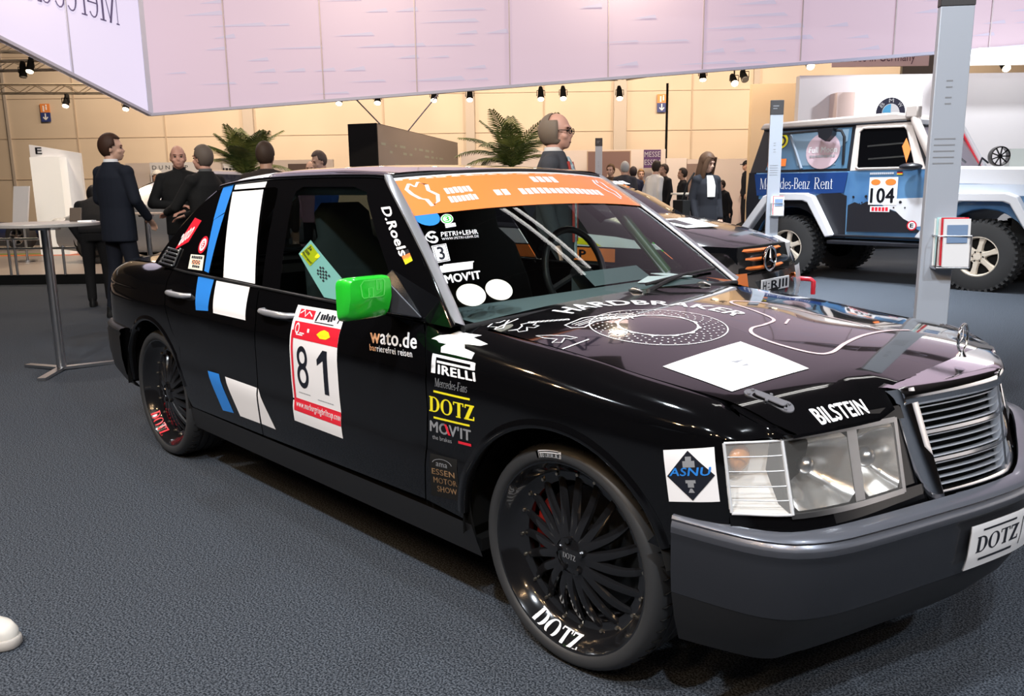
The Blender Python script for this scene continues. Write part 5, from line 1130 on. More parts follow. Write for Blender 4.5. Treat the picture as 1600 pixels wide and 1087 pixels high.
# wheel display on a shelf by the stand
l0, z1 = lat(1548, 232, 15.2); l1, z0 = lat(1640, 262, 15.2)
bg_thing('display_counter', 'low pale display counter behind the bonnet of the off-road car', 'counter', l0-.3, l1+1, 0, z0, 14.9, 15.5, mat('counter', (.62, .62, .62), .5))
bg_thing('display_case', 'glass fronted pale display case at the right edge', 'display case', lat(1582, 232, 15.4)[0], lat(1690, 232, 15.4)[0], z0, z1, 15.45, 15.6, mat('case_face', (.55, .60, .58), .3))
t = thing('alloy_wheel', 'black alloy wheel standing on the display counter', 'wheel', at(1561, 244, 15.05), BG); b = MB(); b.lathe([(.15, -.05), (.17, -.06), (.18, 0), (.17, .06), (.15, .05), (.15, -.05)], 28); 
for k in range(9): b.bar((0, -.03, 0), (.155*cos(2*pi*k/9), -.03, .155*sin(2*pi*k/9)), .02, .018, (0, 1, 0))
b.cyl((0, -.05, 0), (0, 0, 0), .035, n=12); b.build('rim', M['rim_black'], t, 40)
bg_thing('stand_wall', 'unseen white wall added at right for the black saloon to reflect', 'stand wall', 10.5, 10.7, 0, 3.2, -3, 9, bw)  # made-up wall out of view, something bright for the chrome to reflect
# ---- left: low stage, panels, railings
dk = mat('stage_top', (.34, .29, .26), .35); zf = .14
p0 = onz(-40, 430, zf)-CAM; d0 = p0.dot(F); p1 = onz(205, 431, zf)-CAM; l1 = p1.dot(RT)
stg = thing('low_stage', 'low stage with pale top and black front edge behind the people at left', 'stage', ground(d0, -8, 0), BG)
b = MB(); b.box(((l1+.6+8-14+6)/2-.0, 3.2, .07), (14+l1+.6+6-6, 6.4, .14)); b.build('stage_deck', dk, stg, 0)
b = MB(); b.box(((l1+.6+8-14+6)/2, -.012, .068), (14+l1+.6, .02, .136)); b.build('stage_fascia', M['matt_black'], stg, 0)
b = MB(); b.box((-2.0, 3.6, .1405), (4.2, .30, .002)); b.build('orange_edge', M['orange_vinyl'], stg, 0)
b = MB(); b.box((-2.0, 3.95, .1405), (4.2, .25, .002)); b.build('green_edge', mat('stage_green', (.20, .28, .05), .6), stg, 0)
def cab():
    d = 15.5; l0, z1 = lat(45, 226, d); l1, _ = lat(124, 240, d); t = thing('display_cabinet', 'tall white display panel with a lit white box, left of the person in a suit', 'display panel', ground(d, l0, 0), BG)
    W_ = l1-l0; b = MB(); b.prism([(0, .145), (W_, .145), (W_, z1-.16), (0, z1)], 0, .08, lambda p, q, y: (p, y, q)); b.build('back_panel', M['paper'], t, 0)
    xa, za = lat(54, 246, d-.1); xb, zb2 = lat(111, 345, d-.1); b = MB(); b.box(((xa+xb)/2-l0, -.14, (za+.16)/2), (xb-xa, .25, za-.16)); b.build('lit_box', mat('lit_cream', (.85, .83, .78), .6, emit=(1, .93, .82), es=.35), t, 0)
    put(t, text2d('E', .02), W_*.12, z1-.17, .12, .12, M['dark_ink'], 'logo', -.01)
cab()
d = 14; l0, z1 = lat(12, 291, d); l1, z0 = lat(47, 349, d)
t = thing('leaning_board', 'tilted plain white board at the left edge behind the railing', 'board', ground(d, l0, z0), BG); b = MB(); b.prism([(0, 0), (l1-l0-.05, 0), (l1-l0+.02, z1-z0), (.06, z1-z0)], 0, .04, lambda p, q, y: (p, y+.1*q, q)); b.build('panel', M['paper'], t, 0); b = MB(); b.cyl((.15, .05, 0), (.15, .05, -z0+.145), .02, n=8); b.cyl((.15, .05, -z0+.145), (.15, .05, -z0+.165), .15, n=16); b.build('foot', M['steel'], t, 40)
def railing():
    d = 11.75; t = thing('stage_railing', 'thin chrome railing along the stage front at left', 'railing', ground(d, lat(0, 400, d)[0], zf), BG)
    L0 = lat(0, 400, d)[0]
    for py, px1 in ((373, 60), (387, 118)):
        l, z = lat(px1, py, d); b = MB(); b.tube([(-1.2, 0, z-zf), (l-L0, 0, z-zf)], .018, 8); b.build('rail', M['steel'], t, 40)
    for px in (11, 21, 96):
        l, z = lat(px, 373, d); b = MB(); b.tube([(l-L0, 0, 0), (l-L0, 0, z-zf if px < 60 else z-zf-.09)], .018, 8); b.build('post', M['steel'], t, 40)
railing()
def bar_table(lab, px, pyt, pxf, pyf, r, top_m, feet=True, round_=True):
    g = onz(pxf, pyf, 0); zt = at(px, pyt, (g-CAM).dot(F)).z
    t = thing('standing_table', lab, 'table', g, BG+.3, 'standing tables'); b = MB(); b.cyl((0, 0, zt-.025), (0, 0, zt), r, n=48); b.build('table_top', top_m, t, 40, .004)
    b = MB(); b.cyl((0, 0, .01), (0, 0, zt-.025), .033, n=16); b.cyl((0, 0, zt-.05), (0, 0, zt-.025), .10, n=20); b.build('pole', M['steel'], t, 40)
    for k in range(3):
        a = R_(20+120*k); b = MB(); b.bar((0, 0, .018), (.36*cos(a), .36*sin(a), .012), .055, .02); b.build('foot_bar', M['steel'], t, 0)
    return t, zt
t1, zt1 = bar_table('chrome standing table with three flat foot bars at the left front', 63, 348, 97, 578, .36, mat('table_grey', (.42, .40, .38), .3, metal=.3))
g = at(112, 344, 5.9)
t = thing('menu_holder', 'small dark upright holder with white paper standing on the chrome table', 'holder', (t1.location.x+RT.x*.22+F.x*.06, t1.location.y+RT.y*.22+F.y*.06, zt1), BG); b = MB(); b.box((-.02, 0, .052), (.085, .012, .10), (R_(-14), 0, 0)); b.build('holder_panel', mat('holder_brown', (.06, .045, .035), .4), t, 0, .002); b = MB(); b.box((.06, -.01, .006), (.10, .07, .010)); b.build('paper', M['paper'], t, 0)
bar_table('standing table with a pale top between the suited person and the bald person', 238, 332, 240, 452, .20, mat('table_pale', (.62, .50, .40), .4))
bar_table('standing table with a thin pale top beside the long-haired person', 1082, 301, 1079, 428, .31, mat('table_cream', (.66, .60, .52), .4))
q = at(1082, 300, 11.0); 
b = MB(); pc = ground(22.1, lat(1163, 300, 22.1)[0]); b.cyl((0, 0, 0), (0, 0, .15), .55, n=40); o = b.build('red_podium', M['red_vinyl'], None, 40); o.location = pc; tag(o, 'low round red podium under the far person in a dark cap', 'podium')
# ---- potted palms
def palm(lab, px, py_top, d, seed, n, L, zc):
    rp = random.Random(seed); l, _ = lat(px, 250, d); t = thing('potted_palm', lab, 'palm', ground(d, l, 0), BG+seed)
    b = MB(); b.lathe([(0, 0), (.17, 0), (.22, .42), (.24, .44), (.21, .44), (.19, .38), (0, .38)], 24, Matrix.Rotation(R_(90), 4, 'X')); b.build('pot', mat('pot%d' % seed, (.05, .045, .04), .5), t, 40)
    b = MB(); b.tube([(0, 0, .36), (.02, .01, .8), (0, 0, zc)], [.07, .055, .05], 10); b.build('trunk', mat('trunk%d' % seed, (.11, .07, .035), .9), t, 50)
    lf = noisy(mat('frond%d' % seed, (.08, .13, .03), .5), (.05, .085, .015), (.26, .27, .07), 6)
    b = MB()
    for k in range(n):
        a = 2*pi*k/n+rp.uniform(-.2, .2); up = rp.uniform(.55, 1.5); ln = L*rp.uniform(.75, 1.1); pts = []; p = Vector((0, 0, zc)); ang = up
        for i in range(9):
            pts.append(p.copy()); st = ln/9; p = p+Vector((cos(a)*cos(ang), sin(a)*cos(ang), sin(ang)))*st; ang -= .10+.10*(1.4-up)
        b.tube(pts, [.012-.001*i for i in range(9)], 5)
        for i in range(1, 9):
            for s in range(3):
                q = pts[i-1].lerp(pts[i], s/3); dr = (pts[i]-pts[i-1]).normalized(); sd = dr.cross(Vector((0, 0, 1))).normalized()
                w = .24*sin(pi*min(1, (i+s/3)/9.2)**.8)+.05
                for sg in (1, -1):
                    e = q+(dr*.75+sd*sg*.8+Vector((0, 0, -.28))).normalized()*w; m_ = q.lerp(e, .5)+Vector((0, 0, .02)); wd_ = dr*.014
                    b.add([q-wd_, q+wd_, m_+wd_*1.1, e, m_-wd_*1.1], [(0, 1, 2, 4), (4, 2, 3)])
    b.build('fronds', lf, t, 0)
palm('bushy potted palm behind the grey-haired person in a dark coat', 382, 200, 12.6, 3, 15, .95, 1.50); palm('tall potted palm between the dark hanging box and the person in glasses', 800, 165, 12.2, 8, 16, 1.15, 1.55)
# ------------------------------------------------------------------ other vehicles
def simple_wheel(parent, x, y, R, w, rim_r, rim_m, n=5, side_=-1, knob=False, name='wheel'):
    b = MB(); b.lathe([(rim_r, 0), (rim_r, -.012), (R*.86, -.016), (R-.012, .0), (R, .025), (R, w-.025), (R-.012, w), (rim_r, w), (rim_r, 0)], 40)
    if knob:
        for k in range(40):
            a = 2*pi*k/40
            for j, (y0, y1) in enumerate(((-.006, w*.30), (w*.36, w*.62), (w*.68, w+.006))):
                q = a+(.08 if j % 2 else 0); c = Vector((cos(q)*(R-.006), (y0+y1)/2, sin(q)*(R-.006))); b.bar(c+Vector((0, (y0-y1)/2, 0)), c+Vector((0, (y1-y0)/2, 0)), .030, .040, (cos(q), 0, sin(q)))
    ty = b.build(name, M['tread'], parent, 40); ty.location = (x, y, R-.01 if knob else R)
    if side_ > 0: ty.rotation_euler = (0, 0, pi)
    b = MB(); b.lathe([(rim_r+.002, -.006), (rim_r-.012, -.010), (rim_r-.022, .02), (rim_r-.03, .10)], 40); b.cyl((0, .012, 0), (0, .08, 0), rim_r*.36, n=24); b.cyl((0, .0, 0), (0, .02, 0), rim_r*.17, n=16)
    for k in range(n):
        a = 2*pi*k/n+.35; b.loft([[Vector((cos(a)*r-sin(a)*q, yy, sin(a)*r+cos(a)*q)) for q, yy in ((-wd_, .02+dp), (-wd_*.7, .006+dp), (wd_*.7, .006+dp), (wd_, .02+dp), (wd_, .05), (-wd_, .05))] for r, wd_, dp in ((rim_r*.25, rim_r*.15, .0), (rim_r*.6, rim_r*.12, .0), (rim_r*.95, rim_r*.17, .006))], True, True)
    rm = b.build('rim', rim_m, ty, 40); b = MB(); b.cyl((0, .07, 0), (0, .09, 0), rim_r*.95, n=32)
    for k in range(n): a = 2*pi*k/n; b.cyl((cos(a)*rim_r*.25, .004, sin(a)*rim_r*.25), (cos(a)*rim_r*.25, .02, sin(a)*rim_r*.25), .010, n=6)
    b.build('brake_disc', M['matt_black'], ty, 40)
    return ty
def loft_car(t, st, body_m, glass_m, R, axles, track, wheel_m, n_sp=10):
    """st: stations (x, half width, bottom, shoulder z, top half width, top z, kind) nose to tail; kind g = side glass towards the next station, s = screen"""
    def ring(s):
        x, w, zb_, zs, wt, z_t, k = s; c = .012+.02*(wt/.7)
        h = [(w*.88, zb_), (w*.985, zb_+.10), (w, zb_+(zs-zb_)*.55), (w*.985, zs-.05), (w*.945, zs), (wt+.012, z_t-.035), (wt*.93, z_t-.006), (wt*.5, z_t+c*.75), (0, z_t+c)]
        return [(x, -y, z) for y, z in h]+[(x, y, z) for y, z in reversed(h[:-1])]
    rings = [ring(s) for s in st]; n = len(rings[0]); b, g = MB(), MB()
    for i in range(len(st)-1):
        for j in range(n):
            a = (j+1) % n; q = [rings[i][j], rings[i][a], rings[i+1][a], rings[i+1][j]]
            k = st[i][6]; tgt = b
            if k == 'g' and j in (4, n-6): tgt = g
            if k == 's' and 5 <= j <= n-7: tgt = g
            tgt.add(q, [(0, 1, 2, 3)])
    for r in (rings[0], rings[-1]): b.add(r, [tuple(range(n))])
    bo = b.build('body', body_m, t, 42, weld=True); bo.modifiers.new('bevel', 'BEVEL').width = .012
    g.build('car_glass', glass_m, t, 42, weld=True)
    for ax in axles:
        for sy in (-1, 1): b = MB(); b.cyl((ax, sy*(track-.20), R+.06), (ax, sy*(track+.003), R+.06), R+.05, n=40); b.build('wheel_arch', M['matt_black'], t, 30)
    for ax in axles:
        for sy in (-1, 1): simple_wheel(t, ax, sy*(track+.012), R, .20, R*.72, wheel_m, n_sp, sy)
C1 = [(0, .60, .30, .55, .52, .60, ''), (-.06, .74, .24, .60, .62, .70, ''), (-.22, .85, .20, .68, .68, .775, ''), (-.55, .88, .18, .76, .72, .86, ''), (-.95, .885, .18, .84, .74, .93, ''), (-1.28, .885, .18, .90, .73, .975, 's'), (-1.62, .885, .18, .915, .655, 1.16, 's'), (-2.05, .885, .18, .92, .575, 1.325, ''), (-2.10, .885, .18, .92, .57, 1.335, 'g'), (-2.6, .885, .18, .93, .56, 1.375, 'g'), (-3.15, .885, .18, .945, .55, 1.345, ''), (-3.22, .885, .18, .945, .545, 1.335, 's'), (-3.95, .87, .20, .96, .64, 1.04, ''), (-4.3, .85, .24, .96, .70, .99, ''), (-4.52, .78, .30, .90, .62, .93, ''), (-4.58, .70, .36, .80, .55, .82, '')]
rally = thing('rally_coupe', 'black coupe with orange grille bars and a chrome star, parked beyond the black saloon', 'car', (-2.38, 4.50, 0), R_(2))
RB = mat('coupe_black', (.014, .013, .013), .18, coat=.6); OR = mat('coupe_orange', (.90, .22, .04), .35)
loft_car(rally, C1, RB, M['dark_glass'], .32, (-.86, -3.62), .845, M['rim_black'])
b = MB(); b.prism([(-.46, .52), (.46, .52), (.50, .74), (-.50, .74)], -.06, .012, lambda p, q, d: (d-(q-.52)*.25, p, q)); gr2 = b.build('radiator_grille', M['matt_black'], rally, 0); gr2['label'] = 'black grille with orange bars'
for z in (.555, .63, .705):
    b = MB(); b.loft([[(.018-(z-.52)*.25-.05*(p/.42)**2+.02, p, z-.017), (.050-(z-.52)*.25-.05*(p/.42)**2, p, z), (.018-(z-.52)*.25-.05*(p/.42)**2+.02, p, z+.017)] for p in [-.46+.0767*i for i in range(13)]], False); b.build('grille_bar', OR, gr2, 40)
b = MB(); star(b, (.05, 0, .625), .105, .011); b.build('grille_star', M['chrome'], gr2, 50); b = MB(); b.cyl((.02, 0, .625), (.04, 0, .625), .10, n=32); b.build('star_backing', M['black_paint'], gr2, 40)
for sy in (-1, 1):
    b = MB(); P = [Vector(q) for q in ((-.04, .45, .56), (-.04, .46, .74), (-.34, .80, .77), (-.22, .82, .66))]; P = [Vector((v.x, v.y*sy, v.z)) for v in P]; n_ = Vector((.04, .03*sy, .01)); b.add(P+[p+n_ for p in P], [(0, 1, 2, 3), (4, 5, 6, 7), (0, 1, 5, 4), (1, 2, 6, 5), (2, 3, 7, 6), (3, 0, 4, 7)]); b.build('headlamp', M['lens_clear'] if sy > 0 else M['black_paint'], rally, 0, .01)
b = MB(); b.loft([[(.09-.08*(y/.6)**2-.12*max(0, abs(y)-.6), y, .24), (.11-.10*(y/.6)**2-.22*max(0, abs(y)-.6), y, .36), (.06-.10*(y/.6)**2-.22*max(0, abs(y)-.6), y, .50), (-.04-.10*(y/.6)**2, y, .53)] for y in [-.88+.11*i for i in range(17)]], False); b.build('front_bumper', RB, rally, 50)
for sy in (-1, 1):
    b = MB(); b.loft([[(.125-.08*(y/.6)**2-.12*max(0, abs(y)-.6), y*sy, .24), (.145-.08*(y/.6)**2-.12*max(0, abs(y)-.6), y*sy, .36), (.115-.08*(y/.6)**2-.12*max(0, abs(y)-.6), y*sy, .53)] for y in (.45, .55, .65, .75, .86)], False); b.build('bumper_corner', M['white_vinyl'] if sy > 0 else OR, rally, 50)
    b = MB(); b.bar((.06, .50*sy, .43), (-.14, .86*sy, .43), .01, .03); b.build('bumper_stripe', OR, rally, 0)
b = MB(); b.box((.10, .02, .40), (.012, .52, .11)); np2 = b.build('number_plate', M['white_vinyl'], rally, 0, .003)
v, f = merge2d(place2d(norm2d(text2d('H', .03)), 0, 0, .13, 1), disc2d(.22, .72, .05), disc2d(.22, .28, .05), place2d(norm2d(text2d('RIII', .03)), .32, 0, 1, 1)); b = MB(); b.add([(.1075, -.22+.46*p, .362+.076*q) for p, q in v], f); b.build('plate_lettering', M['dark_ink'], np2, 0)
b = MB(); b.tube([(.0, .70, .38), (.12, .70, .38), (.15, .70, .36), (.15, .70, .24)], .022, 8); b.build('tow_hook', M['red_vinyl'], rally, 50)
def rs(nm, P, m, off=.004): b = MB(); b.add(P, [tuple(range(len(P)))]); return b.build(nm, m, rally, 0)
rs('bonnet_sticker', [(-.58, -.38, .896), (-.50, .05, .896), (-.90, .18, .962), (-.98, -.38, .962)], M['paper']); rs('sticker_print', [(-.66, -.28, .914), (-.64, -.16, .914), (-.86, -.14, .958), (-.88, -.28, .958)], M['dark_ink'])
for sy in (-1, 1):
    rs('side_stripe', [(x, sy*(.892), z) for x, z in ((-.50, .735), (-.52, .775), (-1.0, .83), (-1.8, .87), (-3.4, .885), (-3.4, .73))], M['white_vinyl']); rs('side_stripe', [(x, sy*.894, z) for x, z in ((-1.0, .60), (-1.0, .72), (-3.2, .72), (-3.2, .60))], OR)
    rs('side_stripe', [(x, sy*.896, z) for x, z in ((-1.15, .74), (-1.30, .80), (-1.9, .85), (-1.7, .76))], M['yellow_vinyl']); rs('wing_flash', [(x, sy*y, z) for x, y, z in ((-.10, .70, .66), (-.34, .845, .745), (-.62, .87, .79), (-.40, .885, .66))], OR); rs('wing_flash', [(x, sy*(y+.004), z) for x, y, z in ((-.34, .845, .747), (-.62, .87, .795), (-.50, .88, .72))], M['green_paint'])
v, f = norm2d(text2d('AP', .03)); b = MB(); b.add([(-1.55+.22*p, -.898, .62+.08*q) for p, q in v], f); b.build('lettering', M['dark_ink'], rally, 0)
v, f = blur_word(0, 1, 0, 1, 9); b = MB()
P0, P1 = Vector((-1.93, -.50, 1.305)), Vector((-1.93, .50, 1.305)); b.add([P0.lerp(P1, p)+Vector((.10*(1-q), 0, -.035*(1-q)+.02)) for p, q in v], f); b.build('screen_lettering', M['white_vinyl'], rally, 0)
# ---- blue and black off-road car
GX = Vector((2.383, -.108, 0)).normalized(); gz = math.atan2(GX.y, GX.x)
off = thing('off_road_car', 'tall blue, black and white two-door off-road car with number 104, at right', 'car', (-1.745, 8.355, 0), gz)
GB = noisy(mat('off_road_blue', (.10, .24, .45), .35, coat=.3), (.055, .16, .35), (.13, .28, .46), 1.6, 3); GW = mat('off_road_white', (.68, .68, .71), .4); GC = mat('off_road_cream', (.58, .51, .47), .4); GK = mat('off_road_black', (.012, .013, .018), .35)
CRX = lambda p, q, d: (p, d, q)
def arc_(cx, cz, r, a0, a1, n=10): return [(cx+r*cos(R_(a0+(a1-a0)*i/n)), cz+r*sin(R_(a0+(a1-a0)*i/n))) for i in range(n+1)]
tub = [(-3.20, .62), (-3.22, 1.00), (-3.19, 1.42), (-.62, 1.42), (-.35, 1.40), (.66, 1.36), (.66, .62)]+arc_(-.05, .42, .53, 20, 160)+[(-.66, .55), (-1.93, .55)]+arc_(-2.51, .42, .53, 20, 160)
b = MB(); b.prism(tub, .06, 1.70, CRX); b.build('body', GB, off, 30, .02)
gh = [(-3.19, 1.42), (-3.04, 2.02), (-1.00, 2.02), (-.66, 1.42)]
b = MB(); vs_ = [(x, .062+.09*(z-1.42)/.6, z) for x, z in gh]+[(x, 1.69-.09*(z-1.42)/.6, z) for x, z in gh]; b.add(vs_, [(0, 1, 2, 3), (7, 6, 5, 4), (0, 4, 5, 1), (1, 5, 6, 2), (3, 2, 6, 7)]); b.build('cab', GK, off, 0, .02)
sdz = lambda x, z, o=0: (x, .058+.09*max(0, z-1.42)/.6-o, z)
sid = lambda poly, o: [sdz(x, z, o) for x, z in poly]
def gpan(nm, poly, m, o=.008, par=None):
    tris = geometry.tessellate_polygon([[Vector((x, z, 0)) for x, z in poly]]); b = MB(); v = sid(poly, o); w = sid(poly, o-.007); n = len(poly)
    b.add(v+w, [tuple(t) for t in tris]+[tuple(i+n for i in t) for t in tris]+[(i, (i+1) % n, (i+1) % n+n, i+n) for i in range(n)]); return b.build(nm, m, par or off, 0)
b = MB(); b.prism([(-3.10, 2.01), (-3.04, 2.09), (-1.20, 2.12), (-.98, 2.08), (-.94, 2.01)], .12, 1.64, CRX); b.build('roof', GC, off, 30, .025)
b = MB(); b.tube([sdz(-3.02, 2.0, .02), sdz(-.98, 2.005, .02)], .012, 6); b.build('drip_rail', GK, off)
dr = gpan('door', [(-1.69, .63), (-1.69, 1.40), (-1.68, 1.98), (-1.02, 1.98), (-.74, 1.41), (-.70, .66)], GB, .014); dr['label'] = 'blue door with number 104'
wn = [(-1.61, 1.46), (-1.63, 1.90), (-1.58, 1.95), (-1.06, 1.94), (-1.02, 1.90), (-.86, 1.46), (-.90, 1.44), (-1.58, 1.44)]
gpan('door_frame', [(-1.69, 1.42), (-1.69, 1.99), (-.99, 1.99), (-.74, 1.42)], GC, .017, dr); gpan('door_window', wn, M['black_paint'], .022, dr)
b = MB(); b.tube([sdz(x, z, .024) for x, z in wn+wn[:1]], .014, 6); b.build('window_seal', GC, dr, 40)
gpan('seat_net', [(-1.50, 1.73), (-1.05, 1.75), (-1.05, 1.73), (-1.50, 1.71)], M['disc_metal'], .024, dr); gpan('seat_net', [(-1.47, 1.57), (-1.01, 1.59), (-1.01, 1.57), (-1.47, 1.55)], M['disc_metal'], .024, dr); gpan('seat_belt', [(-.98, 1.50), (-.95, 1.66), (-1.02, 1.80), (-1.06, 1.70)], M['orange_vinyl'], .024, dr)
gpan('lower_panel', [(-1.69, .64), (-1.69, .98), (-1.60, 1.02), (-1.52, .99), (-1.44, 1.03), (-1.30, .96), (-1.18, .94), (-1.05, .90), (-.96, .82), (-.88, .78), (-.80, .70), (-.70, .66)], GK, .020, dr)
gpan('lower_panel', [(-.98, .83), (-1.06, .91), (-1.20, .96), (-1.26, 1.0), (-1.2, 1.06), (-.73, 1.08), (-.715, .74), (-.82, .72), (-.90, .79)], GW, .019, dr)
rr6 = random.Random(4)
for k in range(16):
    x, z = rr6.uniform(-1.66, -.95), rr6.uniform(.92, 1.10); r = rr6.uniform(.006, .022); gpan('paint_splash', [(x+r*cos(R_(a))*rr6.uniform(.6, 1.2), z+r*sin(R_(a))) for a in range(0, 360, 60)], GK, .0215, dr)
b = MB(); b.tube([sdz(x, z, .016) for x, z in ((-1.69, 1.98), (-1.69, .64), (-.70, .66), (-.74, 1.40))], .005, 5); b.build('door_gap', GK, dr, 40)
def gput(nm, vf, q, m, o=.023, par=None):                  # q: x0, z0, x1, z1 on the near side
    v, f = norm2d(vf); b = MB(); b.add([sdz(q[0]+(q[2]-q[0])*p, q[1]+(q[3]-q[1])*k, o) for p, k in v], f); return b.build(nm, m, par or off, 0)
gput('number_sticker', SQ, (-1.42, .99, -1.06, 1.33), M['paper'], .022, dr); gput('start_number', text2d('104', .03), (-1.40, 1.01, -1.09, 1.20), M['dark_ink'], .025, dr); gput('sticker_print', merge2d(disc2d(.2, .5, .18, 16, 1.6), disc2d(.75, .5, .2, 16, 1.6)), (-1.40, 1.23, -1.08, 1.31), OR, .025, dr)
gput('lettering', blur_word(0, 1, 0, 1, 12), (-1.42, 1.365, -1.12, 1.39), GW, .024, dr)
for k, m in enumerate((M['yellow_vinyl'], M['red_vinyl'], M['dark_ink'])): gput('flag_sticker', SQ, (-1.08, 1.36+.013*k, -1.01, 1.373+.013*k), m, .024, dr)
gput('sticker', SQ, (-1.39, .90, -1.14, .97), M['paper'], .024, dr); gput('sticker_print', blur_word(0, 1, 0, 1, 5), (-1.37, .91, -1.16, .96), M['red_vinyl'], .026, dr)
gput('round_sticker', disc2d(.5, .5, .5), (-.91, .68, -.79, .80), M['red_vinyl'], .024, dr); gput('round_sticker', disc2d(.5, .5, .5), (-.895, .695, -.805, .785), M['paper'], .026, dr); gput('lettering', text2d('E', .03), (-.872, .715, -.828, .765), M['dark_ink'], .028, dr)
# rear flank: side window picture, dark band with lettering, black tail
gpan('rear_window', [(-2.93, 1.45), (-2.78, 1.97), (-1.74, 1.97), (-1.74, 1.45)], mat('pane_blue', (.07, .15, .24), .25, coat=.4), .012)
gpan('window_picture', [(-2.45, 1.50), (-2.62, 1.95), (-1.78, 1.95), (-1.78, 1.80), (-2.0, 1.60), (-1.9, 1.50)], mat('picture_sky', (.17, .25, .33), .35), .016)
b = MB(); b.tube([sdz(-2.62, 1.95, .02), sdz(-2.38, 1.46, .02)], .02, 6); b.build('window_strut', mat('strut_grey', (.22, .26, .32), .5), off, 40)
gput('moon_disc', disc2d(.5, .5, .5, 32), (-2.34, 1.45, -1.86, 1.92), mat('moon_pink', (.55, .40, .45), .5), .022); gput('lettering', text2d('Full Moon', .03), (-2.30, 1.66, -1.90, 1.74), M['paper'], .026); gput('lettering', blur_word(0, 1, 0, 1, 9), (-2.28, 1.60, -1.92, 1.63), M['trim_grey'], .026)
gput('round_sticker', disc2d(.5, .5, .5), (-2.83, 1.74, -2.63, 1.94), M['yellow_vinyl'], .022); gput('sticker_print', ring2d(.5, .5, .3, .5), (-2.80, 1.77, -2.66, 1.91), M['dark_ink'], .025); gput('square_sticker', SQ, (-2.90, 1.50, -2.62, 1.60), OR, .022)
gpan('blue_band', [(-3.05, 1.10), (-3.10, 1.40), (-1.72, 1.40), (-1.76, 1.14)], mat('band_blue', (.012, .05, .20), .3, coat=.3), .010)
v, f = serif('Mercedes-Benz Rent', .10, .035, .055) if False else merge2d(place2d(norm2d(serif('Mercedes-Benz', .10, .035, .05)), 0, 0, .70, 1), place2d(norm2d(serif('Rent', .10, .035, .05)), .76, 0, 1, 1)); b = MB(); b.add([sdz(-3.0+1.08*p, 1.19+.15*q, .014) for p, q in v], f); b.build('lettering', M['paper'], off, 0)
gpan('tail_panel', [(-3.205, .62), (-3.22, 1.0), (-3.19, 1.42), (-3.08, 1.42), (-3.02, 1.05), (-2.2, 1.08), (-1.95, 1.18), (-1.72, 1.10), (-1.71, .56), (-1.93, .56)]+arc_(-2.51, .42, .535, 20, 160), GK, .008)
# flares, steps, mirror, snorkel, lamps
for cx in (-.05, -2.51):
    o_ = [(cx-.72, .60), (cx-.36, 1.10), (cx-.25, 1.14), (cx+.25, 1.14), (cx+.36, 1.10), (cx+.66, .58)]; i_ = [(cx+.58, .56), (cx+.30, 1.01), (cx+.22, 1.04), (cx-.22, 1.04), (cx-.30, 1.01), (cx-.62, .58)]
    if cx < -1: o_ = [(cx-.70, .66)]+o_[1:]
    for y0, y1 in ((-.075, .10), (1.66, 1.83)):
        b = MB(); b.prism(o_+i_, y0, y1, CRX); b.build('wheel_flare', GW, off, 30, .015)
b = MB(); b.box((-1.31, .02, .50), (1.2, .14, .05)); b.box((-1.31, .03, .585), (1.24, .02, .03)); b.build('side_step', GK, off, 0, .01)
b = MB(); b.ball((-.86, -.10, 1.45), (.14, .09, .045), 16, 10); b.tube([(-.80, .06, 1.44), (-.86, -.06, 1.44)], .02, 8); b.build('door_mirror', GK, off, 50)
b = MB(); b.tube([(-.50, .10, 1.30), (-.62, .03, 1.44), (-.92, .10, 1.98), (-.95, .12, 2.06)], [.05, .055, .055, .055], 12); b.box((-.97, .12, 2.11), (.16, .12, .15)); b.build('snorkel', GC, off, 50, .02); 
b = MB(); b.tube([(-2.86, .08, 1.93), (-2.1, .06, 1.95), (-2.06, .05, 1.93)], .018, 8); b.tube([(-1.95, .05, 1.94), (-1.84, .04, 1.93), (-1.80, .05, 1.85), (-1.80, .06, 1.50)], .018, 8); b.prism([(-2.10, 1.86), (-2.12, 1.96), (-1.90, 1.97), (-1.92, 1.88), (-2.0, 1.80)], -.06, .06, CRX); b.build('work_lamp', GK, off, 40)
b = MB(); b.add([(-.98, .20, 1.98), (-.98, 1.56, 1.98), (-.64, 1.62, 1.44), (-.64, .14, 1.44)], [(0, 1, 2, 3)]); b.build('windscreen', mat('screen_pale', (.16, .17, .19), .1, coat=.5), off, 0)
b = MB()
for y in (.16, 1.60): b.bar((-.97, y, 2.0), (-.62, y-.02, 1.43), .07, .06)
b.bar((-.97, .16, 2.0), (-.97, 1.6, 2.0), .07, .06); b.build('screen_frame', GW, off, 0, .01); b = MB(); b.bar((-.93, 1.50, 1.94), (-.66, 1.52, 1.46), .05, .02); b.build('frame_stripe', M['red_vinyl'], off, 0)
for y in (.45, 1.2):
    b = MB(); b.tube([(-.56, y, 1.45), (-.60, y+.2, 1.56), (-.60, y+.42, 1.50)], .012, 6); b.build('windscreen_wiper', GK, off, 40)
b = MB(); b.prism([(-.62, 1.40), (-.60, 1.44), (.62, 1.40), (.66, 1.34), (.66, 1.20), (-.62, 1.24)], .0 , .30, lambda p, q, d: (p, d+.06-.004, q)); b.prism([(-.62, 1.42), (-.60, 1.455), (.62, 1.41), (.66, 1.34), (.66, 1.25), (-.62, 1.25)], .34, 1.42, CRX); b.build('bonnet', GW, off, 30, .02)
b = MB(); b.prism([(-.66, 1.10), (-.66, 1.24), (.66, 1.22), (.66, 1.10)], .045, .06, CRX); b.build('wing_panel', mat('wing_pale', (.55, .60, .68), .35), off, 0)
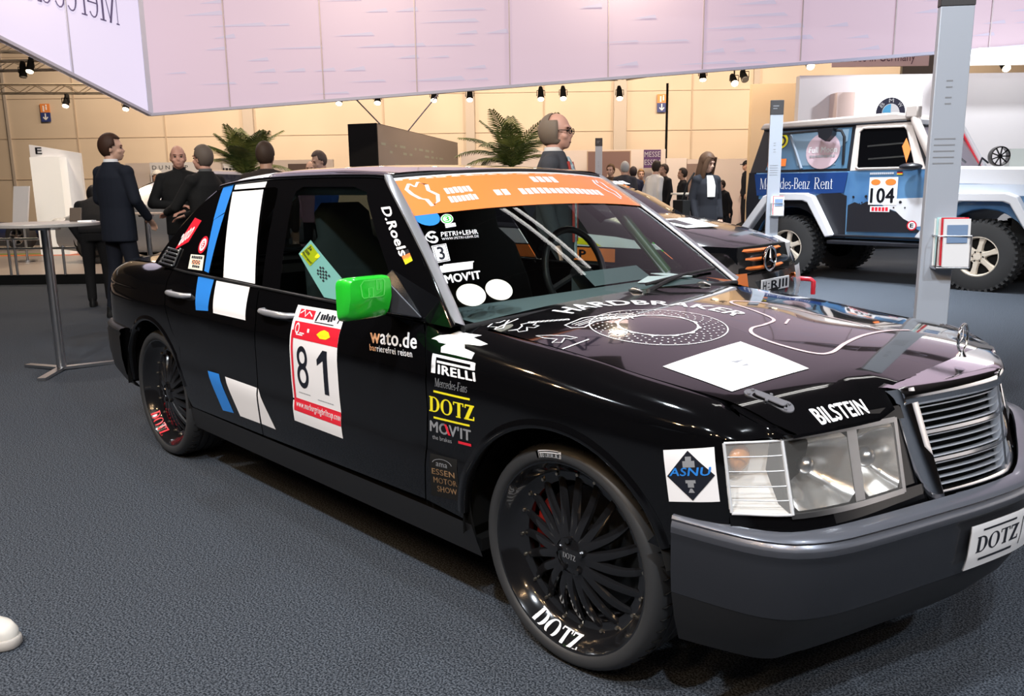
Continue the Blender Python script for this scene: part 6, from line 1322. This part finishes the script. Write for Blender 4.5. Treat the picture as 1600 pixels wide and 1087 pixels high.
b = MB(); b.box((-1.3, .88, .52), (3.4, .9, .12)); b.cyl((-.05, .1, .41), (-.05, 1.66, .41), .06, n=12); b.cyl((-2.51, .1, .41), (-2.51, 1.66, .41), .06, n=12); b.box((-2.95, .88, .62), (.5, 1.5, .2)); b.box((.45, .88, .72), (.42, 1.56, .3)); b.build('chassis', M['matt_black'], off, 0)
b = MB(); b.cyl((-3.24, .88, 1.10), (-3.44, .88, 1.10), .40, n=36); b.build('spare_wheel', M['tread'], off, 30, .03)
b = MB(); b.box((.672, .88, 1.02), (.02, .86, .26)); gg = b.build('radiator_grille', GK, off, 0, .01)
for z in (.94, 1.0, 1.06, 1.12): b = MB(); b.box((.686, .88, z), (.01, .82, .022)); b.build('grille_bar', M['steel'], gg, 0)
for y in (.28, 1.48): b = MB(); b.cyl((.65, y, 1.04), (.69, y, 1.04), .11, .105, 24); b.build('headlamp', M['lens_clear'], off, 40)
b = MB(); b.box((.74, .88, .70), (.16, 1.70, .20)); b.build('front_bumper', GW, off, 30, .03)
RMC = mat('rim_cream', (.66, .58, .48), .35)
for cx in (-.05, -2.51):
    simple_wheel(off, cx, -.02, .415, .30, .235, RMC, 6, -1, True); simple_wheel(off, cx, 1.78, .415, .30, .235, RMC, 6, 1, True)
# ---- silver cars in the background
SIL = mat('silver_paint', (.42, .43, .45), .28, metal=.5, coat=.4)
C2 = [(0, .62, .28, .55, .50, .62, ''), (-.10, .78, .22, .62, .62, .72, ''), (-.5, .86, .18, .74, .70, .84, ''), (-1.0, .88, .17, .86, .72, .95, ''), (-1.15, .88, .17, .90, .72, .99, 's'), (-1.55, .88, .17, .92, .62, 1.22, 's'), (-1.95, .88, .17, .93, .56, 1.38, 'g'), (-2.5, .88, .17, .95, .56, 1.43, ''), (-2.56, .88, .17, .95, .56, 1.43, 'g'), (-3.2, .87, .17, .96, .54, 1.40, ''), (-3.3, .86, .18, .97, .53, 1.37, 's'), (-3.85, .82, .25, .97, .60, 1.02, ''), (-4.15, .78, .32, .93, .60, .96, ''), (-4.22, .70, .38, .80, .5, .84, '')]
g = ground(13.0, lat(58, 400, 13)[0], .143)
sil = thing('silver_hatchback', 'silver-grey car on the low stage behind the standing people, nose to the left', 'car', g+F*1.35, BG+pi+R_(-6))
loft_car(sil, C2, SIL, M['dark_glass'], .31, (-.80, -3.35), .84, M['rim_black'], 7)
b = MB(); b.ball((-.14, .66, .66), (.14, .14, .07), 14, 8); b.ball((-.14, -.66, .66), (.14, .14, .07), 14, 8); b.build('headlamp', M['lens_clear'], sil, 60)
C3 = [(0, .60, .34, .62, .50, .70, ''), (-.08, .70, .30, .72, .58, .80, ''), (-.6, .78, .26, .80, .64, .88, ''), (-1.25, .80, .24, .86, .66, .94, ''), (-1.35, .80, .24, .88, .64, .97, 's'), (-1.85, .80, .24, .90, .55, 1.36, 'g'), (-2.5, .80, .24, .92, .54, 1.44, 'g'), (-2.9, .80, .24, .92, .54, 1.40, 's'), (-3.3, .80, .26, .92, .60, 1.02, ''), (-3.9, .74, .32, .86, .60, .92, ''), (-4.05, .66, .38, .70, .5, .76, '')]
cl = thing('silver_classic_car', 'shiny silver classic car far behind the black saloon roof, left of the cream table', 'car', ground(13.4, lat(1072, 330, 13.4)[0], 0), BG+R_(-22))
loft_car(cl, C3, mat('polished_silver', (.60, .60, .60), .16, metal=.85), M['dark_glass'], .30, (-.75, -3.2), .76, M['chrome'], 12)
# ---- open-wheel racer at the far left
rc2 = thing('formula_racer', 'small open-wheel racing car with a yellow star at the left edge', 'racing car', ground(17.6, lat(0, 390, 17.6)[0], .143), BG+R_(170))
b = MB()
rr_ = lambda x, w, z0, z1: [(x, w*math.copysign(abs(cos(2*pi*k/12))**.7, cos(2*pi*k/12)), (z0+z1)/2+(z1-z0)/2*sin(2*pi*k/12)) for k in range(12)]
b.loft([rr_(-1.6, .10, .28, .40), rr_(-.9, .20, .16, .46), rr_(-.3, .30, .12, .52), (rr_(.3, .34, .12, .56)), rr_(.9, .26, .16, .50), rr_(1.25, .16, .2, .46)], True, True); b.build('body', mat('racer_blue', (.03, .04, .10), .3, coat=.4), rc2, 50)
b = MB(); b.box((-1.65, 0, .22), (.32, 1.3, .03)); b.box((1.3, 0, .78), (.28, 1.0, .03)); b.box((1.3, .49, .66), (.32, .02, .30)); b.box((1.3, -.49, .66), (.32, .02, .30)); b.build('wing', M['red_vinyl'], rc2, 0)
v = [(.35+(.13 if k % 2 == 0 else .055)*cos(R_(90+36*k)), (.13 if k % 2 == 0 else .055)*sin(R_(90+36*k))) for k in range(10)]
b = MB(); b.prism(v, .30, .36, lambda p, q, d: (p, d, .62+q)); b.prism(v, -.36, -.30, lambda p, q, d: (p, d, .62+q)); b.build('star_badge', M['yellow_vinyl'], rc2, 0)
for x, R in ((-1.05, .27), (.95, .30)):
    for sy in (-1, 1): simple_wheel(rc2, x, sy*.72, R, .24, R*.6, M['steel'], 5, sy)
b = MB()
for x in (-1.05, .95): b.tube([(x, -.70, .28), (x, .70, .28)], .02, 6)
b.build('suspension', M['matt_black'], rc2, 40)
# ------------------------------------------------------------------ people
SK = {}
def skin(k):
    if k not in SK: SK[k] = mat('skin_%s' % k, {'fair': (.60, .36, .26), 'rosy': (.62, .33, .24), 'tan': (.46, .26, .17)}[k], .5)
    return SK[k]
CL = {}
def cloth(k, c, r=.85):
    if k not in CL: CL[k] = mat('cloth_'+k, c, r, spec=.25)
    return CL[k]
def cap_(b, p, q, r0, r1, n=12):
    p, q = Vector(p), Vector(q); b.cyl(p, q, r0, r1, n); b.ball(p, r0, n, 8); b.ball(q, r1, n, 8)
def blend(o, vox, it=4):
    m = o.modifiers.new('remesh', 'REMESH'); m.mode = 'VOXEL'; m.voxel_size = vox; m.use_smooth_shade = True
    if it: s = o.modifiers.new('smooth', 'SMOOTH'); s.iterations = it; s.factor = .5
def ell(z, rx, ry, cy=0, cx=0, n=20): return [(cx+rx*cos(2*pi*k/n), cy+ry*sin(2*pi*k/n), z) for k in range(n)]
def person(lab, loc, rz, H=1.78, hair=((.05, .03, .02), 'short'), top=('black', (.012, .012, .014)), legs=('dark_denim', (.015, .017, .022)), turn=0, nod=0, arms=None, sk='fair', hem=.82, wide=1.0, collar=None, lean=0, vox=.011, bend=0, shirt_low=None, feet=((-.11, 0), (.11, .03)), group=None, female=False, shirt=None, shoes=(.01, .01, .01), name='person', legs_only=False):
    s = H/1.80; t = thing(name, lab, 'person', loc, rz, group); T = lambda p: Vector((p[0]*s, p[1]*s, p[2]*s))
    ln = lambda z: lean*max(0, z-.95)                        # forward lean grows above the hips
    cb, sb = cos(bend), sin(bend)
    def P(x, y, z):
        if bend and z > .95: y, z = y*cb+(z-.95)*sb, .95+(z-.95)*cb-y*sb
        return T((x, y+ln(z), z))
    sh = .185*wide*(.88 if female else 1); arms = arms or {}
    A = {}
    for sd, k in ((-1, 'L'), (1, 'R')):
        e, w = arms.get(k, ((sd*(sh+.06), -.02, 1.17), (sd*(sh+.05), .06, .90))); A[k] = (P(sd*sh, 0, 1.425), P(*e), P(*w))
    # body: one skin from head to feet
    b = MB(); hc = P(0, .018, 1.655); Hm = Matrix.Translation(hc) @ Matrix.Rotation(turn, 4, 'Z') @ Matrix.Rotation(-nod-bend*.7, 4, 'X') @ Matrix.Scale(s, 4)
    b.ball((0, -.012, .022), (.076, .097, .108), 20, 14, Hm); b.ball((0, .026, -.045), (.060, .070, .072), 16, 12, Hm); b.ball((0, .050, -.088), (.034, .036, .026), 12, 8, Hm)
    b.ball((0, .094, -.022), (.013, .020, .016), 10, 8, Hm); b.loft([[(-.008, .085, .022), (.008, .085, .022), (0, .092, .022)], [(-.015, .085, -.03), (.015, .085, -.03), (0, .112, -.026)]], True, True, Hm)
    b.ball((0, .082, -.062), (.024, .014, .007), 10, 6, Hm); b.ball((0, .080, -.074), (.022, .014, .007), 10, 6, Hm); b.ball((0, .072, .034), (.052, .022, .012), 12, 6, Hm)
    for sx in (-1, 1): b.ball((sx*.078, -.012, -.012), (.011, .020, .030), 10, 8, Hm); b.ball((sx*.040, .060, -.030), (.026, .026, .022), 10, 8, Hm)
    cap_(b, Hm @ Vector((0, -.022, -.06)), P(0, -.015, 1.44), .058*s, .064*s); cap_(b, P(0, -.01, 1.38), P(0, 0, 1.0), .09*s, .09*s)
    for k, sd in (('L', -1), ('R', 1)):
        S_, E_, W_ = A[k]; cap_(b, P(sd*.04, 0, 1.40), S_, .036*s, .036*s); cap_(b, S_, E_, .036*s, .032*s); cap_(b, E_, W_, .034*s, .026*s)
        d = (W_-E_).normalized(); up = Vector((0, 0, 1)) if abs(d.z) < .8 else Vector((0, 1, 0)); sx_ = d.cross(up).normalized(); nz_ = sx_.cross(d)
        pc = W_+d*.050*s; b.loft([[W_+d*q*s+sx_*(w*s*cos(2*pi*j/10))+nz_*(h*s*sin(2*pi*j/10)) for j in range(10)] for q, w, h in ((0, .024, .020), (.03, .038, .016), (.07, .042, .014), (.092, .038, .012))], True, True)
        for i, L_ in enumerate((.060, .072, .068, .052)):
            f0 = W_+d*.088*s+sx_*(-.030+.020*i)*s; f1 = f0+d*L_*.55*s+nz_*(-.006*s); f2 = f1+d*L_*.4*s-nz_*.022*s; cap_(b, f0, f1, .0095*s, .0088*s, 8); cap_(b, f1, f2, .0088*s, .0075*s, 8)
        f0 = W_+d*.03*s-sx_*.034*s*sd*-1*-1; f1 = f0+(d*.6-sx_*.7*sd).normalized()*.035*s; cap_(b, f0, f1, .011*s, .0095*s, 8); cap_(b, f1, f1+d*.028*s, .0095*s, .008*s, 8)
    for (fx, fy), sd in zip(feet, (-1, 1)):
        cap_(b, P(sd*.085, 0, .92), T((sd*.095+(fx-sd*.095)*.5, fy*.5+.015, .50)), .075*s, .052*s); cap_(b, T((sd*.095+(fx-sd*.095)*.5, fy*.5+.015, .50)), T((fx, fy-.02, .10)), .050*s, .036*s); cap_(b, T((fx, fy-.02, .07)), T((fx, fy+.10, .045)), .036*s, .030*s)
    bo = b.build('body', skin(sk), t, 0); blend(bo, max(vox*.8, .008), 2)
    e = MB()
    for sx in (-1, 1): e.ball((sx*.031, .079, .008), (.013, .008, .0075), 10, 6, Hm)
    e.build('eyes', mat_eye, t, 60)
    e = MB()
    for sx in (-1, 1): e.ball((sx*.032, .083, .030), (.022, .008, .005), 8, 5, Hm)
    e.ball((0, .088, -.068), (.022, .009, .0035), 8, 5, Hm); e.build('brows_and_mouth', mat_brow, t, 60)
    # hair
    hcol, style = hair
    hm = cloth('hair%02d%02d%02d' % tuple(int(c*99) for c in hcol), hcol, .6); h = MB()
    def dome(rx, ry, rz_, c, keep, n=26, m_=16):
        V = MB(); V.ball(c, (rx, ry, rz_), n, m_); h.add(V.v, [f for f in V.f if all(keep(V.v[i]) for i in f)], Hm)
    if style == 'short': dome(.083, .104, .116, (0, -.018, .027), lambda v: v.z > .072-.55*max(0, v.y)*0 if v.y > .045 else (v.z > .0+.3*v.y if v.y > -.01 else v.z > -.075)); 
    elif style == 'bald_rim': dome(.079, .100, .10, (0, -.018, .010), lambda v: v.y < .02 and -.07 < v.z < .055)
    elif style == 'receding': dome(.086, .108, .112, (0, -.026, .014), lambda v: (v.y < .035 and -.08 < v.z < .085) or (v.y < -.03 and v.z > -.08))
    elif style == 'long':
        dome(.090, .110, .122, (0, -.020, .024), lambda v: v.z > .06 if v.y > .05 else v.z > -.05)
        h.loft([[v for v in ell(z, rx, ry, cy, 0, 18) if True] for z, rx, ry, cy in ((.06, .088, .09, -.035), (-.04, .096, .075, -.045), (-.14, .105, .065, -.05), (-.24, .10, .055, -.05), (-.29, .07, .03, -.05))], True, True, Hm)
        for sx in (-1, 1): h.tube([(sx*.055, .062, .085), (sx*.082, .045, .0), (sx*.088, .045, -.10), (sx*.085, .045, -.22)], [.022, .026, .028, .012], 8, True) if False else h.loft([[Vector((sx*x+.020*cos(2*pi*j/8), y+.030*sin(2*pi*j/8), z)) for j in range(8)] for x, y, z in ((.050, .060, .095), (.080, .040, .02), (.090, .035, -.08), (.090, .035, -.20), (.08, .03, -.27))], True, True, Hm)
    elif style == 'cap':
        dome(.088, .108, .118, (0, -.012, .030), lambda v: v.z > .030); h.loft([[(x, .085+.075*(1-(x/.08)**2), z) for x in [-.08+.02*i for i in range(9)]]+[(x, .06, z) for x in [.08-.02*i for i in range(9)]] for z in (.042, .050)], True, True, Hm)
    if h.f:
        ho = h.build('hair' if style != 'cap' else 'cap', hm, t, 60); so = ho.modifiers.new('thick', 'SOLIDIFY'); so.thickness = (.004 if style == 'bald_rim' else .010)*s; so.offset = 1
    # jacket
    tm = cloth(*top); b = MB(); hw = .165*wide if female else .185*wide
    b.loft([[P(*p) for p in ell(z, rx*wide, ry*wide, cy)] for z, rx, ry, cy in ((hem, .185, .130, .0), (.95, .182, .128, 0), (1.08, .165 if female else .178, .120, 0), (1.25, .182 if female else .200, .128, 0), (1.38, .172 if female else .195, .122, -.005), (1.44, .150, .100, -.01), (1.49, .095, .082, -.012), (1.53, .068, .068, -.014))], True, True)
    for k, sd in (('L', -1), ('R', 1)):
        S_, E_, W_ = A[k]; cap_(b, P(sd*.045, -.012, 1.475), S_+T((0, 0, .004)), .056*s, .060*s); cap_(b, S_, E_, .066*s, .056*s); cap_(b, E_, E_.lerp(W_, .93), .054*s, .044*s); b.ball(S_, .072*s, 12, 8)
    jo = b.build('jacket', tm, t, 0); blend(jo, vox, 6)
    if collar:
        b = MB(); b.loft([[P(*p) for p in ell(z, r, r*.98, -.014, 0, 20)] for z, r in ((1.515, .071), (1.552, .066), (1.555, .062), (1.52, .064))], True); b.build('shirt_collar', cloth(*collar), t, 60)
    if shirt:                                                # open front: a shirt panel between the jacket edges
        b = MB(); b.loft([[P(x*w_, .137*wide-.04*(x*w_/.1)**2-(.025 if z > 1.4 else 0)-(.030 if z > 1.46 else 0), z) for x in (-1, -.5, 0, .5, 1)] for z, w_ in ((hem+.02, .05), (1.0, .055), (1.2, .065), (1.35, .07), (1.43, .06), (1.49, .05)) if not shirt_low or z > shirt_low], False); b.build('shirt_front', cloth(*shirt), t, 60)
    b = MB()
    b.loft([[P(*p) for p in ell(z, rx, ry)] for z, rx, ry in ((.80, .165, .115), (.90, .172, .122), (1.02, .160, .112))], True, True)
    for (fx, fy), sd in zip(feet, (-1, 1)):
        kn = T((sd*.095+(fx-sd*.095)*.5, fy*.5+.02, .50)); cap_(b, P(sd*.085, 0, .86), kn, .092*s, .068*s); cap_(b, kn, T((fx, fy-.02, .10)), .066*s, .054*s)
    to = b.build('trousers', cloth(*legs), t, 0); blend(to, vox, 5)
    for (fx, fy), sd in zip(feet, (-1, 1)):
        b = MB(); b.loft([[T((fx+x, fy+y, z)) for x, y in [(w*cos(2*pi*j/16), cy+l*sin(2*pi*j/16)) for j in range(16)]] for z, w, l, cy in ((0, .046, .135, .045), (.025, .050, .138, .045), (.05, .047, .125, .038), (.08, .042, .085, .005), (.11, .040, .052, -.025))], True, True); b.build('shoe', cloth('shoe%02d' % int(shoes[0]*99), shoes, .5), t, 60)
    t['_'] = 0; del t['_']
    return t, Hm, P
mat_eye = mat('eye_dark', (.03, .02, .015), .2); mat_brow = mat('brow_brown', (.16, .07, .05), .7)
def stand(px, d, z=0): return ground(d, lat(px, 300, d)[0], z)
AW, TOW, RIGHT, LEFT = BG, BG+pi, BG-pi/2, BG+pi/2
person('tall person in a dark navy suit standing with back turned, head in profile', stand(180, 8.6), AW-R_(30), 1.86, ((.045, .02, .012), 'short'), ('navy_suit', (.010, .013, .022)), ('navy_trousers', (.009, .011, .018)), turn=R_(-42), collar=('white_shirt', (.75, .75, .76)), hem=.76, wide=1.10, arms={'R': ((.27, .02, 1.16), (.20, .20, .98)), 'L': ((-.27, .0, 1.17), (-.20, .20, 1.0))}, feet=((-.13, -.05), (.13, .06)))
person('person in black bent forward over a table, half hidden behind the suited person', stand(141, 9.5), AW+R_(22), 1.66, ((.012, .010, .010), 'short'), ('black_knit', (.010, .010, .011)), ('black_trousers', (.008, .008, .009)), bend=R_(56), hem=.90, female=True, arms={'R': ((.24, .16, 1.20), (.14, .36, 1.12)), 'L': ((-.26, .14, 1.20), (-.16, .36, 1.12))}, feet=((-.10, -.02), (.10, .02)))
person('bald person in a black shirt and jacket facing us with folded arms', stand(283, 9.3), TOW+R_(18), 1.78, ((.16, .09, .05), 'bald_rim'), ('black_jacket', (.010, .010, .010)), turn=R_(4), sk='rosy', arms={'R': ((.30, .06, 1.16), (.02, .22, 1.14)), 'L': ((-.30, .06, 1.14), (-.04, .24, 1.08))}, collar=('black_jacket', (.010, .010, .010)))
person('person with short grey hair in a black coat, turned left beside the bald person', stand(322, 8.7), LEFT-R_(20), 1.74, ((.13, .10, .08), 'short'), ('black_coat', (.011, .011, .011)), sk='rosy', hem=.70, wide=1.15, arms={'L': ((-.27, .18, 1.16), (-.14, .42, 1.10)), 'R': ((.29, .12, 1.15), (.10, .38, 1.06))}, collar=('grey_collar', (.10, .10, .10)))
person('person with dark brown hair in a brown-black coat, back turned, behind the saloon roof', stand(419, 8.4), AW+R_(12), 1.75, ((.05, .03, .02), 'short'), ('brown_coat', (.030, .022, .018)), turn=R_(-14), sk='tan', wide=1.05)
person('person in a bright blue shirt looking down, left of the dark hanging box', stand(511, 12.0), LEFT+R_(40), 1.80, ((.10, .07, .06), 'short'), ('blue_shirt', (.05, .16, .60)), nod=R_(20), lean=.12)
person('person in pink half hidden beside the blue-shirted person', stand(488, 12.8), TOW, 1.70, ((.30, .22, .18), 'bald_rim'), ('pink_shirt', (.60, .34, .42)), vox=.015)
gt, gH, gP = person('balding person in glasses and grey jacket walking right behind the black saloon', stand(868, 6.0), RIGHT+R_(-14), 1.80, ((.20, .15, .11), 'receding'), ('grey_jacket', (.055, .055, .062)), ('grey_trousers', (.04, .04, .045)), turn=R_(-6), sk='rosy', wide=1.12, hem=.78, shirt=('checked_shirt', (.55, .62, .62)), collar=('striped_collar', (.60, .56, .52)), feet=((-.10, .18), (.10, -.16)))
noisy(CL['checked_shirt'], (.22, .36, .38), (.74, .76, .76), 38, 0)
b = MB()
for sx in (-1, 1): b.tube([gH @ Vector((sx*.036+.026*cos(2*pi*i/20), .100, .006+.019*sin(2*pi*i/20))) for i in range(21)], .003, 6, False); b.tube([gH @ Vector((sx*.062, .098, .010)), gH @ Vector((sx*.082, .04, .012)), gH @ Vector((sx*.082, -.02, .006))], .003, 6)
b.tube([gH @ Vector((-.010, .104, .008)), gH @ Vector((.010, .104, .008))], .003, 6); b.build('glasses', M['matt_black'], gt, 40)
b = MB()
for sx in (-1, 1): b.tube([gP(sx*.075, .105-.0, 1.455), gP(sx*.085, .128, 1.36), gP(sx*.075, .142, 1.2), gP(sx*.065, .142, .9)], .010, 6)
b.build('red_trim', cloth('red_trim', (.40, .05, .04)), gt, 40)
ct, cH, cP = person('long-haired person in a dark jacket and white top standing behind the cream table', stand(1103, 10.9), TOW+R_(24), 1.67, ((.085, .045, .025), 'long'), ('dark_jacket', (.014, .015, .020)), turn=R_(16), nod=R_(14), female=True, shirt=('white_top', (.62, .60, .56)), shirt_low=1.18, hem=.80, feet=((-.09, 0), (.09, .02)))
b = MB(); b.box(tuple(cP(.36, -.06, .98)), (.12, .22, .34)); b.tube([cP(.36, -.06, 1.14), cP(.30, .0, 1.40), cP(.20, .0, 1.53)], .014, 6); tag(b.build('shoulder_bag', M['matt_black'], None, 0, .02), 'dark shoulder bag carried by the long-haired person', 'bag'); o = bpy.data.objects['shoulder_bag']; o.location = ct.location; o.rotation_euler = ct.rotation_euler
b = MB(); tz = at(1082, 301, 10.9).z; cpos = at(1082, 298, (bpy.data.objects['standing_table.002'].location-CAM).dot(F)); tb3 = bpy.data.objects['standing_table.002']; b.lathe([(0, 0), (.028, 0), (.036, .085), (.033, .085), (.026, .006)], 20, Matrix.Rotation(R_(90), 4, 'X')); o = b.build('paper_cup', M['paper'], None, 40); tag(o, 'small white cup standing on the cream table', 'cup'); o.location = (tb3.location.x+.02, tb3.location.y, max((tb3.matrix_basis @ Vector(v.co)).z for c in tb3.children if c.name.startswith('table_top') for v in c.data.vertices)+.001)
# far visitors, smaller in the picture
GRP = 'visitors far behind the cars'
def far(lab, px, pyt, d, rz, z=0, **k):
    H_ = at(px, pyt, d).z-z; return person(lab, stand(px, d, z), rz, H_, group=GRP, vox=.016, **k)
far('far person in a dark cap and dark clothes at the tail of the off-road car', 1165, 251, 22.1, LEFT, .15, hair=((.01, .01, .012), 'cap'), top=('far_navy', (.012, .013, .02)))
far('far person in a dark coat leaning left, between the cap wearer and the long-haired person', 1138, 281, 17.5, LEFT+R_(15), 0, hair=((.03, .02, .015), 'short'), lean=.30)
far('far dark-haired person in black facing left, left of the long-haired person', 1066, 262, 17.2, LEFT, 0, hair=((.03, .02, .015), 'short'), sk='tan')
far('far person in a white shirt leaning over, near the purple sign', 1017, 251, 16.7, RIGHT+R_(30), 0, hair=((.03, .02, .015), 'short'), top=('far_white', (.66, .66, .66)), lean=.2)
far('far dark-haired person in black right of the white-shirted person', 1037, 256, 17.9, LEFT+R_(25), 0, hair=((.04, .025, .02), 'short'), sk='tan')
far('far person with light grey hair seen from behind, left of the purple sign', 976, 252, 17.0, AW-R_(20), 0, hair=((.42, .42, .42), 'short'), top=('far_grey', (.05, .05, .06)))
far('far person with brown hair close to the small far pillar', 954, 256, 17.6, TOW-R_(30), 0, hair=((.10, .05, .02), 'short'), top=('far_brown', (.07, .04, .025)))
far('far person in dark blue right of the grey-haired visitor', 989, 260, 18.4, AW, 0, hair=((.04, .03, .03), 'short'), top=('far_blue', (.03, .035, .07)))
far('far fair-haired person just left of the white-shirted person', 1001, 264, 19.6, TOW, 0, hair=((.34, .20, .08), 'short'), top=('far_tan', (.25, .15, .08)))
far('far person in a pale cap standing behind the silver car', 249, 266, 16.3, LEFT, .145, hair=((.72, .68, .62), 'cap'), top=('far_dark', (.04, .035, .03)), sk='tan')
# ---- a white sneaker at the picture's left edge
se = lambda a: (math.copysign(abs(cos(a))**.75, cos(a)), math.copysign(abs(sin(a))**.75, sin(a)))
t = thing('sneaker', 'white sneaker on the carpet at the left edge of the foreground', 'shoe', onz(2, 1006, 0)-RT*.085, BG+R_(-96))
b = MB(); b.loft([[(w*se(2*pi*j/24)[0], cy+l*se(2*pi*j/24)[1], z) for j in range(24)] for z, w, l, cy in ((.026, .047, .143, 0), (.050, .049, .143, 0), (.070, .047, .132, -.008), (.088, .040, .090, -.045), (.105, .034, .058, -.07))], True, True); b.build('upper', mat('sneaker_white', (.70, .66, .60), .6), t, 60)
b = MB(); b.loft([[(w*se(2*pi*j/24)[0], l*se(2*pi*j/24)[1], z) for j in range(24)] for z, w, l in ((0, .047, .145), (.006, .052, .150), (.028, .052, .150), (.033, .047, .145))], True, True); b.build('sole', mat('sneaker_sole', (.48, .44, .40), .7), t, 60)
b = MB()
for k in range(4): b.tube([(-.026, .02+.022*k, .076-.005*k), (0, .026+.022*k, .088-.006*k), (.026, .02+.022*k, .076-.005*k)], .0035, 5)
b.build('laces', M['paper'], t, 60)
